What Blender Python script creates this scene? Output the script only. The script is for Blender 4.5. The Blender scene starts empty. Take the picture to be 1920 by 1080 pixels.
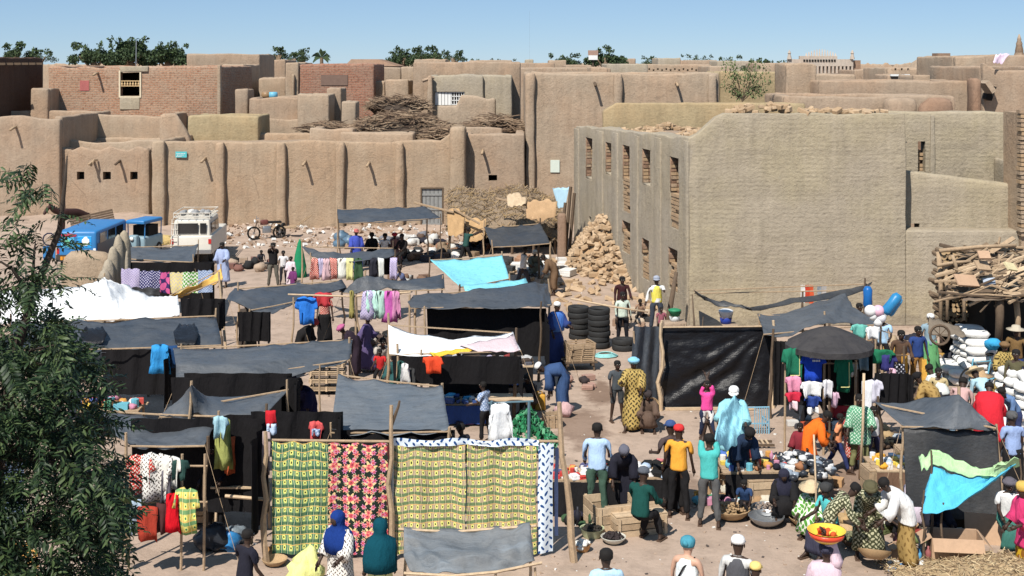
import bpy, bmesh, math, random
from mathutils import Vector, Matrix, noise, Euler
rnd = random.Random(7)
SC = bpy.context.scene
COL = SC.collection
F, H, HY = 2400.0, 8.5, 115.0        # lens in photo pixels, eye height (m), horizon row of the photo
# ---------------------------------------------------------------- camera, sky, sun, exposure
cd = bpy.data.cameras.new('camera'); cam = bpy.data.objects.new('camera', cd); COL.objects.link(cam)
SC.camera = cam
cam.location = (0, 0, H); cam.rotation_euler = (math.pi/2, 0, 0)
cd.sensor_width = 36; cd.lens = 36*F/1920; cd.shift_y = -(540-HY)/1920
cd.clip_start = 0.5; cd.clip_end = 6000
w = bpy.data.worlds.new('World'); SC.world = w; w.use_nodes = True
SUN = Vector((0.36, 0.72, -1.0)).normalized()     # direction the light travels
elev = math.asin(-SUN.z); azi = math.atan2(-SUN.x, -SUN.y)
nt = w.node_tree; bg = nt.nodes['Background']
sky = nt.nodes.new('ShaderNodeTexSky'); sky.sky_type = 'NISHITA'; sky.sun_disc = False
sky.sun_elevation = elev; sky.sun_rotation = azi; sky.air_density = 0.58; sky.dust_density = 0.0; sky.ozone_density = 5.5
mx = nt.nodes.new('ShaderNodeMix'); mx.data_type = 'RGBA'; mx.inputs[0].default_value = .4; mx.inputs[7].default_value = (4.9, 7.5, 10.6, 1)   # thin even haze over the whole sky
nt.links.new(sky.outputs[0], mx.inputs[6]); nt.links.new(mx.outputs[2], bg.inputs[0]); bg.inputs[1].default_value = 0.072
sd = bpy.data.lights.new('sun', 'SUN'); sd.energy = 5.0; sd.angle = math.radians(0.5); sd.color = (1.0, 0.95, 0.87)
so = bpy.data.objects.new('sun', sd); COL.objects.link(so); so.location = (-20, -30, 60)
so.rotation_euler = SUN.to_track_quat('-Z', 'Y').to_euler()
SC.view_settings.view_transform = 'Standard'; SC.view_settings.look = 'None'
SC.cycles.diffuse_bounces = 1
SC.view_settings.exposure = 0.22; SC.view_settings.gamma = 1.0; SC.view_settings.use_curve_mapping = False
# ---------------------------------------------------------------- helpers
def W(px, py, z=0.0):
 Y = F*(H-z)/(py-HY); return Vector(((px-960)*Y/F, Y, z))
def WY(px, py, Y): return Vector(((px-960)*Y/F, Y, H-(py-HY)*Y/F))
def XA(px, Y): return (px-960)*Y/F
def ZA(py, Y): return H-(py-HY)*Y/F
def srgb(r, g, b):
 f = lambda c: (c/255)/12.92 if c/255 <= .04045 else (((c/255)+.055)/1.055)**2.4
 return (f(r), f(g), f(b))
def tag(o, label=None, cat=None, group=None, kind=None):
 if label: o['label'] = label
 if cat: o['category'] = cat
 if group: o['group'] = group
 if kind: o['kind'] = kind
 return o
def empty(name, loc=(0, 0, 0), rz=0.0, label=None, cat=None, group=None):
 o = bpy.data.objects.new(name, None); o.empty_display_size = .2
 COL.objects.link(o); o.location = loc; o.rotation_euler = (0, 0, rz)
 return tag(o, label, cat, group)
def copy_tree(o, parent=None):
 c = o.copy(); COL.objects.link(c)
 if parent: c.parent = parent
 for ch in list(o.children):
  copy_tree(ch, c)
 return c
def mkobj(name, me, parent=None):
 o = bpy.data.objects.new(name, me); COL.objects.link(o)
 if parent: o.parent = parent
 return o
def nz(x, y=0, z=0): return noise.noise(Vector((x, y, z)))
class MB:
 def __init__(s): s.v = []; s.f = []; s.m = []; s.uv = []; s.has_uv = False
 def add(s, vs, fs, mi=0, uvs=None):
  n = len(s.v); s.v.extend([Vector(a) for a in vs])
  for k, f in enumerate(fs):
   s.f.append([i+n for i in f]); s.m.append(mi)
   if uvs is not None: s.uv.append([uvs[i] for i in f]); s.has_uv = True
   else: s.uv.append([(0, 0)]*len(f))
  return s
 def box(s, lo, hi, mi=0, M=None):
  x0, y0, z0 = lo; x1, y1, z1 = hi
  vs = [Vector(p) for p in ((x0,y0,z0),(x1,y0,z0),(x1,y1,z0),(x0,y1,z0),(x0,y0,z1),(x1,y0,z1),(x1,y1,z1),(x0,y1,z1))]
  if M: vs = [M @ p for p in vs]
  return s.add(vs, [(0,3,2,1),(4,5,6,7),(0,1,5,4),(1,2,6,5),(2,3,7,6),(3,0,4,7)], mi)
 def cbox(s, c, d, mi=0, M=None):
  R = Matrix.Translation(Vector(c))
  if M: R = R @ M
  return s.box((-d[0]/2,-d[1]/2,-d[2]/2), (d[0]/2,d[1]/2,d[2]/2), mi, R)
 def tube(s, pts, rad, n=6, mi=0, caps=True, flat=1.0):
  pts = [Vector(p) for p in pts]
  if not isinstance(rad, (list, tuple)): rad = [rad]*len(pts)
  vs = []; fs = []
  up = None
  for i, p in enumerate(pts):
   d = (pts[min(i+1, len(pts)-1)] - pts[max(i-1, 0)])
   if d.length < 1e-9: d = Vector((0,0,1))
   d.normalize()
   if up is None:
    up = d.orthogonal().normalized() if abs(d.z) > .9 else Vector((0,0,1)).cross(d).normalized()
   a = (up - d*up.dot(d)); a = a.normalized() if a.length > 1e-6 else d.orthogonal().normalized()
   up = a; b = d.cross(a)
   for k in range(n):
    t = 2*math.pi*k/n; vs.append(p + (a*math.cos(t) + b*math.sin(t)*flat)*rad[i])
  for i in range(len(pts)-1):
   for k in range(n):
    fs.append((i*n+k, i*n+(k+1)%n, (i+1)*n+(k+1)%n, (i+1)*n+k))
  if caps:
   fs.append(tuple(range(n-1, -1, -1))); fs.append(tuple((len(pts)-1)*n+k for k in range(n)))
  return s.add(vs, fs, mi)
 def lathe(s, prof, n=16, c=(0,0,0), mi=0, M=None, jit=0.0):
  vs = []; fs = []; c = Vector(c)
  for j, (r, z) in enumerate(prof):
   for k in range(n):
    t = 2*math.pi*k/n; rr = r*(1+jit*nz(math.cos(t)*2+c.x, math.sin(t)*2+c.y, z*4))
    p = Vector((rr*math.cos(t), rr*math.sin(t), z))
    if M: p = M @ p
    vs.append(p + c)
  for j in range(len(prof)-1):
   for k in range(n): fs.append((j*n+k, j*n+(k+1)%n, (j+1)*n+(k+1)%n, (j+1)*n+k))
  fs.append(tuple(range(n-1, -1, -1))); fs.append(tuple((len(prof)-1)*n+k for k in range(n)))
  return s.add(vs, fs, mi)
 def blob(s, c, r, seg=8, rings=5, jit=.12, seed=0, mi=0, M=None):
  vs = []; fs = []; c = Vector(c)
  vs.append(Vector((0,0,r[2])))
  for j in range(1, rings):
   a = math.pi*j/rings
   for k in range(seg):
    t = 2*math.pi*k/seg
    d = Vector((math.sin(a)*math.cos(t), math.sin(a)*math.sin(t), math.cos(a)))
    q = 1 + jit*nz(d.x*1.7+seed*3.1, d.y*1.7+seed, d.z*1.7)*2
    vs.append(Vector((d.x*r[0]*q, d.y*r[1]*q, d.z*r[2]*q)))
  vs.append(Vector((0,0,-r[2])))
  for k in range(seg):
   fs.append((0, 1+k, 1+(k+1)%seg))
   for j in range(rings-2): fs.append((1+j*seg+k, 1+(j+1)*seg+k, 1+(j+1)*seg+(k+1)%seg, 1+j*seg+(k+1)%seg))
   fs.append((len(vs)-1, 1+(rings-2)*seg+(k+1)%seg, 1+(rings-2)*seg+k))
  if M: vs = [M @ p for p in vs]
  return s.add([p+c for p in vs], fs, mi)
 def mesh(s, name, mats, smooth=False):
  me = bpy.data.meshes.new(name)
  me.from_pydata([tuple(p) for p in s.v], [], s.f)
  if not isinstance(mats, (list, tuple)): mats = [mats]
  for m in mats: me.materials.append(m)
  me.polygons.foreach_set('material_index', s.m)
  if smooth: me.polygons.foreach_set('use_smooth', [True]*len(s.f))
  if s.has_uv:
   l = me.uv_layers.new(name='UVMap'); flat = []
   for u in s.uv:
    for a in u: flat.extend(a)
   l.data.foreach_set('uv', flat)
  me.validate(); me.update(); return me
 def build(s, name, mats, parent=None, smooth=False, local=False, label=None, cat=None, group=None, kind=None, sharp=None):
  """local: vertices already in the parent's space. Otherwise world coordinates."""
  o = None
  if parent is not None and not local:
   off = Vector(parent.location)
   q = parent.parent
   while q: off += Vector(q.location); q = q.parent
   s.v = [p-off for p in s.v]
   o = mkobj(name, s.mesh(name, mats, smooth), parent)
  elif parent is not None:
   o = mkobj(name, s.mesh(name, mats, smooth), parent)
  elif local:
   o = mkobj(name, s.mesh(name, mats, smooth))
  else:
   lo = [min(p[i] for p in s.v) for i in range(3)]; hi = [max(p[i] for p in s.v) for i in range(3)]
   c = Vector(((lo[0]+hi[0])/2, (lo[1]+hi[1])/2, lo[2]))
   s.v = [p-c for p in s.v]
   o = mkobj(name, s.mesh(name, mats, smooth)); o.location = c
  if sharp: o.data.set_sharp_from_angle(angle=math.radians(sharp))
  return tag(o, label, cat, group, kind)
# ---------------------------------------------------------------- materials
_mc = {}
class NT:
 def __init__(s, name):
  s.m = bpy.data.materials.new(name); s.m.use_nodes = True; s.t = s.m.node_tree
  s.b = s.t.nodes['Principled BSDF']
 def n(s, typ, ins=None, **kw):
  nd = s.t.nodes.new(typ)
  for k, v in kw.items(): setattr(nd, k, v)
  if ins:
   for k, v in ins.items():
    if isinstance(v, tuple) and len(v) == 2 and hasattr(v[0], 'outputs'): s.t.links.new(v[0].outputs[v[1]], nd.inputs[k])
    elif hasattr(v, 'outputs'): s.t.links.new(v.outputs[0], nd.inputs[k])
    else: nd.inputs[k].default_value = v
  return nd
 def math(s, op, a, b=0.0, c=None):
  ins = {0: a, 1: b}
  if c is not None: ins[2] = c
  return s.n('ShaderNodeMath', ins, operation=op)
 def mix(s, f, a, b, bt='MIX'):
  nd = s.t.nodes.new('ShaderNodeMix'); nd.data_type = 'RGBA'; nd.blend_type = bt
  for i, v in ((0, f), (6, a), (7, b)):
   if hasattr(v, 'outputs'):
    o = v.outputs[2] if v.bl_idname == 'ShaderNodeMix' else v.outputs[0]
    s.t.links.new(o, nd.inputs[i])
   elif i == 0: nd.inputs[i].default_value = v
   else: nd.inputs[i].default_value = (*v, 1)
  return nd
 def ramp(s, f, stops):
  nd = s.t.nodes.new('ShaderNodeValToRGB'); s.t.links.new(f.outputs[0], nd.inputs[0])
  e = nd.color_ramp.elements
  while len(e) < len(stops): e.new(.5)
  for i, (p, c) in enumerate(stops):
   e[i].position = p; e[i].color = (*c, 1) if isinstance(c, tuple) else (c, c, c, 1)
  return nd
 def noise(s, co, scale, detail=4, rough=.6):
  nd = s.n('ShaderNodeTexNoise', {'Scale': scale, 'Detail': float(detail), 'Roughness': rough})
  s.link(co, nd.inputs['Vector']); return nd
 def link(s, a, i):
  if isinstance(a, tuple): s.t.links.new(a[0].outputs[a[1]], i)
  else: s.t.links.new(a.outputs[0], i)
 def out(s, col=None, rough=.8, bump=None, bs=.3, bd=.02, spec=.3, metal=0.0):
  if col is not None:
   if hasattr(col, 'outputs'):
    s.t.links.new(col.outputs[2] if col.bl_idname == 'ShaderNodeMix' else col.outputs[0], s.b.inputs['Base Color'])
   else: s.b.inputs['Base Color'].default_value = (*col, 1)
  if hasattr(rough, 'outputs'): s.t.links.new(rough.outputs[0], s.b.inputs['Roughness'])
  else: s.b.inputs['Roughness'].default_value = rough
  s.b.inputs['Specular IOR Level'].default_value = spec; s.b.inputs['Metallic'].default_value = metal
  if bump is not None:
   b = s.n('ShaderNodeBump', {'Strength': bs, 'Distance': bd, 'Height': bump})
   s.t.links.new(b.outputs[0], s.b.inputs['Normal'])
  return s.m
def mul(c, k): return tuple(min(.95, a*k) for a in c)
def M(name, col, rough=.8, var=.25, scale=4.0, bump=.3, bscale=None, bd=.01, spec=.3, metal=0.0):
 key = (name, tuple(round(c, 3) for c in col), rough, var, scale, bump)
 if key in _mc: return _mc[key]
 t = NT(name); g = (t.n('ShaderNodeTexCoord'), 3)
 a = t.noise(g, scale, 5); b = t.noise(g, scale*6, 3)
 r = t.ramp(a, [(.3, mul(col, 1-var)), (.7, mul(col, 1+var*.6))])
 r2 = t.mix(.5, r, t.ramp(b, [(.35, mul(col, 1-var*.7)), (.65, mul(col, 1+var*.4))]))
 m = t.out(r2, rough, b if bump else None, bump, bd, spec, metal)
 _mc[key] = m; return m
def mud(name, col, var=.22, course=0.0, pits=1.0, warm=None, bd=.06):
 key = ('mud', name)
 if key in _mc: return _mc[key]
 t = NT(name); g = (t.n('ShaderNodeNewGeometry'), 0)
 big = t.noise(g, .35, 3); mid = t.noise(g, 1.7, 6, .65); fine = t.noise(g, 9, 5, .7); grit = t.noise(g, 38, 3, .7)
 mp = t.n('ShaderNodeMapping', {3: (1.6, 1.6, .14)}); t.link(g, mp.inputs[0])
 streak = t.noise(mp, 2.2, 4, .6)
 w2 = warm or (col[0]*1.05, col[1]*.96, col[2]*.90)
 c = t.mix(t.ramp(big, [(.4, 0.0), (.62, 1.0)]), col, w2)
 c = t.mix(t.ramp(mid, [(.35, var*1.4), (.6, 0.0)]), c, mul(col, .62))
 c = t.mix(t.ramp(streak, [(.5, 0.0), (.72, .35)]), c, mul(col, 1.25))
 c = t.mix(t.ramp(streak, [(.3, .30), (.46, 0.0)]), c, mul(col, .60))
 c = t.mix(t.ramp(fine, [(.3, .45*pits), (.5, 0.0)]), c, mul(col, .55))
 c = t.mix(t.ramp(grit, [(.6, 0.0), (.72, .35*pits)]), c, mul(col, 1.5))
 h = t.math('ADD', t.math('MULTIPLY', fine, .6), t.math('MULTIPLY', grit, .25))
 h = t.math('ADD', h, t.math('MULTIPLY', mid, .9))
 if course:
  sx = t.n('ShaderNodeSeparateXYZ'); t.link(g, sx.inputs[0])
  zz = t.math('ADD', (sx, 2), t.math('MULTIPLY', t.noise(g, .5, 3), .25))
  zz = t.math('ADD', zz, t.math('MULTIPLY', t.noise(g, 4.5, 3), .10))
  sn = t.math('SINE', t.math('MULTIPLY', zz, 2*math.pi/.145))
  mask = t.ramp(t.noise(g, 2.6, 5, .7), [(.42, 0.0), (.62, 1.0)])
  h = t.math('ADD', h, t.math('MULTIPLY', t.math('MULTIPLY', sn, mask), course*.055))
  c = t.mix(t.math('MULTIPLY', t.math('MULTIPLY', t.math('ADD', sn, 1.0), mask), .055*course), c, mul(col, .6))
  sn2 = t.math('SINE', t.math('MULTIPLY', zz, 2*math.pi/1.35))
  c = t.mix(t.ramp(sn2, [(.84, 0.0), (.99, .18)]), c, mul(col, .62))
 vor = t.n('ShaderNodeTexVoronoi', {'Scale': .55}, feature='DISTANCE_TO_EDGE'); wob = t.n('ShaderNodeVectorMath', {0: (g[0], 0), 1: t.noise(g, 3.5, 4)}, operation='ADD'); t.link(wob, vor.inputs['Vector'])
 c = t.mix(t.math('MULTIPLY', t.math('LESS_THAN', vor, .010), t.ramp(big, [(.45, 0.0), (.55, 0.0 if course or 'grey' in name else .3)])), c, mul(col, .3))
 z_ = t.n('ShaderNodeSeparateXYZ'); t.link(g, z_.inputs[0]); c = t.mix(t.ramp(t.math('ADD', (z_, 2), t.math('MULTIPLY', mid, 1.6)), [(.9, .5), (1.0, .0)]), c, mul(col, .6))
 m = t.out(c, .95, h, .9, bd, .1); _mc[key] = m; return m
def brickmat(name, c1, c2, mort, sc=1.0):
 t = NT(name); g = (t.n('ShaderNodeNewGeometry'), 0)
 sx = t.n('ShaderNodeSeparateXYZ'); t.link(g, sx.inputs[0])
 cx = t.n('ShaderNodeCombineXYZ', {0: t.math('ADD', (sx, 0), (sx, 1)), 1: (sx, 2), 2: 0.0})
 b = t.n('ShaderNodeTexBrick', {'Color1': (*c1, 1), 'Color2': (*c2, 1), 'Mortar': (*mort, 1), 'Scale': sc, 'Mortar Size': .022, 'Bias': 0.0, 'Brick Width': .3, 'Row Height': .11, 'Mortar Smooth': .3})
 t.link(cx, b.inputs['Vector'])
 n1 = t.noise(g, 1.1, 5); n2 = t.noise(g, 7, 4)
 c = t.mix(t.ramp(n1, [(.42, 0.0), (.65, .65)]), b, mort)
 c = t.mix(t.ramp(n2, [(.35, .55), (.5, 0.0)]), c, mul(c1, .45))
 c = t.mix(t.ramp(n2, [(.62, 0.0), (.75, .5)]), c, mul(mort, 1.3))
 return t.out(c, .95, t.math('ADD', (b, 1), n2), .8, -.03, .1)
MUDC = (0.40, 0.306, 0.216)
m_wall = mud('mud plaster warm', MUDC)
m_wall2 = mud('mud plaster pinkish', (0.38, 0.29, 0.212))
m_wall3 = mud('mud plaster tan', (0.41, 0.318, 0.232))
m_grey = mud('mud plaster grey tan', (0.40, 0.338, 0.255), course=1.0, warm=(.41, .345, .235))
m_greyl = mud('mud plaster grey smooth', (0.39, 0.335, 0.26), warm=(.40, .335, .24))
m_olive = mud('mud plaster olive', (0.40, 0.32, 0.195), course=.4)
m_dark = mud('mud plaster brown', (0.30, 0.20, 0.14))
m_roof = mud('earth roof', (0.37, 0.285, 0.21), pits=1.3)
m_brick = brickmat('fired brick', (.36, .17, .10), (.48, .27, .17), (.40, .30, .22))
m_brick2 = brickmat('fired brick dark', (.33, .14, .09), (.42, .20, .13), (.34, .23, .17))
m_adobe = M('adobe brick', (.42, .29, .175), .95, .35, 6, .6)
m_adobe2 = M('adobe brick pale', (.50, .36, .23), .95, .3, 6, .6)
m_wood = M('weathered wood', (.42, .30, .19), .85, .4, 14, .6)
m_woodd = M('dark wood', (.13, .09, .06), .85, .35, 10, .5)
m_woodl = M('pale plank', (.58, .43, .28), .85, .35, 12, .5)
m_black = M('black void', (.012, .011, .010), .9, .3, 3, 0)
# ---------------------------------------------------------------- mud shapes
def rbox(mb, x0, x1, y0, y1, z0, z1, r=.12, step=.5, jit=.04, tj=.06, top=None, mi=0, seed=0.0, Mx=None, taper=0.0):
 """box with rounded edges, uneven faces and an uneven top; top(x) gives the height"""
 def axis(a, b):
  L = b-a; rr = min(r, L/2.01)
  n = max(1, int((L-2*rr)/step))
  return [a, a+rr*.3, a+rr] + [a+rr+(L-2*rr)*i/n for i in range(1, n)] + [b-rr, b-rr*.3, b], rr
 ax, rx = axis(x0, x1); ay, ry = axis(y0, y1); az, rz = axis(z0, z1)
 rr = min(rx, ry, rz)
 idx = {}; vs = []; fs = []
 nx, ny, n3 = len(ax), len(ay), len(az)
 def V(i, j, k):
  key = (i, j, k)
  if key in idx: return idx[key]
  p = Vector((ax[i], ay[j], az[k]))
  q = Vector((min(max(p.x, x0+rr), x1-rr), min(max(p.y, y0+rr), y1-rr), min(max(p.z, z0), z1-rr)))
  d = p-q
  if sum(1 for c in d if abs(c) > 1e-6) >= 2:
   p = q + d.normalized()*max(abs(c) for c in d)
  nrm = d.normalized() if d.length > 1e-6 else Vector((0,0,0))
  t = (p.z-z0)/(z1-z0)
  if taper:
   cx, cy = (x0+x1)/2, (y0+y1)/2
   p.x += (cx-p.x)*taper*t; p.y += (cy-p.y)*taper*t
  P = Vector((p.x+seed*7.3, p.y+seed*3.1, p.z))
  p = p + nrm*(noise.noise(P*.9)*jit + noise.noise(P*3.1)*jit*.5)
  if top: p.z = z0 + (top(p.x)-z0)*t
  p.z += t*t*t*(noise.noise(Vector((P.x*.8, P.y*.8, seed)))*tj + noise.noise(Vector((P.x*3, P.y*3, seed)))*tj*.45)
  if Mx: p = Mx @ p
  vs.append(p); idx[key] = len(vs)-1; return idx[key]
 for i in range(nx-1):
  for k in range(n3-1):
   fs.append((V(i,0,k), V(i+1,0,k), V(i+1,0,k+1), V(i,0,k+1)))
   fs.append((V(i+1,ny-1,k), V(i,ny-1,k), V(i,ny-1,k+1), V(i+1,ny-1,k+1)))
 for j in range(ny-1):
  for k in range(n3-1):
   fs.append((V(0,j+1,k), V(0,j,k), V(0,j,k+1), V(0,j+1,k+1)))
   fs.append((V(nx-1,j,k), V(nx-1,j+1,k), V(nx-1,j+1,k+1), V(nx-1,j,k+1)))
 for i in range(nx-1):
  for j in range(ny-1):
   fs.append((V(i,j,n3-1), V(i+1,j,n3-1), V(i+1,j+1,n3-1), V(i,j+1,n3-1)))
   fs.append((V(i,j+1,0), V(i+1,j+1,0), V(i+1,j,0), V(i,j,0)))
 mb.add(vs, fs, mi)
def cut(o, boxes, Mx=None):
 """real openings: boolean the boxes out of mesh object o (world coordinates)"""
 off = Vector(o.location); q = o.parent
 while q: off += Vector(q.location); q = q.parent
 mb = MB()
 for lo, hi in boxes: mb.box(lo, hi, 0, Mx)
 mb.v = [p-off for p in mb.v]
 c = mkobj('cutter', mb.mesh('cutter', o.data.materials[0])); c.location = off
 md = o.modifiers.new('b', 'BOOLEAN'); md.object = c; md.operation = 'DIFFERENCE'; md.solver = 'EXACT'
 bpy.context.view_layer.update()
 dg = bpy.context.evaluated_depsgraph_get()
 me = bpy.data.meshes.new_from_object(o.evaluated_get(dg)); o.modifiers.clear()
 old = o.data; o.data = me; bpy.data.meshes.remove(old); me.set_sharp_from_angle(angle=math.radians(38))
 cm = c.data; bpy.data.objects.remove(c); bpy.data.meshes.remove(cm)
def spout(root, x, y, z, L=.75, r=.07, sag=.12):
 mb = MB(); mb.tube([(x, y+.15, z+.02), (x+.01, y-L*.5, z-.03), (x-.02, y-L, z-sag)], [r*1.1, r, r], 7)
 return mb.build('water_spout', m_woodd if rnd.random() < .3 else m_wood, root, True)
def house(px0, px1, pyt, Y, depth, mat, label, cat='mud house', par=.5, spouts=(), windows=(), pil=(), group=None, th=.45,
          name='mud_house', top=None, tj=.08, jit=.05, roofmat=None, parts=True, zb=0.0, lowpar=None):
 x0, x1, z1 = XA(px0, Y), XA(px1, Y), ZA(pyt, Y)
 root = empty(name, ((x0+x1)/2, Y+depth/2, 0), 0, label, cat, group)
 def tp(x): return ZA(top(960+x*F/Y), Y) if top else z1
 mb = MB(); rbox(mb, x0, x1, Y, Y+th, zb, z1, top=tp if top else None, tj=tj, jit=jit, seed=px0*.01)
 fw = mb.build('front_wall', mat, root, True)
 zb2 = z1 - (lowpar or 0)
 for (a, b, c, d, nm) in ((x0, x0+th, Y+th-.03, Y+depth, 'side_wall'), (x1-th, x1, Y+th-.03, Y+depth, 'side_wall'), (x0+th-.03, x1-th+.03, Y+depth-th, Y+depth-.02, 'rear_wall')):
  mb = MB(); rbox(mb, a, b, c, d, zb, zb2-.01, tj=tj*.7, jit=jit*.6, seed=a); mb.build(nm, mat, root, True)
 mb = MB(); rz = zb2-par
 nx = max(2, int((x1-x0)/1.0)); ny = max(2, int(depth/1.0)); vs = []; fs = []
 for j in range(ny+1):
  for i in range(nx+1):
   X = x0+.1+(x1-x0-.2)*i/nx; YY = Y+.1+(depth-.2)*j/ny; vs.append((X, YY, rz+.08*nz(X*.7, YY*.7)))
 for j in range(ny):
  for i in range(nx): fs.append((j*(nx+1)+i, j*(nx+1)+i+1, (j+1)*(nx+1)+i+1, (j+1)*(nx+1)+i))
 mb.add(vs, fs); mb.build('roof', roofmat or m_roof, root, True)
 if windows: cut(fw, [((XA(a, Y), Y-.4, ZA(d, Y)), (XA(c, Y), Y+th+.3, ZA(b, Y))) for (a, b, c, d) in windows])
 for (px, py) in spouts: spout(root, XA(px, Y), Y, ZA(py, Y))
 for (a, b, t, bt) in pil:
  mb = MB(); xa, xb = XA(a, Y), XA(b, Y)
  rbox(mb, xa, xb, Y-.34, Y+.05, max(0, ZA(bt, Y)), ZA(t, Y), r=.16, jit=.06, seed=a)
  mb.build('pilaster', mat, root, True)
 return root
# ---------------------------------------------------------------- ground
def ground_h(x, y):
 h = .05*nz(x*.25, y*.25) + .02*nz(x*1.1, y*1.1)
 k = min(1, max(0, (y-57)/6))           # the bank of spoil at the foot of the long wall
 if x < 3: h += k*(.12+.26*nz(x*.5, y*.5, 3)+.1*nz(x*1.7, y*1.7, 3))
 return h - .0
t = NT('packed earth'); g = (t.n('ShaderNodeNewGeometry'), 0)
a = t.noise(g, .28, 4); b = t.noise(g, 1.6, 6, .7); c = t.noise(g, 9, 5, .7); d = t.noise(g, 40, 3, .7)
gc = (.40, .30, .232)
col = t.mix(t.ramp(a, [(.35, 0.0), (.65, 1.0)]), gc, (.455, .345, .27))
col = t.mix(t.ramp(b, [(.34, .6), (.55, 0.0)]), col, mul(gc, .62))
col = t.mix(t.ramp(c, [(.62, 0.0), (.78, .5)]), col, mul(gc, 1.45))
col = t.mix(t.ramp(c, [(.25, .6), (.42, 0.0)]), col, mul(gc, .55))
def dark_patch(cx, cy, rx, ry, rot=0.0):
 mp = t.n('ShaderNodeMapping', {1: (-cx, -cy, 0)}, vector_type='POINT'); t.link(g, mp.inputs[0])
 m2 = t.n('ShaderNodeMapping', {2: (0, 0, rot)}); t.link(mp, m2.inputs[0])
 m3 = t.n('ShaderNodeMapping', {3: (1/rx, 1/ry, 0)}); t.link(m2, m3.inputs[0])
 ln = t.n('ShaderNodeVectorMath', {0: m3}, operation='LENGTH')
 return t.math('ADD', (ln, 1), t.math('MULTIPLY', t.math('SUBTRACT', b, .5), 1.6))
for (px, py, rx, ry, k) in ((1090, 800, .75, 1.9, .55), (1125, 735, .5, 1.5, .7), (1575, 900, 1.5, 1.3, .6), (1480, 880, .8, .6, .4), (1300, 925, .35, 1.6, .5)):  # dark earth patches; the last one paints the orange-shirted man's shadow
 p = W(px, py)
 dd = dark_patch(p.x, p.y, rx, ry)
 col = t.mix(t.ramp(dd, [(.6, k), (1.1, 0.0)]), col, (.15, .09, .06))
hh = t.math('ADD', t.math('MULTIPLY', b, .8), t.math('ADD', t.math('MULTIPLY', c, .4), t.math('MULTIPLY', d, .12)))
m_ground = t.out(col, .95, hh, .8, .05, .1)
mb = MB(); vs = []; fs = []
xs = [-900, -400, -150, -80, -60, -50]+[-45+.9*i for i in range(101)]+[60, 80, 150, 400, 900]
ys = [-60, -20, 0, 8, 14]+[16+.6*i for i in range(94)]+[75, 80, 90, 110, 150, 250, 500, 1200, 3500]
for y in ys:
 for x in xs: vs.append((x*(1 if y < 600 else 3), y, ground_h(x, y)))
n = len(xs)
for j in range(len(ys)-1):
 for i in range(n-1): fs.append((j*n+i, j*n+i+1, (j+1)*n+i+1, (j+1)*n+i))
mb.add(vs, fs); g_o = mb.build('ground', m_ground, None, True, local=True, kind='structure', label='packed pinkish earth of the market square')
def GZ(x, y): return ground_h(x, y)
mb = MB()
for i in range(1700):
 py = 470+610*rnd.random()**.8; px = 430+1400*rnd.random(); p = W(px, py)
 r = .010+.022*rnd.random()**2
 z = GZ(p.x, p.y); q = Vector((p.x, p.y, z+r*.25)); a = rnd.random()*3
 mb.cbox(q, (r*2, r*1.4, r*.9), rnd.choice((0,0,0,1,2)), Matrix.Rotation(a, 4, 'Z') @ Matrix.Rotation(.4*rnd.random(), 4, 'X'))
for i in range(1300):
 px = 410+480*rnd.random(); py = 408+60*rnd.random()**1.3; p = W(px, py); r = .03+.09*rnd.random()**2.5
 mb.cbox((p.x, p.y, GZ(p.x, p.y)+r*.3), (r*2.4, r*1.6, r*1.2), rnd.choice((0,0,3,1)), Euler((rnd.random(), rnd.random(), rnd.random()*3)).to_matrix().to_4x4())
mb.build('gravel', [M('pebble', (.42,.31,.23)), M('paper scrap', (.7,.68,.64)), M('dark pebble', (.10,.08,.07)), M('clod', (.30,.19,.12))], None, local=True, kind='stuff', label='pebbles, scraps of paper and clods trodden into the earth')
# ---------------------------------------------------------------- long street wall and its neighbours (left half)
def longtop(px):
 if px < 843: return 265 + 1.5*math.sin(px*.03)
 return 250
hb = house(285, 848, 265, 65, 7.5, m_wall, 'long mud wall house with vertical ribs, teal plaque and grey door', spouts=((385, 297), (573, 303), (692, 305)),
  pil=((287, 312, 263, 426), (405, 423, 266, 428), (519, 538, 265, 430), (630, 647, 266, 432), (742, 758, 266, 433)),
  windows=((791, 354, 829, 431),), top=longtop, par=.35)
Y = 65
def door(root, px0, py0, px1, py1, Y, mat, nb=5, name='door'):
 x0, x1, z0, z1 = XA(px0, Y), XA(px1, Y), ZA(py1, Y), ZA(py0, Y)
 mb = MB(); mb.box((x0, Y+.1, z0), (x1, Y+.14, z1)); d = mb.build(name, m_woodd, root)
 for i in range(nb):
  a = x0+(x1-x0)*i/nb; mb = MB(); mb.box((a+.012, Y+.05, z0+.01), (a+(x1-x0)/nb-.012, Y+.098, z1-.01)); mb.build('plank', mat, d)
 for zz in (z0+.3, (z0+z1)/2, z1-.3):
  mb = MB(); mb.box((x0+.02, Y+.01, zz-.05), (x1-.02, Y+.048, zz+.05)); mb.build('rail', mat, d)
 mb = MB(); mb.box((x0-.07, Y-.03, z0), (x0-.002, Y+.12, z1+.07)); mb.box((x1+.002, Y-.03, z0), (x1+.07, Y+.12, z1+.07)); mb.box((x0-.002, Y-.03, z1+.002), (x1+.002, Y+.12, z1+.07))
 mb.build('door_frame', m_woodd, root)
door(hb, 791, 354, 829, 431, 65, M('grey door board', (.27, .27, .26), .7, .3, 8))
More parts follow.
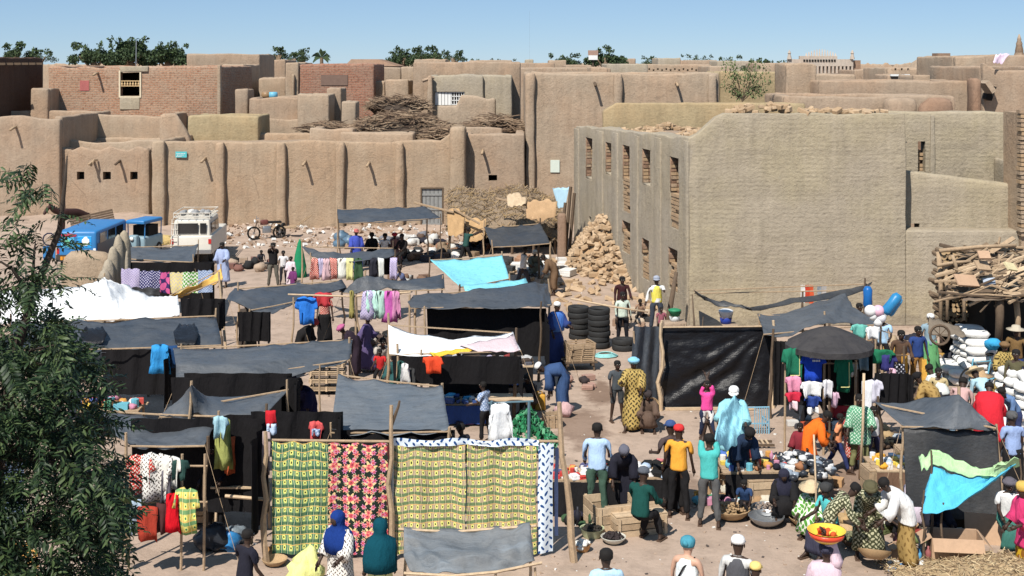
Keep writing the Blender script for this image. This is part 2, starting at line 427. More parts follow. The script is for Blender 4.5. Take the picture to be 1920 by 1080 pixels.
def textobj(txt, size, loc, mat, parent, rot=(math.pi/2, 0, 0), name='lettering', ext=.004, align='CENTER', sx=1.0):
 cu = bpy.data.curves.new(name, 'FONT'); cu.body = txt; cu.size = size; cu.align_x = align; cu.align_y = 'CENTER'; cu.extrude = ext
 cu.materials.append(mat); o = bpy.data.objects.new(name, cu); COL.objects.link(o)
 off = Vector((0,0,0)); q = parent
 while q: off += Vector(q.location); q = q.parent
 o.parent = parent; o.location = Vector(loc)-off; o.rotation_euler = rot; o.scale = (sx, 1, 1); return o
pl = empty('street_plaque', (XA(340, 65), 64.98, ZA(295, 65)), 0, 'small teal name plaque high on the long mud wall', 'sign')
mb = MB(); mb.box((XA(330, 65), 64.9, ZA(295, 65)), (XA(351, 65), 64.96, ZA(284, 65))); mb.build('board', M('teal enamel', (.10, .48, .50), .4, .1), pl)
mw = M('white paint', (.8, .8, .78), .6, .05)
mb = MB()
for k, (a, b, zz) in enumerate(((332, 348, 287.2), (333, 345, 290), (332, 342, 292.6))):
 xx = a
 while xx < b:
  wd = rnd.uniform(.8, 2.0); mb.box((XA(xx, 65), 64.89, ZA(zz+1.2, 65)), (XA(min(xx+wd, b), 65), 64.899, ZA(zz, 65))); xx += wd+.8
mb.build('lettering', mw, pl, kind='stuff')
hr = house(868, 984, 250, 65.6, 6.5, m_wall2, 'recessed mud house bay with one small square window and spout', spouts=((905, 282),), windows=((916, 328, 932, 339),), par=.4)
mb = MB(); rbox(mb, XA(842, 64.6), XA(873, 64.6), 64.55, 66.5, 0, ZA(238, 64.6), r=.22); mb.build('mud_buttress', m_wall, None, True, label='rounded mud buttress where the long wall meets the recessed bay', cat='buttress')
mb = MB()
rbox(mb, XA(870, 67.3), XA(942, 67.3), 67.2, 67.6, 3, ZA(238, 67.3), r=.12, tj=.1); mb.build('parapet', m_wall2, hr, True)
hB = house(985, 1349, 138, 66.5, 11, m_wall3, 'tall flat roofed mud house with a white board and two spouts', spouts=((1115, 156), (1268, 156)),
  pil=((985, 1003, 137, 400), (1150, 1166, 138, 420), (1327, 1343, 139, 420)), par=.4)
mb = MB(); mb.box((XA(1032, 66.5), 66.42, ZA(323, 66.5)), (XA(1049, 66.5), 66.52, ZA(300, 66.5))); mb.build('notice_board', M('pale board', (.62, .68, .60), .6, .08), hB)
hl = house(112, 280, 277, 70, 7, m_wall2, 'low mud house front with three small square windows and scalloped top', windows=((144, 322, 158, 337), (193, 322, 208, 337), (244, 322, 258, 337)),
  spouts=((176, 302), (225, 302)), top=lambda px: 279+4.5*math.sin((px-112)*.115)-4*(px < 128), par=.3)
mb = MB(); mb.tube([WY(170, 312, 69.5), WY(176, 300, 69.6), WY(182, 300, 69.9)], .06, 5); mb.build('brace', m_wood, hl)
h0 = house(-260, 112, 219, 69.6, 9, m_wall2, 'tall mud house at the left edge behind the leafy tree', spouts=((30, 238),), top=lambda px: 219-3*math.sin(px*.05), par=.5)
house(108, 305, 268, 71.2, 5, m_wall3, 'mud terrace edge above the scalloped house front', par=.3, top=lambda px: 266+2*math.sin(px*.04), tj=.14)
house(148, 318, 214, 76, 5, m_wall3, 'smooth pale mud wall below the brick house', par=.3, top=lambda px: 212+(px-148)*.05)
house(112, 146, 222, 74, 3, m_wall2, 'narrow mud block beside the tall left house', par=.3)
mb = MB(); rbox(mb, XA(300, 70), XA(358, 70), 69.8, 70.3, 3.5, ZA(213, 70), r=.2, top=lambda x: ZA(213+max(0, (960+x*F/70)-335)*2.1, 70)); mb.build('curved_parapet', m_wall3, None, True, label='curved mud parapet dropping down to the long wall', cat='parapet')
house(352, 484, 217, 71.5, 3.5, m_olive, 'olive mud roof room behind the long ribbed wall', par=.3)
house(484, 600, 222, 76, 5, m_wall3, 'rough pale roof terrace behind the long wall', par=.15, tj=.12)
house(580, 662, 243, 70, 4, m_wall3, 'low rough mud terrace by the brush heap', par=.2, tj=.2)
house(638, 775, 250, 68.8, 2.2, m_wall3, 'low smooth parapet in front of the brush heap', par=.1, tj=.08)
house(600, 990, 262, 75, 8, m_roof, 'earth terrace carrying the brush heaps', par=.05)
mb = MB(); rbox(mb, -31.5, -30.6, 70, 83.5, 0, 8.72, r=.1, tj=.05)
fd = mb.build('shaded_house', mud('plaster with painted shade', (.10, .062, .045)), None, True, label='dark brown shaded house side at the far left', cat='mud house')  # shade of the wall facing off the sun put into its plaster colour
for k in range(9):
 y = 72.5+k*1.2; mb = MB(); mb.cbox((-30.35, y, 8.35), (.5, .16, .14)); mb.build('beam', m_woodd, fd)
house(57, 90, 166, 78, 3, m_wall2, 'narrow pinkish mud pier beside the brick house', par=.2)
G = house(90, 412, 124, 80, 10, m_brick, 'red brick house with one framed window and red patch', cat='brick house', name='brick_house', windows=((226, 135, 262, 180),), spouts=((183, 137),),
          top=lambda px: 126+2.2*math.sin(px*.11)*(px < 240)-2*(px > 285), par=.4)
Yg = 80
x0, x1, z0, z1 = XA(226, Yg), XA(262, Yg), ZA(180, Yg), ZA(135, Yg)
mb = MB(); t_ = .1
mb.box((x0-t_, Yg-.05, z0-t_), (x0, Yg+.1, z1+t_)); mb.box((x1, Yg-.05, z0-t_), (x1+t_, Yg+.1, z1+t_)); mb.box((x0, Yg-.05, z1), (x1, Yg+.1, z1+t_)); mb.box((x0, Yg-.05, z0-t_), (x1, Yg+.1, z0))
wf = mb.build('window_frame', M('cream frame', (.68, .58, .42)), G)
mb = MB(); zc0, zc1 = ZA(162, Yg), ZA(151, Yg); mb.box((x0, Yg, zc1-.05), (x1, Yg+.08, zc1)); mb.box((x0, Yg, zc0), (x1, Yg+.08, zc0+.05))
for k in range(7):
 a = x0+(x1-x0)*(k+.5)/7; mb.lathe([(.04, 0), (.07, .12), (.03, .2), (.06, .3)], 6, (a, Yg+.04, zc0+.03))
mb.build('balustrade', M('ochre baluster', (.60, .42, .22)), G)
mb = MB(); mb.box((XA(150, Yg), Yg-.02, ZA(170, Yg)), (XA(167, Yg), Yg+.05, ZA(151, Yg))); mb.build('painted_patch', M('faded red paint', (.42, .13, .12)), G)
mb = MB(); rbox(mb, XA(408, 79.8), XA(414, 79.8), 79.7, 80.2, 0, ZA(122, 79.8), r=.05); mb.build('corner_post', m_wall3, G, True)
mb = MB(); rbox(mb, XA(225, 80), XA(278, 80), 79.93, 80.1, ZA(134, 80), ZA(125, 80), r=.05); mb.build('lintel', m_greyl, G, True)
mb = MB(); rbox(mb, XA(225, 80), XA(262, 80), 79.94, 80.1, ZA(205, 80), ZA(183, 80), r=.05); mb.build('render_patch', m_greyl, G, True)
Hs = [
 (350, 487, 101, 100, 6.3, m_wall2, 'pink mud house highest of the roofs right of the long treeline'),
 (416, 457, 121, 90, 6, m_wall3, 'mud stair block with black shaded side right of the brick house'),
 (440, 465, 168, 79, 2.0, m_wall2, 'small mud pier in front of the black stair opening'),
 (466, 560, 183, 77, 4.2, m_wall2, 'low pinkish mud courtyard wall with blue basin on it'),
 (558, 617, 177, 75, 3.3, m_wall3, 'square mud roof hut with black right side'),
 (612, 640, 165, 77.5, 2.5, m_wall2, 'narrow mud pier behind the square roof hut'),
 (484, 536, 146, 92, 6, m_wall3, 'pale mud wall left of the dark brick house'),
 (490, 535, 112, 115, 6, m_wall2, 'far pinkish house behind the stair block'),
 (640, 668, 190, 75, 1.6, m_wall3, 'rounded mud pier at the left end of the brush heap'),
 (701, 752, 127, 95, 5, m_wall2, 'flat mud house right of the dark brick house'),
 (752, 802, 126, 92, 5, m_wall3, 'pale mud house with a rib left of the wide block'),
 (701, 722, 152, 86, 3, m_wall3, 'small mud step below the flat mud house'),
 (722, 766, 150, 84, 4, m_wall3, 'small mud hut with a slanting shadow'),
 (774, 976, 116, 83, 8, m_wall2, 'wide tall mud house behind the white door'),
 (803, 906, 141, 79, 4, m_greyl, 'grey rough roof room holding the white door and lattice'),
 (902, 960, 141, 79.3, 4, m_greyl, 'grey roof room right of the white door'),
 (776, 836, 111, 110, 4, m_wall3, 'small pale turret house on the skyline by the trees'),
]
for k, (a, b, c, Y_, d, m, lab) in enumerate(Hs):
 kw = {}
 if a == 803: kw = dict(windows=((815, 172, 871, 198),))
 r_ = house(a, b, c, Y_, d, m, lab, par=.3, **kw)
 if a == 803: hQ = r_
 if a == 752:
  mb = MB(); rbox(mb, XA(779, Y_), XA(783, Y_), Y_-.2, Y_+.1, 3, ZA(128, Y_), r=.05); mb.build('pilaster', m, r_, True)
J = house(560, 701, 120, 85, 7, m_brick2, 'dark red brick house with mud corner pillar', cat='brick house', name='brick_house', par=.3)
mb = MB(); rbox(mb, XA(536, 85), XA(560.5, 85), 84.8, 91, 0, ZA(118, 85), r=.1); mb.build('corner_pillar', m_wall3, J, True)
mb = MB(); rbox(mb, XA(549, 85), XA(554, 85), 84.5, 84.9, 0, ZA(140, 85), r=.08); mb.build('pilaster', m_wall, J, True)
mb = MB(); mb.box((XA(602, 85), 84.96, ZA(160, 85)), (XA(652, 85), 85.05, ZA(140, 85))); mb.build('painted_patch', M('grey brown render', (.20, .13, .10)), J)
xa, xb = XA(650, 120), XA(742, 120); zt = ZA(111, 120); zb_ = ZA(124, 120)
rt = empty('hipped_house', ((xa+xb)/2, 122, 0), 0, 'mud house with low hipped roof left of the skyline trees', 'mud house')
mb = MB(); rbox(mb, xa, xb, 120, 127, 0, zb_+.05); mb.build('wall', m_wall2, rt, True)
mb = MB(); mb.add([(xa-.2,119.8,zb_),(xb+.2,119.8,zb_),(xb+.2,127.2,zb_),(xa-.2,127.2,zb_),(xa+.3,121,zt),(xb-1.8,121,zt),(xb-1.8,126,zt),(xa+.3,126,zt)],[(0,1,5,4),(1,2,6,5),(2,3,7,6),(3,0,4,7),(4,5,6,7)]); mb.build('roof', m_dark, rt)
mb = MB()
for i in range(5):
 a = XA(816+i*6, 79); mb.box((a, 79.1, ZA(197, 79)), (a+.17, 79.16, ZA(173, 79)))
mb.build('white_shutter', mw, hQ)
mb = MB()
for i in range(6):
 a = XA(846+i*4.6, 79); mb.box((a, 79.1, ZA(197, 79)), (a+.045, 79.16, ZA(173, 79)))
for i in range(4):
 zz = ZA(196.5-i*7.6, 79); mb.box((XA(846, 79), 79.08, zz), (XA(870, 79), 79.12, zz+.045))
mb.build('lattice', mw, hQ)
mb = MB(); mb.tube([WY(792, 152, 78.5), WY(806, 147, 78.6), WY(812, 146, 78.8)], .12, 6); mb.build('spout', m_wall3, hQ)
mb = MB(); rbox(mb, XA(802, 78.6), XA(811, 78.6), 78.4, 78.95, 2, ZA(141, 78.6), r=.1); mb.build('pilaster', m_wall3, hQ, True)
mb = MB(); rbox(mb, XA(820, 73), XA(930, 73), 73, 73.5, 3, ZA(188, 73), r=.16, top=lambda x: ZA({0:198}.get(0) if 960+x*F/73 < 862 else (178+max(0, (960+x*F/73)-890)*.35 if 960+x*F/73 < 915 else 184), 73), step=.3)
mb.build('court_wall', m_wall3, None, True, label='wavy mud court wall in front of the white lattice', cat='wall')
for px, c, lab in ((512, (.16, .45, .62), 'light blue basin standing on the courtyard wall'), (499, (.30, .19, .10), 'brown pot standing on the courtyard wall beside a blue basin')):
 p = WY(px, 174, 79.5); mb = MB(); mb.lathe([(.2, 0), (.3, .1), (.28, .35), (.2, .38)], 10, (p.x, p.y, ZA(183, 77)-.2+.1)); mb.build('basin' if px > 505 else 'pot', M('glazed', c, .4), None, True, label=lab, cat='basin' if px > 505 else 'pot')
def brush(px0, px1, py0, py1, Y, lab, n=900, seed=1, dep=3.0):
 R = random.Random(seed); mb = MB(); x0, x1 = XA(px0, Y), XA(px1, Y); zb, zt = ZA(py1, Y), ZA(py0, Y)
 for i in range(n):
  u = R.random(); x = x0+(x1-x0)*u; hh = (zt-zb)*(math.sin(math.pi*min(1, max(0, u)))**.45)
  y = Y+dep*R.random(); z = zb+hh*R.random()**.75*(.75+.25*nz(x*1.5, y, seed)); L = R.uniform(.4, 1.3); a = R.gauss(0, .45); e = R.gauss(0, .22)
  d = Vector((math.cos(a)*math.cos(e), math.sin(a)*math.cos(e), math.sin(e)))*L
  p = Vector((x, y, z)); mb.tube([p-d/2, p+Vector((0,0,R.uniform(-.08,.1))), p+d/2], [.012, R.uniform(.018, .04), .01], 3, R.choice((0,0,1,2)))
 mb.blob(((x0+x1)/2, Y+dep/2, zb), ((x1-x0)/2*.9, dep*.45, (zt-zb)*.66), 16, 8, .2, seed, 3)
 return mb.build('brush_heap', [M('dry twig', (.26,.18,.12)), M('pale twig', (.42,.31,.21)), M('dark twig', (.10,.065,.045)), M('brush core', (.06,.042,.03))], None, local=False, label=lab, cat='brushwood')
brush(655, 845, 203, 250, 71.5, 'large heap of dry brushwood on the roof terrace', 1500, 1)
brush(690, 800, 172, 205, 77, 'reddish brushwood heap behind the large one', 500, 2, 2)
brush(790, 868, 232, 262, 70, 'flat brushwood heap by the end of the long wall', 600, 3, 2)
brush(870, 988, 212, 250, 69, 'brushwood heap against the tall house with spouts', 900, 4, 2.5)
brush(560, 650, 226, 246, 73, 'thin scatter of sticks left of the brushwood heaps', 300, 5, 2)
# ---------------------------------------------------------------- big grey ruined house (right half)
P0 = Vector((XA(1290, 41.2), 41.2, 0)); P1 = Vector((XA(1079, 57.5), 57.5, 0))
RU = empty('ruined_house', (14, 47, 0), 0, 'big grey mud building site with five tall window slots and broken top', 'mud house')
dv = (P1-P0); L = dv.length; ang = math.atan2(dv.y, dv.x)
Ms = Matrix.Translation(P0) @ Matrix.Rotation(ang, 4, 'Z')
def side_u(px):   # distance along the wall of picture column px
 k = (px-960)/F; return (P0.x-k*P0.y)/(k*math.sin(ang)-math.cos(ang))
zs0, zs1 = ZA(258, 41.2), ZA(236, 57.5)
mb = MB(); rbox(mb, 0, L, -.6, 0, 0, zs0, r=.06, jit=.04, tj=.10, top=lambda x: zs0+(zs1-zs0)*x/L, Mx=Ms)
sw = mb.build('side_wall', m_greyl, RU, True)
def side_z(px, py):
 u = side_u(px); y = (Ms @ Vector((u, 0, 0))).y; return ZA(py, y)
slots = [(1098, 1110, 257, 330, 334), (1135, 1146, 266, 322, 326), (1167, 1181, 271, 335, 395), (1204, 1219, 278, 342, 346), (1256, 1273, 293, 358, 425)]
bx = []
for a, b, t0, t1, t2 in slots:
 ua, ub = side_u(b), side_u(a); bx.append(((ua, -.9, side_z(a, t2)), (ub, .25, side_z(a, t0))))
low = [(1136, 1145, 418, 475), (1166, 1181, 412, 470), (1203, 1217, 445, 520), (1253, 1270, 462, 540), (1104, 1108, 405, 414)]
for a, b, t0, t1 in low:
 ua, ub = side_u(b), side_u(a); bx.append(((ua, -.9, side_z(a, t1)), (ub, .25, side_z(a, t0))))
cut(sw, bx, Ms)
def infill(u0, u1, z0, z1, dy=-.42, n=2, par=RU, Mx=Ms, miss=.2):
 fr = MB(); fr.box((u0, dy-.28, z0), (u1, dy-.16, z1), 0, Mx); it = fr.build('infill', m_dark, par)
 z = z0; row = 0
 while z < z1-.05:
  nb = 2; wd = (u1-u0)/nb
  for k in range(nb):
   if rnd.random() < miss: continue
   o_ = rnd.uniform(-.03, .03); mb = MB()
   mb.box((u0+k*wd+.015, dy-.158+o_, z+.012), (u0+(k+1)*wd-.015, dy+.02+o_, z+.115), 0, Mx @ Matrix.Translation((0,0,rnd.uniform(-.01, .01))))
   mb.build('brick', m_adobe, it)
  z += .13; row += 1
def jamb(ub, z0, z1):
 mb = MB(); mb.box((ub-.04, -.58, z0), (ub+.01, -.012, z1), 0, Ms); it = mb.build('jamb', m_dark, RU, True); z = z0  # jamb and bricks darkened in colour to deepen the slot's shade
 while z < z1-.13:
  for y0, y1 in ((-.42, -.23), (-.215, -.03)):
   if rnd.random() < .12: continue
   mb = MB(); q = rnd.uniform(-.015, .02); mb.box((ub-.085+q, y0, z+.012), (ub-.038, y1, z+.115), 0, Ms); mb.build('brick', rnd.choice((m_adobe, m_wall, m_dark, m_dark)), it)
  z += .13
for a, b, t0, t1, t2 in slots:
 ua, ub = side_u(b), side_u(a)
 if t2 > t1+18: infill(ua+.01, ub-.01, side_z(a, t2), side_z(a, t1), dy=-.07, miss=.04)
 else: mb = MB(); mb.box((ua-.01, -.45, side_z(a, t2)-.02), (ub+.01, -.03, side_z(a, t1)), 0, Ms); mb.build('sill', m_greyl, RU, True)
 jamb(ub, side_z(a, t1), side_z(a, t0))
for a, b, t0, t1 in low[1:4]:
 ua, ub = side_u(b), side_u(a); infill(ua+.02, ub-.02, side_z(a, t1), side_z(a, t0+(t1-t0)*.38), dy=-.08, miss=.12); jamb(ub, side_z(a, t0+(t1-t0)*.38), side_z(a, t0))
for (a, b) in ((1078, 1086), (1119, 1131), (1150, 1159), (1188, 1197), (1228, 1240), (1283, 1292)):
 ua, ub = side_u(b), side_u(a)
 if a == 1283: ua = -.02
 mb = MB(); rbox(mb, max(ua, -.02), ub, -.04, .045, 0, zs0+(zs1-zs0)*ua/L-.12, r=.02, jit=.03, Mx=Ms); mb.build('rib', m_greyl, RU, True)
YF = 41.2
def ftop(x):
 px = 960+x*F/YF
 if px < 1300: return ZA(258, YF)
 if px < 1350: return ZA(258-(px-1300)*.88, YF)
 return ZA(213, YF)
x0, x1, x2 = P0.x, XA(1699, YF), XA(1910, YF)
mb = MB(); rbox(mb, x0+.0, x1, YF+.01, YF+.6, 0, ZA(213, YF), r=.05, jit=.05, tj=.07, top=ftop, step=.28)
mb.build('front_wall', m_grey, RU, True)
mb = MB(); rbox(mb, x1+.003, XA(1922, YF), YF+.012, YF+.9, 0, ZA(433, YF), r=.05, jit=.03, tj=.04); mb.build('lower_wall', m_grey, RU, True)
mb = MB(); rbox(mb, x1-.35, x1+.01, YF+.3, YF+4.2, 3, ZA(213, YF)-.02, r=.05, tj=.04); mb.build('return_wall', m_grey, RU, True)
Yp = 42.1
mb = MB(); rbox(mb, x1+.012, XA(1912, Yp), Yp, Yp+.55, 2.9, ZA(321, Yp), r=.14, jit=.03, tj=.03, top=lambda x: ZA(320+(960+x*F/Yp-1699)*.125, Yp)); sp = mb.build('stair_parapet', m_grey, RU, True)
cut(sp, [((XA(1708, Yp), Yp-.5, ZA(434, Yp)), (XA(1724, Yp), Yp+1, ZA(419, Yp))), ((XA(1762, Yp), Yp-.5, ZA(434, Yp)), (XA(1769, Yp), Yp+1, ZA(428, Yp)))])
Yb = 44.6
mb = MB(); rbox(mb, x1+.012, XA(1912, Yb), Yb, Yb+.5, 2.9, ZA(209, Yb), r=.12, jit=.03, tj=.05, top=lambda x: ZA(209+(3 if 960+x*F/Yb > 1860 else 0), Yb)); bw = mb.build('upper_wall', m_grey, RU, True)
cut(bw, [((XA(1721, Yb), Yb-.4, ZA(322, Yb)), (XA(1735, Yb), Yb+1, ZA(265, Yb)))])
fr = MB(); infill(0, XA(1735, Yb)-XA(1721, Yb), ZA(322, Yb), ZA(283, Yb), dy=-.25, Mx=Matrix.Translation((XA(1721, Yb), Yb, 0)) @ Matrix.Scale(-1, 4, (0,1,0)))
mb = MB(); rbox(mb, XA(1744, Yb), XA(1752, Yb), Yb-.06, Yb+.02, 2.9, ZA(215, Yb), r=.02); mb.build('rib', m_greyl, RU, True)
mb = MB(); rbox(mb, XA(1904, 42.6), XA(1911, 42.6), 42.65, 44.6, 2.9, ZA(303, 42.6), r=.2); mb.build('stair_post', m_greyl, RU, True)
be = empty('broken_brick_pier', (XA(1925, 40.9), 41, 0), 0, 'broken brick pier at the right edge of the grey building', 'brick pier')
mb = MB(); mb.box((XA(1915, 41), 41.0, 0), (XA(1990, 41), 42.5, ZA(212, 41))); mb.build('core', m_wall, be)
z = 2.9
while z < ZA(213, 41):
 for k in range(5):
  a = XA(1909+rnd.uniform(0, 4), 41)+k*.3; mb = MB(); mb.box((a, 40.86+rnd.uniform(-.03, .03), z+.012), (a+.27, 41.2, z+.12)); mb.build('brick', m_wall if rnd.random() < .5 else m_adobe, be)
 z += .14
fl = [P0+Vector((.3, .3, 0)), P1+Vector((.3, 0, 0)), Vector((XA(1480, 57.5), 57.5, 0)), Vector((XA(1699, 45), 45, 0)), Vector((XA(1699, 41.5), 41.5, 0))]
mb = MB(); zf = zs1-.18
n = 26; vs = []; fs = []
for j in range(n+1):
 v = j/n; y = 41.5+v*(57-41.5); xl = P0.x+(P1.x-P0.x)*(y-P0.y)/(P1.y-P0.y)+.25; xr = XA(1700, 41.2)+.2
 for i in range(n+1):
  x = xl+(xr-xl)*i/n; vs.append((x, y, zf+(zs0-zs1)*(1-v)+.12*nz(x*.8, y*.8)+.05*nz(x*3, y*3)))
for j in range(n):
 for i in range(n): fs.append((j*(n+1)+i, j*(n+1)+i+1, (j+1)*(n+1)+i+1, (j+1)*(n+1)+i))
mb.add(vs, fs); mb.build('terrace_floor', m_roof, RU, True)
mb = MB(); rbox(mb, XA(1130, 57.3), XA(1510, 57.3), 57.2, 57.8, 0, ZA(193, 57.3), r=.1, jit=.04, tj=.08, top=lambda x: ZA(193+max(0, 1150-(960+x*F/57.3))*.8, 57.3)); mb.build('rear_parapet', m_olive, RU, True)
def rubble(spots, par, mats=(m_adobe, m_adobe2), nm='brick', size=(.34, .2, .12)):
 proto = {}
 for i, (p, s, flat) in enumerate(spots):
  m = rnd.choice(mats); k = (m.name, i % 4)
  if k not in proto:
   mb = MB(); d = [size[0]*rnd.uniform(.7, 1.2), size[1]*rnd.uniform(.8, 1.2), size[2]*rnd.uniform(.8, 1.3)]
   rbox(mb, -d[0]/2, d[0]/2, -d[1]/2, d[1]/2, -d[2]/2, d[2]/2, r=.025, step=.5, jit=.03, tj=.02, seed=i)
   proto[k] = mb.mesh(nm, m, False)
  o = mkobj(nm, proto[k], par); off = Vector(par.location)
  o.location = p-off; o.scale = (s, s, s); o.rotation_euler = (rnd.gauss(0, flat), rnd.gauss(0, flat), rnd.random()*6.28)
sp_ = []
for i in range(95):
 u = rnd.random(); px = 1380+300*u**1.3; y = YF+.15+1.2*rnd.random(); top = ZA(213, YF); x = XA(px, YF)
 pile = max(0, 1-abs(px-1440)/90)*.9 + max(0, 1-abs(px-1570)/60)*.25
 sp_.append((Vector((x, y, top+.02+pile*rnd.random()*.38)), rnd.uniform(.55, 1.15), .2))
rubble(sp_, RU)
sp_ = []
for i in range(80):
 px = 1150+190*rnd.random(); y = 43.5+13*rnd.random()**1.6; x = XA(px, y)
 xl = P0.x+(P1.x-P0.x)*(y-P0.y)/(P1.y-P0.y)+.5
 if x < xl: continue
 sp_.append((Vector((x, y, zf+(zs0-zs1)*(1-(y-41.5)/15.5)+.1)), rnd.uniform(.4, 1.1), .2))
for i in range(26):
 px = rnd.gauss(1255, 22); y = 55.5+rnd.random(); sp_.append((Vector((XA(px, y), y, zf+.1+.25*rnd.random()*max(.1, 1-abs(px-1250)/50))), rnd.uniform(.8, 1.4), .2))
for i in range(24):
 px = rnd.gauss(1315, 12); y = 42+rnd.random()*1.2; sp_.append((Vector((XA(px, y), y, zf+(zs0-zs1)+.12+.1*rnd.random())), rnd.uniform(.8, 1.3), .3))
rubble(sp_, RU)
hp = empty('brick_heap', (XA(1095, 47), 47, 0), 0, 'tall spilling heap of loose yellow adobe bricks against the ribbed wall', 'brick heap')
sp_ = []
def heap_h(x, y):
 wx = P0.x+(P1.x-P0.x)*(y-P0.y)/(P1.y-P0.y)
 dw = wx-x
 return max(0.0, 2.25-1.45*max(0, dw-.1)-(.34 if y > 52 else .55)*abs(y-52)) if dw > -.2 else 0
mb = MB(); vs = []; fs = []; nn = 36
for j in range(nn+1):
 for i in range(nn+1):
  y = 43+13*j/nn; wx = P0.x+(P1.x-P0.x)*(y-P0.y)/(P1.y-P0.y); x = wx+.1-4.2*i/nn
  vs.append((x, y, heap_h(x, y)*(.93+.12*nz(x*2, y*2))-.08+GZ(x, y)))
for j in range(nn):
 for i in range(nn): fs.append((j*(nn+1)+i+1, j*(nn+1)+i, (j+1)*(nn+1)+i, (j+1)*(nn+1)+i+1))
mb.add(vs, fs); mb.build('rubble_core', M('adobe dust', (.46, .30, .17), .95, .4, 3), hp, True)
cnt = 0
while cnt < 300:
 y = rnd.uniform(43.5, 55); wx = P0.x+(P1.x-P0.x)*(y-P0.y)/(P1.y-P0.y); x = wx-4.0*rnd.random()
 h_ = heap_h(x, y)
 if h_ < .02 and rnd.random() > .12: continue
 sp_.append((Vector((x, y, h_+GZ(x, y)+.05)), rnd.uniform(.75, 1.25), .35)); cnt += 1
rubble(sp_, hp)
bm_ = MB()
for k in range(900):
 y = rnd.uniform(43.5, 55.5); wx = P0.x+(P1.x-P0.x)*(y-P0.y)/(P1.y-P0.y); x = wx-4.1*rnd.random(); h_ = heap_h(x, y)
 if h_ < .02: continue
 s = rnd.uniform(.5, 1)
 bm_.cbox((x, y, h_+GZ(x, y)+.02), (.3*s, .18*s, .12*s), rnd.choice((0, 1)), Euler((rnd.gauss(0, .4), rnd.gauss(0, .4), rnd.random()*6)).to_matrix().to_4x4())
bm_.build('broken_bricks', [m_adobe, m_adobe2], hp, kind='stuff')
# ---------------------------------------------------------------- walls and roofs behind the grey house
E1 = house(1350, 1490, 135, 70, 5, m_olive, 'olive mud wall behind the brick strewn top', par=.3, top=lambda px: 133+(px-1350)*.03)
house(1474, 1532, 119, 66, 3, m_wall3, 'rounded mud tower left of the long terraces', par=.3, tj=.2, top=lambda px: 119+abs(px-1503)*.12)
house(1536, 1818, 151, 64, 5, m_wall2, 'long pinkish terrace wall below the distant mosque', par=.35)
house(1470, 1792, 179, 57.5, 4.5, m_wall2, 'lower terrace wall behind the broken brick edge', par=.3, tj=.1)
house(1488, 1605, 140, 75, 5, m_wall3, 'pale mud roof edge under the arcaded building', par=.3)
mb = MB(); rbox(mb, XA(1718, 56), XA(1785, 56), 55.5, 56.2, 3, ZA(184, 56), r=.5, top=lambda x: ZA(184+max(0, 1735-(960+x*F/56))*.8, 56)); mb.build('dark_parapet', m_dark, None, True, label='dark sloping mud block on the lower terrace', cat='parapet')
mb = MB(); rbox(mb, XA(1655, 57), XA(1713, 57), 56.3, 57.3, 3, ZA(184, 57), r=.3); mb.build('terrace_block', m_wall2, None, True, label='low mud block left of the dark sloping one', cat='parapet')
house(1602, 1650, 131, 100, 5, m_wall2, 'small mud house right of the arcaded building', par=.3)
hb2 = house(1664, 1815, 127, 85, 6, m_wall3, 'mud house with a row of square parapet holes', par=.3,
   windows=tuple((1672+i*12, 127.8, 1681+i*12, 131.8) for i in range(3))+tuple((1720+i*9.5, 129.5, 1726+i*9.5, 133.5) for i in range(10)))
house(1664, 1710, 140, 82, 3, m_wall2, 'low mud annex with two white ledges', par=.2)
for a in (1672, 1693):
 mb = MB(); mb.cbox(WY(a+5, 141, 81.9), (.5, .2, .12)); mb.build('ledge', mw, None, label='white ledge on the low annex, '+('left' if a < 1680 else 'right')+' one of the pair', cat='ledge')
house(1712, 1815, 141, 76, 3, m_wall2, 'plain mud wall under the parapet with holes', par=.2)
rt = empty('dome_tower', (XA(1770, 90), 92, 0), 0, 'stubby mud tower with broken crown on the right skyline', 'tower')
mb = MB(); mb.lathe([(2.2, 5), (2.0, 7.3), (1.5, 8.4), (1.0, 8.75), (.4, 8.9)], 14, (XA(1758, 91), 92, 0), jit=.1); mb.build('dome', m_wall3, rt, True)
mb = MB(); rbox(mb, XA(1762, 90), XA(1779, 90), 90, 91.6, 5, ZA(104, 90), r=.1, tj=.15); mb.build('turret', m_wall2, rt, True)
mb = MB(); mb.cbox((XA(1770, 90), 90.6, ZA(104, 90)+.05), (.9, 1.2, .22)); mb.build('cap', m_dark, rt)
house(1791, 1850, 105, 72, 7, m_wall3, 'tall mud stair tower at the right skyline', par=.3, top=lambda px: 107-(px-1791)*.06)
hz = house(1843, 1990, 125, 62, 8, m_wall2, 'right hand mud house with thick rounded parapet', par=.7, top=lambda px: 118+min(14, max(0, px-1846)*1.1))
house(1843, 1990, 103, 78, 5, m_wall2, 'mud upper storey behind the thick parapet with pink laundry', par=.3)
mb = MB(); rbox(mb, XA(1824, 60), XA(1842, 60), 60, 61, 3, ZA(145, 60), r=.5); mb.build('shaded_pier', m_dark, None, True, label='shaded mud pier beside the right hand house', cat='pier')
mb = MB(); R_ = Matrix.Translation(WY(1853, 163, 61)) @ Matrix.Rotation(math.radians(-35), 4, 'Y'); mb.box((-.12, -.35, -.3), (.12, .6, .3), 0, R_); mb.build('clay_chute', m_wall3, hz)
mb = MB(); mb.cbox(WY(1855, 174, 61.7), (.3, .5, .7), 0, Matrix.Rotation(.35, 4, 'Y')); mb.build('opening', m_black, hz)  # solid black block painting the shade inside an opening
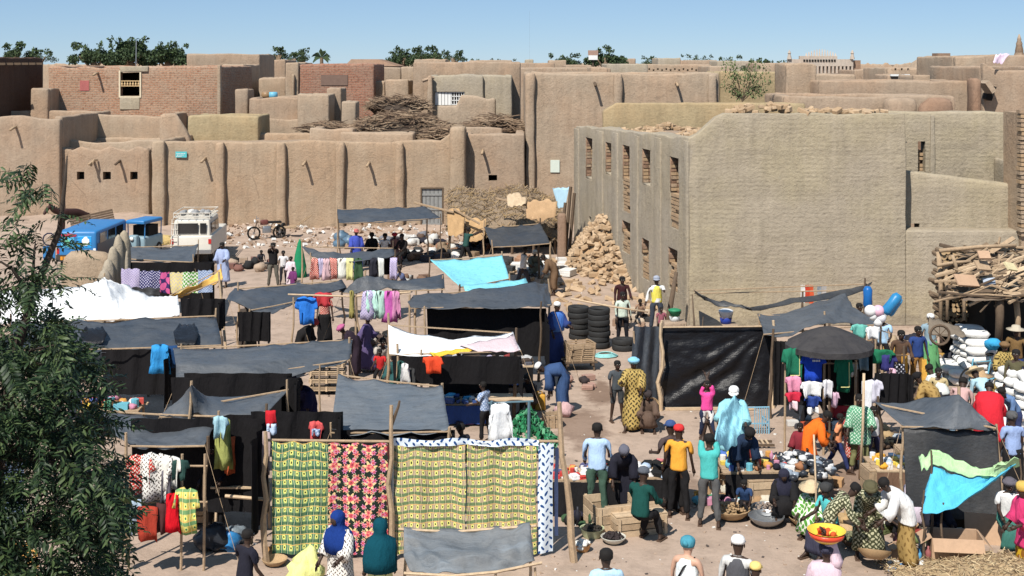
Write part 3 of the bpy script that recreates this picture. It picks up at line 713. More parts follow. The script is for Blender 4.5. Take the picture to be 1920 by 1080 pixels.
mb = MB(); p = WY(1911, 110, 110); mb.lathe([(.55, -1), (.5, .2), (.35, .6), (.38, .62), (.26, 1.2), (.30, 1.25), (.16, 1.6), (.2, 1.65), (.05, 2.1)], 8, p); mb.build('minaret', m_wall3, None, True, label='thin banded mud minaret at the far right skyline', cat='minaret')
A = empty('arcaded_building', (XA(1545, 150), 152, 0), 0, 'pale arcaded building with pinnacled arch on the skyline', 'mosque')
m_pale = mud('pale render', (.50, .43, .36)); Ya = 150
def abox(a, b, t, bt, y0=Ya, y1=None, m=None, nm='wall'):
 mb = MB(); mb.box((XA(a, Ya), y0, ZA(bt, Ya)), (XA(b, Ya), y1 or y0+.7, ZA(t, Ya))); return mb.build(nm, m or m_pale, A)
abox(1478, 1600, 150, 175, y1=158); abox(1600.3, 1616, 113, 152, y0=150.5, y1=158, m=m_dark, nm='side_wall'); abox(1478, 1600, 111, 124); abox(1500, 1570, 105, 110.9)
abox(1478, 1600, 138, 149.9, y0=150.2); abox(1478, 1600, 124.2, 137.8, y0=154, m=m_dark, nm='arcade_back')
for k in range(17): abox(1481+k*7.2, 1484.4+k*7.2, 124.2, 137.8, nm='pillar')
for k in range(12):
 c_ = 1510+k*5.0; t_ = 105-9*math.sin(math.pi*(k+.5)/12); mb = MB(); mb.add([WY(c_, 105, Ya), WY(c_+3.4, 105, Ya), WY(c_+3.4, 105, Ya+.7), WY(c_, 105, Ya+.7), WY(c_+1.0, t_-4, Ya+.2), WY(c_+2.4, t_-4, Ya+.2), WY(c_+2.4, t_-4, Ya+.5), WY(c_+1, t_-4, Ya+.5)], [(0,1,5,4),(1,2,6,5),(2,3,7,6),(3,0,4,7),(4,5,6,7)]); mb.build('pinnacle', m_pale, A)
for k in range(12):
 mb = MB(); mb.cbox(WY(1508+k*5.2, 113.5, Ya-.03), (.2, .1, .25)); mb.build('niche_shade', m_black, A)  # black blocks on the front stand for shade in the niches
for c_ in (1480, 1598):
 mb = MB(); mb.lathe([(.3, 0), (.15, .6), (.22, .7), (.02, 1.1)], 6, WY(c_, 111, Ya)); mb.build('finial', m_pale, A)
far = [(970, 1040, 118, 130), (1030, 1062, 113, 145), (985, 1000, 112, 150), (1060, 1110, 122, 120), (1108, 1140, 126, 100), (1138, 1215, 120, 118), (1156, 1192, 110, 150), (1210, 1335, 121, 125), (1234, 1276, 109, 160), (1276, 1345, 113, 190), (1330, 1372, 124, 110), (1345, 1425, 114, 170), (976, 1145, 127, 105), (1420, 1480, 118, 140), (1370, 1420, 117, 200), (880, 960, 113, 170)]
labs = ['flat house beside the wide tall one', 'small cube of a house under the round tree', 'thin chimney like turret', 'low wall under the signboard', 'pale step of wall near the tall tree', 'brown house with stick parapet', 'pale roof room right of the tall tree', 'long wall with double row of holes', 'pink roof room on the skyline', 'thin brown roofline', 'pale corner with dark recess', 'low roofs behind the sapling', 'wide low wall right behind the house with spouts', 'low wall left of the arcaded building', 'far thin wall before the green treeline', 'far flat roof behind the wide tall house']
for k, (a, b, c_, Y_) in enumerate(far):
 kw = {}
 if k == 7: kw = dict(windows=tuple((1216+i*8, 128+(i % 2)*2, 1219+i*8, 131+(i % 2)*2) for i in range(14)))
 if k == 12: kw = dict(windows=tuple((1000+i*10, 129, 1004+i*10, 132) for i in range(9)))
 house(a, b, c_, Y_, 7, (m_wall2, m_wall3, m_greyl)[k % 3], 'distant skyline: '+labs[k], par=.3, **kw)
house(-400, 2400, 121, 260, 20, m_wall3, 'farthest line of flat roofs along the whole horizon', cat='roofline', par=.2, tj=.6)
# ---------------------------------------------------------------- cloth and plastic materials
def tarpmat(name, col, rough=.55, dust=.35, spec=.4):
 k = ('tarp', name)
 if k in _mc: return _mc[k]
 t = NT(name); g = (t.n('ShaderNodeTexCoord'), 3); a = t.noise(g, .9, 5, .65); b = t.noise(g, 7, 4); c_ = t.noise(g, 60, 2)
 c = t.mix(t.ramp(a, [(.35, 0.0), (.7, dust)]), col, (.36, .33, .29))
 c = t.mix(t.ramp(b, [(.52, 0.0), (.75, .45)]), c, mul(col, .4))
 mp = t.n('ShaderNodeMapping', {3: (.5, 3.0, 1.0), 2: (0, 0, .5)}); t.link(g, mp.inputs[0]); st = t.noise(mp, 1.6, 4, .7)
 c = t.mix(t.ramp(st, [(.52, 0.0), (.68, .5*min(1, dust*3))]), c, mul(col, 1.9) if dust else col)
 c = t.mix(t.ramp(st, [(.30, .55), (.44, 0.0)]), c, mul(col, .5 if dust else .9))
 m = t.out(c, t.ramp(a, [(.3, rough*.75), (.7, min(1, rough*1.35))]), t.math('ADD', t.math('ADD', b, t.math('MULTIPLY', st, 2.2)), t.math('MULTIPLY', c_, .2)), .7, .022, spec)
 _mc[k] = m; return m
T1 = tarpmat('slate tarp', (.045, .055, .070), .5, .12)
T2 = tarpmat('grey tarp', (.062, .074, .090), .55, .14)
T3 = tarpmat('pale grey tarp', (.105, .124, .145), .55, .18)
T4 = tarpmat('charcoal tarp', (.030, .033, .038), .5, .15)
T5 = tarpmat('black plastic', (.009, .009, .011), .38, .0, .25)
T6 = tarpmat('black umbrella cloth', (.032, .030, .033), .7, .1, .2)
Twhite = tarpmat('white tarp', (.86, .86, .85), .7, .0, .2)
Tblue = tarpmat('turquoise tarp', (.22, .60, .70), .6, .0, .3)
Tyel = tarpmat('mustard tarp', (.72, .42, .10), .7, .05, .2)
def cm(col, name='cloth'):
 k = ('cm', name, tuple(round(c, 3) for c in col))
 if k in _mc: return _mc[k]
 t = NT(name); g = (t.n('ShaderNodeTexCoord'), 3); mp = t.n('ShaderNodeMapping', {3: (1, 1, .35)}); t.link(g, mp.inputs[0])
 a = t.noise(mp, 11, 3, .55); b = t.noise(g, 3, 4); c_ = t.noise(g, 45, 2)
 c = t.mix(t.ramp(b, [(.3, .35), (.65, 0.0)]), col, mul(col, .72)); c = t.mix(t.ramp(c_, [(.5, 0.0), (.8, .3)]), c, mul(col, 1.3))
 m = t.out(c, .9, t.math('ADD', a, t.math('MULTIPLY', c_, .06)), .9, .035, .1); _mc[k] = m; return m
def uvpat(name, fn, rough=.85):
 k = ('uv', name)
 if k in _mc: return _mc[k]
 t = NT(name); uv0 = t.n('ShaderNodeUVMap'); nn = t.noise(uv0, 1.8, 3, .6); uv = t.n('ShaderNodeVectorMath', {0: uv0, 1: t.n('ShaderNodeVectorMath', {0: (nn, 1), 1: (.13, .13, .13)}, operation='MULTIPLY')}, operation='ADD'); c = fn(t, uv); b = t.noise(uv, 9, 4)
 m = t.out(c, rough, b, .4, .01, .1); _mc[k] = m; return m
def cells(t, uv, sx, sy):
 s = t.n('ShaderNodeSeparateXYZ'); t.link(uv, s.inputs[0])
 u = t.math('MULTIPLY', (s, 0), sx); v = t.math('MULTIPLY', (s, 1), sy)
 return t.math('FRACT', u), t.math('FRACT', v), u, v
def dist(t, fu, fv, cx, cy, kx=1.0, ky=1.0):
 a = t.math('MULTIPLY', t.math('SUBTRACT', fu, cx), kx); b = t.math('MULTIPLY', t.math('SUBTRACT', fv, cy), ky)
 return t.math('SQRT', t.math('ADD', t.math('MULTIPLY', a, a), t.math('MULTIPLY', b, b)))
def step(t, x, th): return t.math('LESS_THAN', x, th)
def gt(t, x, th): return t.math('GREATER_THAN', x, th)
def plaid(base, stripe, line, dot, n):
 def f(t, uv):
  fu, fv, u, v = cells(t, uv, n, n*.70)
  c = t.mix(step(t, t.math('ABSOLUTE', t.math('SUBTRACT', fu, .5)), .24), base, stripe)
  c = t.mix(t.math('MULTIPLY', step(t, fv, .34), .8), c, line)
  c = t.mix(step(t, t.math('ABSOLUTE', t.math('SUBTRACT', fv, .42)), .035), c, (.72, .42, .12))
  c = t.mix(step(t, t.math('ABSOLUTE', t.math('SUBTRACT', fu, .02)), .03), c, (.75, .70, .40))
  d = dist(t, fu, fv, .5, .7)
  c = t.mix(step(t, d, .23), c, (.80, .80, .22)); c = t.mix(step(t, d, .11), c, dot)
  return c
 return f
c_plaidG = uvpat('green yellow plaid', plaid((.11, .23, .13), (.45, .54, .20), (.02, .09, .06), (.02, .03, .02), 9))
c_plaidP = uvpat('pinkish yellow plaid', plaid((.40, .29, .20), (.55, .50, .27), (.07, .17, .07), (.03, .03, .02), 9.5))
def flower(t, uv):
 c = (.02, .03, .022); first = True; base = None
 for sx, ox, oy, rad, col in ((6.9, .13, .43, .30, (.62, .55, .32)), (3.3, .0, .0, .36, (.86, .62, .30)), (4.9, .37, .61, .31, (.80, .30, .22)), (6.1, .72, .18, .30, (.66, .22, .42))):
  mp = t.n('ShaderNodeMapping', {1: (ox, oy, 0)}); t.link(uv, mp.inputs[0])
  fu, fv, u, v = cells(t, mp, sx, sx*1.05)
  jx = t.math('ADD', t.math('MULTIPLY', t.math('SINE', t.math('MULTIPLY', t.math('FLOOR', v), 7.7)), .07), .5)
  a = t.math('SUBTRACT', fu, jx); b = t.math('SUBTRACT', fv, .5)
  d = dist(t, fu, fv, .5, .5) if False else t.math('SQRT', t.math('ADD', t.math('MULTIPLY', a, a), t.math('MULTIPLY', b, b)))
  an = t.math('ARCTAN2', b, a)
  pr = t.math('MULTIPLY', t.math('ADD', t.math('MULTIPLY', t.math('COSINE', t.math('MULTIPLY', an, 6.0)), .30), .72), rad)
  pet = t.math('LESS_THAN', d, pr)
  base = base if base is not None else c
  base = t.mix(pet, base, col)
  base = t.mix(t.math('LESS_THAN', d, rad*.42), base, (.62, .10, .12)); base = t.mix(t.math('LESS_THAN', d, rad*.14), base, (.25, .04, .05))
 return base
c_floral = uvpat('black cloth with big flowers', flower)
def leafy(base, fg, sx, asp=2.2, r=.30):
 def f(t, uv):
  out = base
  for ox, oy, k in ((0, 0, 1.0), (.5, .53, -1.0)):
   mp = t.n('ShaderNodeMapping', {1: (ox/sx, oy/sx, 0)}); t.link(uv, mp.inputs[0]); fu, fv, u, v = cells(t, mp, sx, sx)
   a = t.math('SUBTRACT', fu, .5); b = t.math('SUBTRACT', fv, .5)
   p = t.math('ADD', a, t.math('MULTIPLY', b, k*.8)); q = t.math('SUBTRACT', b, t.math('MULTIPLY', a, k*.8))
   d = t.math('SQRT', t.math('ADD', t.math('MULTIPLY', t.math('MULTIPLY', p, p), asp*asp), t.math('MULTIPLY', q, q)))
   out = t.mix(t.math('LESS_THAN', d, r), out, fg)
  return out
 return f
c_bluew = uvpat('white cloth with blue leaves', leafy((.70, .78, .85), (.02, .07, .22), 7, 2.0, .34))
c_navy = uvpat('navy cloth with pale spots', leafy((.03, .03, .12), (.62, .60, .75), 11, 1.6, .34))
c_lilac = uvpat('lilac patterned cloth', leafy((.52, .46, .62), (.25, .20, .42), 12, 2.2, .36))
c_pinkz = uvpat('pink and navy zigzag cloth', leafy((.05, .03, .12), (.65, .12, .30), 3, 1.6, .5))
c_yelf = uvpat('yellow flowered cloth', leafy((.70, .60, .25), (.55, .48, .40), 9, 1.5, .4))
c_greenw = uvpat('green leaf cloth', leafy((.75, .75, .65), (.10, .30, .05), 8, 1.7, .5))
c_camo = uvpat('olive and cream print', leafy((.07, .075, .04), (.52, .50, .33), 12, 2.0, .42))
c_gold = uvpat('gold and brown print', leafy((.42, .30, .10), (.06, .045, .02), 9, 2.0, .42))
c_brownp = uvpat('brown gold wrap print', leafy((.38, .25, .09), (.20, .12, .04), 6, 2.0, .3))
c_greenp = uvpat('green and white print', leafy((.10, .30, .17), (.62, .75, .62), 13, 2.3, .4))
c_yelsp = uvpat('yellow cloth with dots', leafy((.82, .80, .38), (.35, .34, .12), 5, 1.0, .12))
c_redw = uvpat('red and cream print', leafy((.48, .05, .04), (.70, .66, .55), 15, 2.4, .42))
c_whitef = uvpat('white print cloth', leafy((.75, .72, .66), (.12, .10, .09), 13, 2.6, .42))
c_chk = uvpat('yellow green check', plaid((.55, .45, .10), (.65, .60, .20), (.05, .25, .12), (.05, .2, .1), 8))
c_stripe = uvpat('blue white stripe', leafy((.55, .62, .75), (.20, .28, .45), 12, .2, .2))
c_blkw = uvpat('black and white print', leafy((.03, .03, .04), (.6, .6, .65), 10, 1.3, .25))
# ---------------------------------------------------------------- canopies, poles, ropes
def sheet(rows, nu=30, nv=16, sag=.25, edge=0.05, wr=.042, seed=0, thick=.012, wf=2.2, lin=0.0, fold=0.0, droop=.0, uvs=1.0):
 """rows: lists of world points, from the back edge to the front edge, each from left to right"""
 def ev(pts, u):
  x = u*(len(pts)-1); i = min(int(x), len(pts)-2); return pts[i].lerp(pts[i+1], x-i)
 vs = []; uv = []; mb = MB(); a0 = rows[0]; W_ = sum((a0[i+1]-a0[i]).length for i in range(len(a0)-1)); H_ = (rows[-1][0]-rows[0][0]).length
 H_ = max(H_, .3)
 for j in range(nv+1):
  v = j/nv; y = v*(len(rows)-1); k = min(int(y), len(rows)-2)
  for i in range(nu+1):
   u = i/nu; p = ev(rows[k], u).lerp(ev(rows[k+1], u), y-k)
   s = sag*(4*u*(1-u))*(.35+.65*4*v*(1-v)) + edge*abs(math.sin(math.pi*u*3))*(abs(v-.5)*2)**2
   n_ = wr*1.5*(noise.noise(Vector((u*W_*wf*.6+seed, v*H_*wf*.6, seed))) + .6*noise.noise(Vector((u*W_*wf*1.7, v*H_*wf*1.1+seed, 3))))
   cr = 0
   for cu, cv in ((0,0),(1,0),(0,1),(1,1)):
    du, dw = (u-cu)*W_, (v-cv)*H_; r_ = math.hypot(du, dw)
    cr += math.sin(math.atan2(dw, du)*14+seed)*math.exp(-r_*1.1)*min(1, r_*2)
   f_ = fold*math.sin(u*W_*9+2*noise.noise(Vector((u*6, seed, 0))))
   q = p + Vector((0, 0, -s+n_+wr*.8*cr))
   if fold: q += Vector((0, -1, 0))*f_*(.3+.7*v)
   vs.append(q); uv.append((u*W_*uvs, v*H_*uvs))
 fs = [(j*(nu+1)+i, (j+1)*(nu+1)+i, (j+1)*(nu+1)+i+1, j*(nu+1)+i+1) for j in range(nv) for i in range(nu)]
 n = len(vs); e = [Vector(p)-Vector((0, -.3*thick if fold else 0, thick)) for p in vs]
 fs2 = [tuple(n+i for i in reversed(f)) for f in fs]
 rim = []
 loop = [i for i in range(nu+1)] + [j*(nu+1)+nu for j in range(1, nv+1)] + [nv*(nu+1)+i for i in range(nu-1, -1, -1)] + [j*(nu+1) for j in range(nv-1, 0, -1)]
 for a in range(len(loop)):
  b = loop[(a+1) % len(loop)]; a = loop[a]; rim.append((a, b, n+b, n+a))
 mb.add(vs+e, fs+fs2+rim, 0, uv+uv); return mb
def pole(root, top, r=.035, lean=(0, 0), over=.15, mat=None, crook=.05, name='pole', base=None):
 b = Vector(base) if base is not None else Vector((top.x+lean[0], top.y+lean[1], 0)); b.z = GZ(b.x, b.y)-.05
 t_ = Vector(top); t_.z += over
 pts = []
 for k in range(7):
  u = k/6; p = b.lerp(t_, u); s = math.sin(math.pi*u)*crook
  pts.append(p+Vector((s*nz(u*3+top.x, top.y)*2, s*nz(top.x, u*3)*2, 0)))
 mb = MB(); mb.tube(pts, [r*1.25-(r*.5)*k/6 for k in range(7)], 6)
 return mb.build(name, mat or m_wood, root)
def rope(root, a, b, sag=.05, r=.01, mat=None, name='rope'):
 mb = MB(); a, b = Vector(a), Vector(b)
 mb.tube([a.lerp(b, k/8)-Vector((0,0,sag*4*(k/8)*(1-k/8))) for k in range(9)], r, 4); return mb.build(name, mat or m_woodl, root)
def stall(label, rows, mat, poles=None, name='market_stall', cat='market stall', lean=.1, rail=True, group=None, **kw):
 """rows of (px, py, z) picture points"""
 R = [[W(*p) for p in r] for r in rows]
 al = [p for r in R for p in r]; c = sum(al, Vector())/len(al)
 root = empty(name, (c.x, c.y, 0), 0, label, cat, group)
 sheet(R, **kw).build('canopy', mat, root, True)
 if poles is None: poles = [R[0][0], R[0][-1], R[-1][0], R[-1][-1]]
 else: poles = [W(*p) for p in poles]
 for k, p in enumerate(poles): pole(root, p, rnd.uniform(.025, .04), (rnd.uniform(-lean, lean), rnd.uniform(-lean, lean)), over=rnd.uniform(.03, .25), mat=rnd.choice((m_wood, m_wood, m_woodd)))
 for k in (0, -1):
  p = W(*(rows[0][k] if k else rows[-1][0])) if False else R[-1][k]; q = Vector((p.x+(-.7 if k == 0 else .7), p.y-.5, .03)); rope(root, p, q, .03, .005, m_wood)
 if rail:
  for r in (R[0], R[-1]):
   mb = MB(); mb.tube([r[0]-Vector((0,0,.03)), (r[0]+r[-1])/2-Vector((0,0,.03+.5*kw.get('sag', .25)*.35)), r[-1]-Vector((0,0,.03))], .018, 5); mb.build('rail', m_wood, root)
 return root
Z = 2.1
s1 = stall('thin slate tarp stretched by the grey door of the long wall', [[(632, 392, 2.3), (720, 388, 2.35), (800, 388, 2.3)], [(634, 418, 2.0), (730, 414, 2.0), (826, 408, 2.0)]], T1, sag=.05, seed=1)
s2 = stall('dark charcoal tarp stall in front of the thatched shelter', [[(908, 425, 2.1), (1013, 418, 2.2)], [(922, 462, 1.9), (1032, 455, 1.9)]], T4, sag=.15, seed=2)
s3 = stall('bright turquoise tarp stretched over a stall', [[(806, 486, 2.1), (941, 477, 2.2)], [(862, 537, 1.8), (955, 521, 1.8)]], Tblue, sag=.12, seed=3, wr=.02)
sheet([[W(868, 533, 1.85), W(985, 521, 1.8)], [W(872, 545, 1.75), W(990, 531, 1.7)]], nu=10, nv=3, sag=.02, wr=.01).build('side_flap', Tblue, s3, True)
s4 = stall('grey tarp stall with a line of patterned cloths below the white pickup', [[(243, 462, 2.2), (372, 458, 2.2)], [(228, 483, 2.05), (362, 490, 2.05)]], T2, sag=.08, seed=4)
s5 = empty('white_tent', (-12, 37, 0), 0, 'big white sheet tent at the left behind the leafy tree', 'tent')
sheet([[W(-90, 545, 1.6), W(40, 541, 1.8), W(150, 537, 2.0), W(196, 517, 2.5), W(232, 534, 2.0), W(285, 552, 1.7), W(333, 553, 1.7)],
       [W(-90, 575, 1.8), W(40, 573, 1.9), W(150, 570, 2.0), W(205, 560, 2.1), W(235, 568, 1.9), W(285, 574, 1.8), W(336, 574, 1.7)],
       [W(-90, 606, 1.5), W(40, 604, 1.6), W(150, 600, 1.7), W(205, 597, 1.7), W(235, 596, 1.7), W(285, 593, 1.7), W(337, 590, 1.6)]], nu=60, nv=16, sag=.0, wr=.05, seed=5).build('canopy', Twhite, s5, True)
for p in ((-60, 600, 1.4), (140, 600, 1.6), (335, 588, 1.5), (196, 522, 2.2)): pole(s5, W(*p))
s6 = stall('long slate tarp with two black patches in front of the white tent', [[(20, 603, 2.1), (200, 597, 2.2), (405, 590, 2.15)], [(30, 655, 2.0), (220, 652, 1.85), (416, 645, 1.9)]], T1, sag=.1, seed=6, nu=40, wr=.05)
for (a, b, c_, d) in ((150, 612, 200, 640), (325, 605, 372, 643)):
 sheet([[W(a+12, b, 2.14), W(c_-8, b, 2.14)], [W(a, (b+d)/2, 2.02), W(c_, (b+d)/2+2, 2.04)], [W(a+4, d, 1.93), W(c_-5, d, 1.95)]], nu=8, nv=6, sag=.0, wr=.02, seed=a).build('patch', T5, s6, True)
s7 = stall('widest slate grey tarp stall left of centre, sagging to the left', [[(325, 652, 2.0), (480, 648, 2.1), (585, 637, 2.2), (661, 635, 2.2)], [(330, 684, 2.1), (480, 678, 2.1), (585, 668, 2.05), (658, 660, 2.05)], [(330, 719, 1.8), (480, 707, 1.85), (600, 690, 1.9), (655, 673, 2.0)]], T2, sag=.05, seed=7, nu=36, poles=[(330, 719, 1.8), (600, 692, 1.9), (655, 640, 2.2), (340, 655, 2.0)])
s8 = stall('peaked grey tarp stall left of the plaid cloths', [[(312, 768, 1.95), (345, 735, 2.3), (359, 721, 2.6), (385, 737, 2.2), (430, 743, 2.0), (515, 735, 2.15), (541, 728, 2.2)], [(300, 779, 1.95), (340, 775, 2.0), (370, 776, 2.0), (400, 777, 2.0), (430, 776, 2.0), (480, 773, 2.0), (503, 770, 2.0)]], T2, sag=.0, seed=8, nu=40, poles=[(359, 721, 2.55), (538, 730, 2.2), (500, 772, 2.0)], wr=.02)
s9 = stall('grey tarp stall over the hanging red clothes', [[(190, 768, 2.0), (300, 779, 1.95), (412, 778, 2.0)], [(215, 812, 1.95), (300, 810, 1.95), (398, 805, 1.95)], [(240, 833, 1.9), (310, 835, 1.88), (384, 833, 1.9)]], T2, sag=.08, seed=9, poles=[(236, 835, 1.9), (410, 780, 2.0), (390, 832, 1.9)])
s10 = stall('square pale grey tarp stall right above the floral cloth', [[(634, 700, 2.05), (735, 712, 2.1), (829, 722, 2.1)], [(620, 808, 1.85), (735, 806, 1.9), (843, 806, 1.9)]], T3, sag=.1, seed=10, nv=22, wr=.025)
s11 = stall('dark folded tarp over hanging blue shirt left of centre', [[(440, 540, 2.1), (520, 531, 2.15), (640, 524, 2.2)], [(424, 560, 2.1), (520, 556, 2.0), (650, 540, 2.0)], [(468, 580, 1.9), (512, 583, 1.85), (556, 563, 2.0)]], T1, sag=.06, seed=11, nu=30, poles=[(550, 572, 2.0), (468, 582, 1.9), (640, 528, 2.1), (446, 542, 2.1)])
s11b = stall('small dark peaked tarp over the pink and mint dresses', [[(636, 545, 1.9), (662, 527, 2.2), (685, 512, 2.4), (730, 521, 2.25), (832, 516, 2.2)], [(640, 548, 1.9), (668, 545, 1.95), (700, 541, 2.0), (740, 539, 2.0), (834, 541, 2.0)]], T1, sag=.02, seed=12, poles=[(685, 512, 2.4), (830, 520, 2.2), (668, 545, 1.9)])
s12 = stall('dark tarp stall with black interior in the middle of the market', [[(775, 553, 2.2), (900, 540, 2.3), (1005, 527, 2.35), (1029, 532, 2.1)], [(764, 565, 2.1), (900, 556, 2.15), (1010, 548, 2.15), (1031, 553, 2.0)], [(770, 576, 2.0), (900, 575, 2.0), (1012, 573, 2.0), (1035, 570, 1.95)]], T1, sag=.03, seed=13, nu=30, poles=[(796, 578, 2.0), (1015, 574, 2.0), (1028, 536, 2.2), (780, 556, 2.1)])
s13 = stall('white banner cloth stall with a yellow strip and pinkish end', [[(728, 607, 2.4), (780, 626, 2.1), (850, 633, 2.0), (910, 629, 2.0), (962, 622, 2.1)], [(730, 663, 1.9), (780, 665, 1.88), (812, 666, 1.85), (885, 655, 1.9), (930, 656, 1.9), (976, 656, 1.9)]], Twhite, sag=.0, seed=14, nu=30, wr=.03, poles=[(728, 607, 2.4), (968, 626, 2.1), (790, 662, 1.9), (745, 662, 1.9)])
sheet([[W(860, 646, 1.97), W(962, 625, 2.105)], [W(888, 655.5, 1.93), W(974, 656, 1.93)]], nu=8, nv=5, sag=.0, wr=.012).build('pink_end', cm((.62, .50, .52)), s13, True)
sheet([[W(805, 660, 1.905), W(885, 648, 1.95)], [W(812, 667, 1.88), W(886, 655, 1.92)]], nu=8, nv=2, sag=.0, wr=.01).build('yellow_strip', cm((.80, .50, .06)), s13, True)
s14 = stall('small sagging tarp above a rail of printed clothes at the back', [[(566, 461, 2.35), (620, 474, 2.2), (680, 471, 2.2), (737, 464, 2.3)], [(582, 479, 2.1), (630, 487, 2.05), (680, 489, 2.05), (741, 480, 2.1)]], T1, sag=.0, seed=15)
s16 = stall('drooping thin black tarp close to the grey building', [[(1300, 543, 2.4), (1345, 562, 2.2), (1405, 574, 2.1), (1520, 552, 2.2), (1636, 530, 2.4)], [(1302, 548, 2.3), (1350, 572, 2.1), (1410, 577, 2.05), (1530, 563, 2.1), (1625, 542, 2.25)]], T4, sag=.0, seed=16, nu=30, nv=4, poles=[(1505, 556, 2.1), (1622, 532, 2.4)])
s17 = stall('grey tarp stall behind the black umbrella', [[(1420, 588, 2.1), (1500, 578, 2.1), (1586, 545, 2.5), (1600, 575, 2.2), (1655, 600, 1.95)], [(1432, 625, 2.0), (1490, 622, 2.0), (1550, 600, 2.15), (1600, 604, 2.0), (1650, 606, 1.93)]], T2, sag=.0, seed=17, nu=30, poles=[(1546, 590, 2.2), (1424, 592, 2.1), (1450, 628, 2.0), (1650, 602, 1.9)])
s19 = stall('ridged slate tarp with black side sheet at the right', [[(1640, 754, 2.05), (1700, 750, 2.0), (1798, 734, 2.45), (1830, 765, 2.2), (1868, 800, 1.95)], [(1690, 797, 1.9), (1730, 799, 1.9), (1790, 798, 1.95), (1835, 801, 1.92), (1869, 802, 1.9)]], T2, sag=.0, seed=18, nu=36, wr=.02, poles=[(1646, 756, 2.0), (1798, 736, 2.4), (1868, 803, 1.85), (1692, 800, 1.85)])
a, b = W(1694, 799, 1.88), W(1869, 803, 1.88)
sheet([[a, b], [Vector((a.x+.02, a.y-.1, .35)), Vector((b.x+.05, b.y-.15, .3))]], nu=40, nv=14, sag=0, wr=.03, fold=.03, seed=3).build('side_sheet', T4, s19, True)
bw_ = empty('black_screen', (XA(1345, 31.4), 31.4, 0), 0, 'tall black plastic sheet stretched between pale poles', 'screen')
a, b = WY(1240, 612, 31.5), WY(1448, 610, 31.5)
a2, b2 = WY(1238, 768, 31.3), WY(1440, 765, 31.3); a2.z = .06; b2.z = .06
def screen(A, B, A2, B2, nu, nv, seed, diag=True):
 vs = []; fs = []
 for j in range(nv+1):
  for i in range(nu+1):
   u, v = i/nu, j/nv; p = A.lerp(B, u).lerp(A2.lerp(B2, u), v)
   r_ = math.hypot(1-u, v); th = math.atan2(v, 1-u)
   f_ = .05*math.sin(th*22+seed+2*nz(u*3, v*3))*min(1, r_*1.4)*math.exp(-((th-.95)/.5)**2) if diag else .05*math.sin(u*16+seed+v*2)
   vs.append(p+Vector((0, -1, 0))*(f_+.05*nz(u*4, v*4, seed)+.02*nz(u*13, v*13, seed)))
 n = len(vs); e = [p+Vector((0, .012, 0)) for p in vs]
 fs = [(j*(nu+1)+i, (j+1)*(nu+1)+i, (j+1)*(nu+1)+i+1, j*(nu+1)+i+1) for j in range(nv) for i in range(nu)]
 mb = MB(); mb.add(vs+e, fs+[tuple(n+i for i in reversed(f)) for f in fs]); return mb
screen(a, b, a2, b2, 50, 40, 1).build('sheet', T5, bw_, True)
c_ = WY(1188, 612, 30.6); c2_ = WY(1178, 765, 30.2); c2_.z = .1
screen(c_, a-Vector((.05, .05, 0)), c2_, a2-Vector((.05, .1, 0)), 26, 20, 4, False).build('wing_sheet', T1, bw_, True)
for p in (a, b, WY(1238, 700, 31.2)): pole(bw_, Vector((p.x, p.y-.12, 2.0)), .045, over=.15, mat=m_woodl, crook=.08)
pole(bw_, Vector((c_.x, c_.y, 1.95)), .03, over=.1)
mb = MB(); mb.tube([a-Vector((0,.1,0)), b-Vector((0,.1,0))], .02, 5); mb.build('rail', m_woodl, bw_)
mb = MB(); mb.cbox((a2.x+1.2, a2.y-.15, .05), (2.2, .08, .06), 0, Matrix.Rotation(.03, 4, 'Z')); mb.build('weight_plank', m_woodl, bw_)
# ---- big umbrella
um = WY(1555, 645, 27.9); U = empty('market_umbrella', (um.x, um.y, 0), 0, 'wide black umbrella shading the hanging football shirts', 'umbrella')
mb = MB(); n = 8; vs = []; R0 = .96
seg = 32; prof = [(0, .40), (.25, .34), (.5, .25), (.75, .13), (1, 0), (1.0, -.12)]
for (r, z) in prof:
 for k in range(seg):
  th = 2*math.pi*k/seg; sc = 1-.05*r*(1-abs(math.cos(th*4)))
  vs.append((um.x+R0*r*sc*math.cos(th), um.y+R0*r*sc*math.sin(th), um.z+z-.02*(1-abs(math.cos(th*4)))*r))
fs = [(j*seg+k, j*seg+(k+1)%seg, (j+1)*seg+(k+1)%seg, (j+1)*seg+k) for j in range(len(prof)-1) for k in range(seg)]
mb.add(vs, fs); mb.build('umbrella_canopy', T6, U)
mb = MB(); mb.tube([(um.x, um.y, 0), (um.x, um.y, um.z+.45)], .025, 8); mb.build('pole', m_woodd, U)
for k in range(8):
 th = math.pi/4*k; mb = MB(); mb.tube([(um.x, um.y, um.z+.34), (um.x+.95*math.cos(th), um.y+.95*math.sin(th), um.z-.04)], .008, 4); mb.build('rib', m_woodd, U)
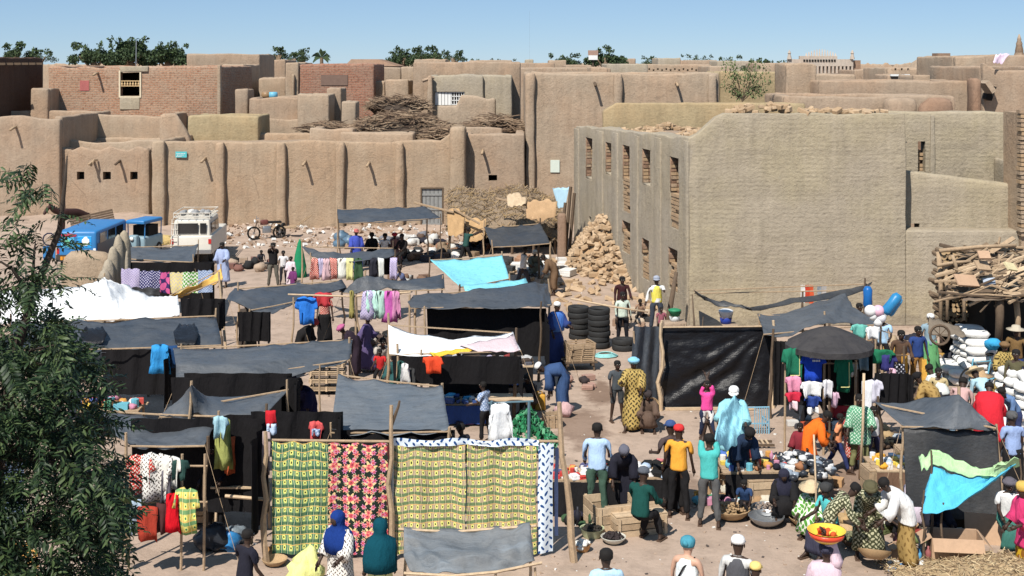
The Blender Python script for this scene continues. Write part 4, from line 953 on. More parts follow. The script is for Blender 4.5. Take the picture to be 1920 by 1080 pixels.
# ---- plaid and floral cloths on the front stall
Yc = 21.9
cs = empty('cloth_stall', (XA(775, Yc), Yc+.3, 0), 0, 'stall frame behind the big hanging plaid and floral cloths', 'market stall')
for px, r, tz, ln in ((500, .05, 2.1, .05), (735, .045, 2.55, -.02), (1048, .055, 2.6, .25)):
 x = XA(px, Yc); pole(cs, Vector((x, Yc-.12, tz)), r, (ln, -.1), over=.1, mat=m_wood, crook=.08)
x = XA(735, Yc); mb = MB(); mb.tube([(x, Yc-.1, 2.3), (x+.12, Yc-.1, 2.62), (x+.14, Yc-.1, 2.72)], [.035, .025, .02], 5); mb.build('fork', m_woodd, cs)
mb = MB(); mb.tube([(XA(498, Yc), Yc, 2.02), (XA(770, Yc), Yc, 1.99), (XA(1050, Yc), Yc, 2.0)], .025, 6); mb.build('rail', m_wood, cs)
mb = MB(); mb.tube([(XA(420, Yc), Yc+.1, 1.03), (XA(505, Yc), Yc, 1.0)], .03, 6); mb.build('side_rail', m_woodl, cs)
def hang(px0, px1, zt, zb, mat, lab, Y=Yc, cat='cloth', name='hanging_cloth', fold=.035, off=0.0, nu=None, group=None, skew=0.0, uvs=1.0, seed=None):
 x0, x1 = XA(px0, Y), XA(px1, Y); nu = nu or max(6, int((x1-x0)*14)); s_ = seed if seed is not None else px0
 vs = []; uv = []; nv = max(4, int((zt-zb)*9))
 for j in range(nv+1):
  v = j/nv
  for i in range(nu+1):
   u = i/nu; x = x0+(x1-x0)*u+skew*v
   f_ = 1.5*fold*(math.sin(x*6+s_+nz(v*2, x))+.7*math.sin(x*17+s_*2+v*1.2))*(.35+.65*v)+.02*nz(x*3, v*3, s_)
   vs.append(Vector((x+.02*nz(v*3, x*2), Y-off-.02+f_, zt+(zb-zt)*v+.025*math.sin(u*math.pi*5+s_)*(1-v)-.01+v*.04*nz(x*2, s_)))); uv.append(((x-x0)*uvs+i*0.0, (zt-zb)*v*uvs))
 n = len(vs); fs = [(j*(nu+1)+i, (j+1)*(nu+1)+i, (j+1)*(nu+1)+i+1, j*(nu+1)+i+1) for j in range(nv) for i in range(nu)]
 mb = MB(); mb.add(vs+[p+Vector((0,.012,0)) for p in vs], fs+[tuple(n+i for i in reversed(f)) for f in fs], 0, uv+uv)
 return mb.build(name, mat, None, True, label=lab, cat=cat, group=group)
hang(511, 615, 2.0, .1, c_plaidG, 'green and yellow plaid cloth, leftmost of the big hanging cloths')
hang(616, 727, 1.97, .08, c_floral, 'black cloth with large orange and pink flowers beside the plaid ones')
hang(738, 873, 1.97, .1, c_plaidP, 'yellow and pinkish plaid cloth just right of the forked pole')
hang(876, 1006, 1.97, .1, c_plaidP, 'yellow and pinkish plaid cloth next to the blue leaf cloth')
hang(1009, 1037, 1.98, .1, c_bluew, 'narrow white cloth with dark blue leaves at the right end of the stall')
hang(736, 1010, 2.06, 1.95, c_bluew, 'folded top edge of a blue leaf cloth lying over the plaid cloths', off=.045, fold=.01)
hang(1040, 1047, 1.9, .4, cm((.05,.07,.14)), 'dark blue scarf hanging by the right pole of the cloth stall', off=.05)
for sx in (-1, 1): hang(725+(10 if sx > 0 else 0), 729+(10 if sx > 0 else 0), 1.95, .3, cm((.10,.03,.03) if sx < 0 else (.6,.58,.5)), 'thin %s strip of cloth beside the forked pole' % ('dark red' if sx < 0 else 'white'), off=.03)
# ---- foreground bench with tarp
ft = empty('covered_stand', (XA(880, 19.6), 19.7, 0), 0, 'foreground stick stand covered with a worn grey tarp', 'stand')
r0 = [W(757, 986, 1.35), W(850, 990, 1.28), W(930, 985, 1.33), W(993, 981, 1.4)]; r1 = [W(757, 1035, 1.2), W(850, 1040, 1.22), W(930, 1036, 1.22), W(1000, 1030, 1.22)]; r2 = [W(768, 1068, 1.0), W(850, 1072, 1.02), W(930, 1066, 1.05), W(1003, 1050, 1.08)]
sheet([r0, r1, r2], nu=40, nv=20, sag=.06, wr=.045, seed=33, wf=3).build('tarp', tarpmat('worn grey tarp', (.12, .138, .155), .7, .4), ft, True)
for p in (r0[0], r0[-1], r2[0]+Vector((0,0,-.05)), r2[-1]+Vector((0,0,-.05)), r2[1], r2[2]): pole(ft, p-Vector((0, 0, .06)), .025, (rnd.uniform(-.1, .1), 0), over=0, mat=m_woodl)
for rr in (r0, r2):
 mb = MB(); mb.tube([rr[0]-Vector((.08,.03,.04)), rr[1]-Vector((0,.03,.05)), rr[2]-Vector((0,.03,.04)), rr[-1]+Vector((.1,-.03,-.03))], .022, 6); mb.build('rail', m_woodl, ft)
# ---------------------------------------------------------------- people
SKIN = M('brown skin', (.050, .028, .019), .55, .15, 6, .1, spec=.35)
SKIN2 = M('mid brown skin', (.09, .05, .03), .55, .15, 6, .1, spec=.35)
SKINL = M('light skin', (.55, .33, .23), .55, .12, 6, .1, spec=.35)
HAIR = M('black hair', (.012, .010, .009), .8, .3, 30, .6)
EYEW = M('eye white', (.7, .68, .62), .3, 0, 4, 0); LIP = M('lip', (.16, .05, .045), .5, .1, 4, 0)
m_foot = M('sandal', (.10, .06, .04), .8, .2)
_sk = []
def skin_job(pts, edges, rad, sub, root_i=0):
 me = bpy.data.meshes.new('sk'); me.from_pydata([tuple(p) for p in pts], edges, [])
 o = bpy.data.objects.new('sk', me); COL.objects.link(o)
 md = o.modifiers.new('s', 'SKIN'); md.use_smooth_shade = True; md.branch_smoothing = .6
 for i, v in enumerate(me.skin_vertices[0].data):
  r = rad[i]; v.radius = (r, r) if not isinstance(r, tuple) else r; v.use_root = (i == root_i)
 if sub: sb = o.modifiers.new('u', 'SUBSURF'); sb.levels = sub; sb.render_levels = sub
 return o
def rx(v, a): return Matrix.Rotation(a, 3, 'X') @ v
R_ = math.radians
def skeleton(h, pose, slim=1.0):
 """joints of a figure that faces +Y; returns dict of points"""
 s = h/1.75; J = {}
 g = lambda k, d=0: pose.get(k, d)
 lean = R_(g('lean')); side = R_(g('side')); pel = Vector((0, 0, .94*s))
 T = Matrix.Rotation(side, 3, 'Y') @ Matrix.Rotation(-lean, 3, 'X')
 Tb = Matrix.Rotation(side*.5, 3, 'Y') @ Matrix.Rotation(-lean*.5, 3, 'X')
 up = lambda M_, x, y, z: M_ @ Vector((x, y, z))*s
 J['pel'] = pel; J['waist'] = pel + up(Tb, 0, 0, .15); J['chest'] = J['waist'] + up(T, 0, .01, .20); J['ch2'] = J['chest'] + up(T, 0, 0, .12)
 J['neck'] = J['ch2'] + up(T, 0, .01, .06)
 Hd = Matrix.Rotation(R_(g('turn')), 3, 'Z') @ Matrix.Rotation(side, 3, 'Y') @ Matrix.Rotation(-(lean*.6+R_(g('nod'))), 3, 'X')
 J['Hd'] = Hd; J['T'] = T
 J['jaw'] = J['neck'] + up(Hd, 0, .025, .062); J['head'] = J['jaw'] + up(Hd, 0, .0, .085); J['crown'] = J['head'] + up(Hd, 0, -.01, .065)
 for sd, k in ((-1, 'L'), (1, 'R')):
  sh = J['ch2'] + up(T, sd*.175*slim, -.005, -.005); J['sh'+k] = sh
  p, ab, el = pose.get('arm'+k, (5, 8, 15)); inw = pose.get('in'+k, 0)
  A = T @ Matrix.Rotation(-sd*R_(ab), 3, 'Y') @ Matrix.Rotation(R_(p), 3, 'X')
  A2 = A @ Matrix.Rotation(R_(el), 3, 'X') @ Matrix.Rotation(sd*R_(inw), 3, 'Y')
  J['el'+k] = sh + A @ Vector((0, 0, -.285))*s; J['wr'+k] = J['el'+k] + A2 @ Vector((0, 0, -.25))*s
  J['ha'+k] = J['wr'+k] + A2 @ Vector((0, 0, -.09))*s; J['A'+k] = A2
  lp, la, kn = pose.get('leg'+k, (0, 4, 3))
  hp = pel + Vector((sd*.085, 0, -.03))*s; J['hp'+k] = hp
  L1 = Matrix.Rotation(-sd*R_(la), 3, 'Y') @ Matrix.Rotation(R_(lp), 3, 'X'); L2 = L1 @ Matrix.Rotation(-R_(kn), 3, 'X')
  J['kn'+k] = hp + L1 @ Vector((0, 0, -.44))*s; J['an'+k] = J['kn'+k] + L2 @ Vector((0, 0, -.41))*s
  f = Vector((0, 1, -.12)) if kn < 70 or lp > 40 else Vector((0, .9, -.5)); J['to'+k] = J['an'+k] + f*.17*s + Vector((0,0,-.035*s)); J['he'+k] = J['an'+k] + Vector((0, -.045, -.055))*s
 lo = min(min(J['to'+k].z, J['he'+k].z) for k in 'LR') - .02*s
 if pose.get('kneel') : lo = min(lo, min(J['kn'+k].z for k in 'LR')-.05)
 for k, v in J.items():
  if isinstance(v, Vector): v.z -= lo
 J['s'] = s; return J
def hand_mesh(mb, J, k, mi):
 s = J['s']; A = J['A'+k]; sd = -1 if k == 'L' else 1; o = J['wr'+k]
 def P(x, y, z): return o + A @ (Vector((x*sd, y, z))*s)
 mb.tube([P(0, 0, .01), P(0, .0, -.03), P(0, 0, -.09)], [.024*s, .036*s, .036*s], 6, mi, flat=1)
 for j, (fy, L) in enumerate(((.027, .075), (.009, .085), (-.009, .08), (-.026, .062))):
  mb.tube([P(0, fy, -.075), P(-.006, fy*1.1, -.09-L*.5), P(-.028, fy*1.1, -.09-L*.95)], [.0095*s, .0085*s, .006*s], 5, mi)
 mb.tube([P(0, .025, -.03), P(-.006, .055, -.06), P(-.016, .06, -.095)], [.011*s, .010*s, .007*s], 5, mi)
def ring_loft(mb, secs, n=26, mi=0, fold=.0, seed=0, cap0=True, cap1=False, uvs=1.0):
 """secs: (center, xdir, ydir, rx, ry)"""
 vs = []; uv = []; fs = []; Lz = 0
 for j, (c, ax, ay, a, b) in enumerate(secs):
  if j: Lz += (secs[j][0]-secs[j-1][0]).length
  t = j/(len(secs)-1)
  for k in range(n+1):
   th = 2*math.pi*k/n; f = 1+fold*t*(math.sin(th*5+seed)+.6*math.sin(th*9+seed*2))
   vs.append(c+ax*(a*f*math.cos(th))+ay*(b*f*math.sin(th))); uv.append((k/n*2*math.pi*.22*uvs, Lz*uvs))
 m = n+1
 for j in range(len(secs)-1):
  for k in range(n): fs.append((j*m+k, j*m+k+1, (j+1)*m+k+1, (j+1)*m+k))
 if cap0: fs.append(tuple(range(n-1, -1, -1)))
 fs.append(tuple((len(secs)-1)*m+k for k in range(n)))
 mb.add(vs, fs, mi, uv)
def skirt_secs(J, z0, z1, wid=1.0, n=9, flare=.1, wmul=1.0):
 """rings that follow the pair of legs from hip (z0) to hem (z1, fraction of the leg)"""
 s = J['s']; out = []; Xd = Vector((1, 0, 0))
 def leg(k, t):
  if t < .5: return J['hp'+k].lerp(J['kn'+k], t*2)
  return J['kn'+k].lerp(J['an'+k], t*2-1)
 for i in range(n):
  u = i/(n-1); t = z0+(z1-z0)*u
  if t < 0: c = J['pel'].lerp(J['waist'], -t*5); out.append((c, Xd, (J['T'] @ Vector((0,1,0))), .155*s*wid, .115*s*wid)); continue
  a, b = leg('L', t), leg('R', t); c = (a+b)/2; d = (b-a)
  tng = (leg('L', min(1, t+.06))+leg('R', min(1, t+.06)) - leg('L', max(0, t-.06))-leg('R', max(0, t-.06)))
  tng.normalize(); yd = tng.cross(Xd).normalized()*-1
  r = (.105-.03*t)*s*wid*(1+flare*t*2)
  out.append((c, Xd, yd, abs(d.x)/2+r, abs(d.dot(yd))/2+r*.95))
 return out
FIG = []
def crumple(mb, seed, k=1.0):
 for p in mb.v:
  r = Vector((p.x, p.y, 0)); r = r.normalized() if r.length > 1e-4 else r
  p += r*k*(.040*noise.noise(Vector((p.x*9+seed, p.y*9, p.z*2.6)))+.016*noise.noise(Vector((p.x*22+seed, p.y*22, p.z*8))))
 return mb
def person(px, py, label, h=1.72, face=0, pose=None, feet=None, wear=(), skin=None, sub=None, Yz=None, name='person', z=0.0, at=None, slim=1.0, group=None, hair=True):
 """px, py: picture point of the top of the head (or feet=True: of the feet)"""
 pose = pose or {}
 J = skeleton(h, pose, slim); s = J['s']
 top = J['crown'].z+.07*s+z
 if at is not None: loc = Vector(at)
 elif feet: loc = W(px, py)
 else: loc = W(px, py, top)
 c = (J['head']+J['pel'])/2; c.z = 0
 R = Matrix.Rotation(R_(face), 3, 'Z')
 hd = R @ J['head']
 if at is None and not feet: loc = Vector((loc.x-hd.x, loc.y-hd.y, 0))
 gz = GZ(loc.x, loc.y)+.005
 root = empty(name, (loc.x, loc.y, gz+z), R_(face), label, 'person', group)
 sub = sub if sub is not None else (2 if loc.y < 31 else 1)
 sk = skin or SKIN
 clad = any(i[0] in ('shirt', 'long_shirt', 'robe') for i in wear); q_ = .80 if clad else 1.0
 names = ['pel', 'waist', 'chest', 'ch2', 'neck', 'jaw', 'head', 'crown']; rad = [.115*q_, .10*q_, .125*q_, .108*q_, .052, .072, .092, .075]
 nm = {}; pts = []; ra = []; ed = []
 def add(n_, r, par=None):
  nm[n_] = len(pts); pts.append(J[n_]); ra.append(r*s)
  if par: ed.append((nm[par], nm[n_]))
 prev = None
 for n_, r in zip(names, rad): add(n_, r, prev); prev = n_
 for k in 'LR':
  add('sh'+k, .046 if clad else .062, 'ch2'); add('el'+k, .036 if clad else .042, 'sh'+k); add('wr'+k, .028, 'el'+k); add('ha'+k, .026, 'wr'+k)
  add('hp'+k, .088, 'pel'); add('kn'+k, .058, 'hp'+k); add('an'+k, .038, 'kn'+k); add('to'+k, .026, 'an'+k); add('he'+k, .03, 'an'+k)
 body = skin_job(pts, ed, ra, sub)
 FIG.append((body, root, 'body', [sk, EYEW, LIP, HAIR], (J, 'c' if clad else 'b')))
 G = []
 def garment_skin(n_, ptsn, edn, radn, m): FIG.append((skin_job([J[a] if isinstance(a, str) else a for a in ptsn], edn, [r*s for r in radn], min(sub, 1) if sub < 2 else 2), root, n_, [m], (J, 'g')))
 T = J['T']; Hd = J['Hd']; X = Vector((1, 0, 0)); Yt = T @ Vector((0, 1, 0)); Xt = T @ X; Xh = Hd @ X; Yh = Hd @ Vector((0,1,0)); Zh = Hd @ Vector((0,0,1))
 hairy = hair
 for it in wear:
  kind, m = it[0], it[1]; opt = it[2] if len(it) > 2 else {}
  if isinstance(m, tuple): m = cm(m)
  if kind in ('shirt', 'long_shirt', 'vest'):
   P_ = ['pel', 'waist', 'chest', 'ch2']; r = [.135, .122, .146, .13]; e = [(0,1),(1,2),(2,3)]
   hem = J['pel']+Vector((0, 0, -.06*s)); P_ = [hem]+P_+[J['ch2'].lerp(J['neck'], .75)]; r = [.135]+r+[.078]; e = [(0,1),(1,2),(2,3),(3,4),(4,5)]
   if kind != 'vest':
    for k in 'LR':
     n0 = len(P_); P_.append('sh'+k); r.append(.082); e.append((4, n0))
     if kind == 'shirt': P_.append(J['sh'+k].lerp(J['el'+k], .72)); r.append(.066); e.append((n0, n0+1))
     else: P_ += ['el'+k, J['el'+k].lerp(J['wr'+k], .9)]; r += [.062, .048]; e += [(n0, n0+1), (n0+1, n0+2)]
   garment_skin('shirt' if kind != 'vest' else 'waistcoat', P_, e, r, m)
  elif kind in ('trousers', 'shorts'):
   P_ = [J['waist'].lerp(J['pel'], .5), 'pel']; r = [.118, .126]; e = [(0, 1)]
   for k in 'LR':
    n0 = len(P_); P_ += ['hp'+k, 'kn'+k]; r += [.105, .078]; e += [(1, n0), (n0, n0+1)]
    if kind == 'trousers': P_.append(J['kn'+k].lerp(J['an'+k], .93)); r.append(.062); e.append((n0+1, n0+2))
   garment_skin(kind, P_, e, r, m)
  elif kind == 'skirt':
   mb = MB(); ring_loft(mb, skirt_secs(J, -.1, opt.get('to', .93), 1.12, 10, opt.get('flare', .05)), 20, 0, .03, px, uvs=1.0); crumple(mb, px).build('skirt', m, root, True, local=True)
  elif kind == 'robe':
   w_ = opt.get('w', 1.0)*1.06
   S = [(J['neck'], Xt, Yt, .07*s, .075*s), (J['ch2']+T @ Vector((0,0,.045*s)), Xt, Yt, .17*s*w_, .095*s), (J['ch2'].lerp(J['chest'], .5), Xt, Yt, .215*s*w_, .135*s*w_), (J['chest'].lerp(J['waist'], .6), Xt, Yt, .20*s*w_, .155*s*w_), (J['waist'], Xt, Yt, .19*s*w_, .16*s*w_)]
   S += skirt_secs(J, .02, opt.get('to', .9), 1.3*w_, 8, .12)
   mb = MB(); ring_loft(mb, S, 22, 0, .04, px)
   for k in 'LR':
    sd = -1 if k == 'L' else 1; e_ = J['sh'+k].lerp(J['el'+k], 1.0); f_ = J['el'+k].lerp(J['wr'+k], opt.get('sl', .6))
    mb2 = MB(); mb.tube([J['sh'+k]-Xt*sd*.05*s, J['sh'+k].lerp(J['el'+k], .3), e_, f_], [.085*s, .09*s, .092*s*w_, .105*s*w_], 14)
    mb.v += []; n_0 = len(mb.v); mb.v += mb2.v; mb.f += [[i+n_0 for i in f] for f in mb2.f]; mb.m += mb2.m
   while len(mb.uv) < len(mb.f): mb.uv.append([(0,0)]*len(mb.f[len(mb.uv)]))
   for q, f in enumerate(mb.f):
    if mb.uv[q][0] == (0, 0) and mb.uv[q][-1] == (0, 0): mb.uv[q] = [(mb.v[i].x+mb.v[i].y, mb.v[i].z) for i in f]
   crumple(mb, px).build('robe', m, root, True, local=True)
  elif kind == 'hijab':
   c = J['head']; S = [(c+Zh*.13*s-Yh*.01*s, Xh, Yh, .03*s, .03*s), (c+Zh*.115*s-Yh*.01*s, Xh, Yh, .075*s, .08*s), (c+Zh*.06*s-Yh*.012*s, Xh, Yh, .112*s, .122*s), (c-Zh*.02*s-Yh*.015*s, Xh, Yh, .118*s, .118*s), (J['jaw']-Yh*.03*s, Xh, Yh, .10*s, .105*s),
                 (J['neck']+Vector((0,0,.01)), Xt, Yt, .12*s, .11*s), (J['ch2']+T @ Vector((0,0,.01*s)), Xt, Yt, .23*s, .15*s), (J['chest'], Xt, Yt, .27*s, .20*s), (J['waist'], Xt, Yt, .28*s, .22*s), (J['pel']+Vector((0,0,-.02)), X, Vector((0,1,0)), .27*s, .21*s)][:10 if opt.get('long') else 9]
   mb = MB(); ring_loft(mb, S, 20, 0, .035, px); crumple(mb, px, .6).build('veil', m, root, True, local=True)
   mb = MB(); mb.blob(c+Yh*.082*s-Zh*.005*s, (.06*s, .038*s, .08*s), 10, 6, 0); f_ = mb.build('face', sk, root, True, local=True); hairy = False
  elif kind in ('cap', 'skullcap', 'turban', 'scarf', 'hat', 'beanie'):
   mb = MB(); c = J['head']+Zh*.03*s-Yh*.008*s; M4 = Matrix.Translation(c) @ Hd.to_4x4(); hairy = False
   if kind in ('cap', 'skullcap', 'beanie'):
    k_ = 1.0 if kind != 'beanie' else 1.04
    mb.lathe([(.103*s*k_, .0), (.106*s*k_, .03*s), (.098*s*k_, .065*s), (.074*s, .094*s), (.028*s, .110*s)], 14, (0,0,0), 0, M4)
    if kind == 'cap':
     vs = []
     for q in range(9):
      th = math.pi*(.15+.7*q/8); vs += [(.10*s*math.cos(th), .10*s*math.sin(th), .012*s), (.115*s*math.cos(th), (.10+.085*math.sin(th))*s*math.sin(th)+.02*s, -.005*s)]
     vs += [(a, b, c_-.008*s) for a, b, c_ in vs]; n_ = 18
     fs = [(2*q, 2*q+1, 2*q+3, 2*q+2) for q in range(8)] + [(n_+2*q+2, n_+2*q+3, n_+2*q+1, n_+2*q) for q in range(8)] + [(2*q+1, n_+2*q+1, n_+2*q+3, 2*q+3) for q in range(8)]
     mb.add([M4 @ Vector(v) for v in vs], fs)
   elif kind == 'hat':
    mb.lathe([(.24*s, .015*s), (.245*s, .025*s), (.12*s, .05*s), (.10*s, .12*s), (.04*s, .135*s)], 16, (0,0,0), 0, M4)
   else:
    mb.lathe([(.098*s, -.04*s), (.112*s, -.01*s), (.115*s, .04*s), (.104*s, .075*s), (.066*s, .105*s), (.02*s, .11*s)], 14, (0,0,0), 0, M4, .05)
    mb.blob(c+Hd @ Vector((0, -.10, .03))*s, (.055*s, .05*s, .05*s), 7, 5, .2, px)
    if kind == 'turban': mb.lathe([(.115*s, -.02*s), (.145*s, .01*s), (.145*s, .05*s), (.11*s, .075*s)], 12, (0,0,0), 0, M4, .1)
   mb.build({'cap': 'cap', 'skullcap': 'cap', 'beanie': 'cap', 'hat': 'straw_hat'}.get(kind, 'headscarf'), m, root, True, local=True)
  elif kind == 'shawl':
   mb = MB(); ring_loft(mb, [(J['neck'], Xt, Yt, .08*s, .08*s), (J['ch2']+T @ Vector((0,0,.05*s)), Xt, Yt, .19*s, .11*s), (J['ch2'].lerp(J['chest'], .6), Xt, Yt, .25*s, .17*s), (J['waist'], Xt, Yt, .26*s, .20*s), (J['pel'], X, Vector((0,1,0)), .24*s, .2*s)], 20, 0, .05, px)
   mb.build('wrap', m, root, True, local=True)
  elif kind == 'strap':
   mb = MB(); mb.tube([J['shR']+T @ Vector((-.05, .0, .06))*s, J['chest']+T @ Vector((0, -.15, .05))*s, J['pel']+T @ Vector((-.17, -.08, .1))*s], .014*s, 5); mb.tube([J['shR']+T @ Vector((-.05, .0, .06))*s, J['chest']+T @ Vector((0, .15, .05))*s, J['pel']+T @ Vector((-.17, .08, .1))*s], .014*s, 5); mb.build('bag_strap', m, root, True, local=True)
 if hairy:
  mb = MB(); c = J['head']+Zh*.02*s-Yh*.02*s; M4 = Matrix.Translation(c) @ Hd.to_4x4()
  mb.lathe([(.084*s, -.045*s), (.096*s, -.02*s), (.100*s, .03*s), (.092*s, .062*s), (.062*s, .09*s), (.02*s, .10*s)], 12, (0,-.004,0), 0, M4); mb.build('hair', HAIR, root, True, local=True)
 for k in 'LR':
  mb = MB(); mb.cbox((J['to'+k]+J['he'+k])/2+Vector((0,0,-.018*s)), (.085*s, .27*s, .03*s)); mb.build('shoe', opt_shoe if False else m_foot, root, local=True)
 root['_'] = 0; del root['_']
 return root, J
def finish_people():
 bpy.context.view_layer.update(); dg = bpy.context.evaluated_depsgraph_get()
 for q_, (o, root, nm, mats, (J, kd)) in enumerate(FIG):
  me = bpy.data.meshes.new_from_object(o.evaluated_get(dg)); old = o.data
  bpy.data.objects.remove(o); bpy.data.meshes.remove(old)
  me.name = nm; me.materials.clear()
  s = J['s']; Xt = J['T'] @ Vector((1, 0, 0)); A_, B_ = J['pel'], J['ch2']; ax_ = B_-A_; L2 = ax_.length_squared
  for v in me.vertices:
   u = (v.co-A_).dot(ax_)/L2; ub = min(1, max(-.35, u)); d = v.co-(A_+ax_*ub)
   r_ = d.length; w_ = min(1, max(0, (.27*s-r_)/(.10*s))) * (1 if u < 1.05 else max(0, 1-(u-1.05)*6))
   if u > -.6 and w_ > 0:
    k_ = {'g': .42, 'b': .30, 'c': .08}[kd]*w_*(1-.8*min(1, max(0, (u-.6)/.4)))*(1 if u > -.1 else max(0, 1+(u+.1)*1.6)); v.co += Xt*(d.dot(Xt)*k_)
   if kd == 'g':
    n_ = v.normal; c_ = v.co
    v.co += n_*(.020*noise.noise(Vector((c_.x*11+q_, c_.y*11, c_.z*4.5)))+.011*noise.noise(Vector((c_.x*24, c_.y*24+q_, c_.z*13)))-.002)*s
  if kd in 'bc':
   s = J['s']; mb = MB(); Hd = J['Hd']; c = J['head']; P = lambda x, y, z: c+Hd @ (Vector((x, y, z))*s)
   for k in 'LR': hand_mesh(mb, J, k, 0)
   mb.tube([P(0, .088, .015), P(0, .118, -.018), P(0, .09, -.03)], [.008*s, .019*s, .012*s], 5, 0)
   for sd in (-1, 1):
    mb.blob(P(sd*.092, -.005, -.01), (.012*s, .022*s, .032*s), 6, 4, 0, 0, 0); mb.blob(P(sd*.034, .086, .018), (.014*s, .008*s, .008*s), 6, 4, 0, 0, 1)
    mb.blob(P(sd*.034, .0935, .018), (.006*s, .004*s, .006*s), 5, 4, 0, 0, 3); mb.cbox(P(sd*.034, .088, .038), (.034*s, .012*s, .007*s), 3, Hd.to_4x4())
   mb.blob(P(0, .087, -.055), (.026*s, .014*s, .010*s), 8, 4, 0, 0, 2)
   bm = bmesh.new(); bm.from_mesh(me); n0 = len(bm.verts)
   vs = [bm.verts.new(v) for v in mb.v]
   for f, mi in zip(mb.f, mb.m):
    q = bm.faces.new([vs[i] for i in f]); q.material_index = mi; q.smooth = True
   bm.to_mesh(me); bm.free()
  for m in mats: me.materials.append(m)
  if kd == 'g': me.polygons.foreach_set('material_index', [0]*len(me.polygons))
  ul = me.uv_layers.new(name='UVMap'); co = [v.co for v in me.vertices]
  for p in me.polygons:
   ax = abs(p.normal.x) > abs(p.normal.y)
   for li in p.loop_indices:
    v = co[me.loops[li].vertex_index]; ul.data[li].uv = ((v.y if ax else v.x), v.z)
  mkobj(nm, me, root)
STAND = dict(armL=(4, 8, 14), armR=(8, 8, 20), legL=(2, 5, 2), legR=(-3, 5, 3))
STAND2 = dict(armL=(20, 14, 60), armR=(10, 10, 30), legL=(6, 5, 8), legR=(-6, 5, 4), lean=4)
WALK = dict(armL=(28, 8, 25), armR=(-22, 8, 20), legL=(-20, 3, 12), legR=(26, 3, 8), lean=5)
BEND = dict(lean=75, nod=-20, armL=(60, 8, 20), armR=(70, 8, 10), legL=(10, 8, 12), legR=(4, 8, 6))
BENDS = dict(lean=48, nod=5, armL=(55, 10, 20), armR=(45, 10, 30), legL=(8, 8, 12), legR=(4, 8, 6))
UPARM = dict(armL=(165, 22, 25), armR=(160, 20, 30), legL=(4, 6, 3), legR=(-4, 6, 5))
SIT = dict(lean=10, armL=(35, 10, 50), armR=(35, 10, 50), legL=(82, 12, 82), legR=(80, 10, 78))
LOW = dict(lean=22, armL=(50, 12, 50), armR=(45, 12, 60), legL=(112, 22, 125), legR=(115, 20, 128))
navy = (.03, .05, .13); blk = (.018, .017, .018); wht = (.78, .77, .75)
person(1120, 790, 'man in pale blue shirt and dark green trousers seen from behind at the goods table', 1.76, -8, dict(armL=(12, 10, 45), armR=(15, 10, 60), legL=(3, 5, 3), legR=(-2, 5, 3), lean=5), wear=(('long_shirt', (.42, .58, .80)), ('trousers', (.06, .11, .08))))
person(1273, 795, 'man in orange shirt and red cap standing with his back to the camera', 1.72, -12, dict(armL=(-5, 14, 30), armR=(6, 10, 15), legL=(3, 6, 3), legR=(-3, 6, 3)), wear=(('shirt', (.78, .36, .05)), ('trousers', blk), ('cap', (.62, .04, .04))))
person(1257, 787, 'person in dark blue cap half hidden behind the man in orange', 1.72, 20, STAND2, wear=(('shirt', (.08, .06, .06)), ('trousers', blk), ('cap', (.05, .09, .22))))
person(1330, 812, 'person in teal shirt reaching up with both arms towards a pale blue cloth', 1.70, -10, dict(armL=(150, 14, 40), armR=(155, 22, 20), legL=(5, 6, 4), legR=(-4, 6, 4), lean=-2), wear=(('shirt', (.08, .46, .43), {}), ('trousers', (.10, .10, .10))))
person(1376, 722, 'man in pale turquoise robe and white cap facing the camera', 1.80, 165, dict(armL=(20, 12, 40), armR=(25, 16, 50), legL=(3, 5, 3), legR=(-3, 5, 3), nod=12), wear=(('robe', (.30, .62, .70), {'w': 1.05, 'to': .55}), ('trousers', (.05, .08, .12)), ('cap', wht)))
person(1326, 713, 'girl in bright pink shirt holding both arms above her head', 1.40, 175, dict(armL=(168, 25, 45), armR=(165, 25, 50), legL=(4, 6, 3), legR=(-12, 6, 12)), wear=(('shirt', (.78, .08, .32)), ('shorts', wht), ('trousers', (.03, .04, .08))))
person(1207, 877, 'man in dark green shirt and grey cap sitting on the wooden crates', 1.72, -35, SIT, wear=(('long_shirt', (.012, .065, .055)), ('trousers', blk), ('beanie', (.10, .11, .13))), at=None)
person(1188, 672, 'woman in gold patterned robe and light blue headscarf', 1.68, 160, dict(armL=(20, 10, 40), armR=(30, 10, 70), legL=(-16, 4, 12), legR=(18, 4, 6)), wear=(('robe', c_gold, {'to': .97}), ('turban', (.25, .55, .72))))
person(1158, 677, 'boy in dark grey clothes beside the woman in gold', 1.45, 195, STAND, wear=(('shirt', (.07, .08, .09)), ('shorts', (.06, .065, .07))))
person(1231, 517, 'man in white jacket and yellow shirt stretching his arm to a post', 1.75, 175, dict(armL=(82, 55, 5), armR=(10, 18, 10), legL=(3, 7, 3), legR=(-3, 7, 3)), wear=(('long_shirt', (.72, .72, .70)), ('vest', (.75, .66, .12)), ('trousers', (.05, .06, .08)), ('cap', (.35, .38, .45))))
person(1167, 517, 'person in dark maroon top standing behind the pale green shirt', 1.70, 185, STAND2, wear=(('long_shirt', (.05, .018, .02)), ('trousers', blk)))
person(1168, 546, 'person in pale green shirt in front of the brick heap', 1.60, 190, STAND, wear=(('long_shirt', (.58, .66, .56)), ('trousers', (.02, .02, .025))))
person(1045, 566, 'man in long blue robe and white cap by the dark stall', 1.78, 215, STAND2, wear=(('robe', (.035, .06, .20), {'to': .97}), ('shawl', (.08, .20, .58)), ('skullcap', wht)))
person(1012, 681, 'man in dark blue robe and white cap bending over yellow jerrycans', 1.75, 90, dict(lean=92, nod=-5, armL=(85, 6, 10), armR=(75, 6, 15), legL=(16, 7, 24), legR=(8, 7, 14)), wear=(('robe', (.045, .085, .19), {'to': .97}), ('skullcap', wht)))
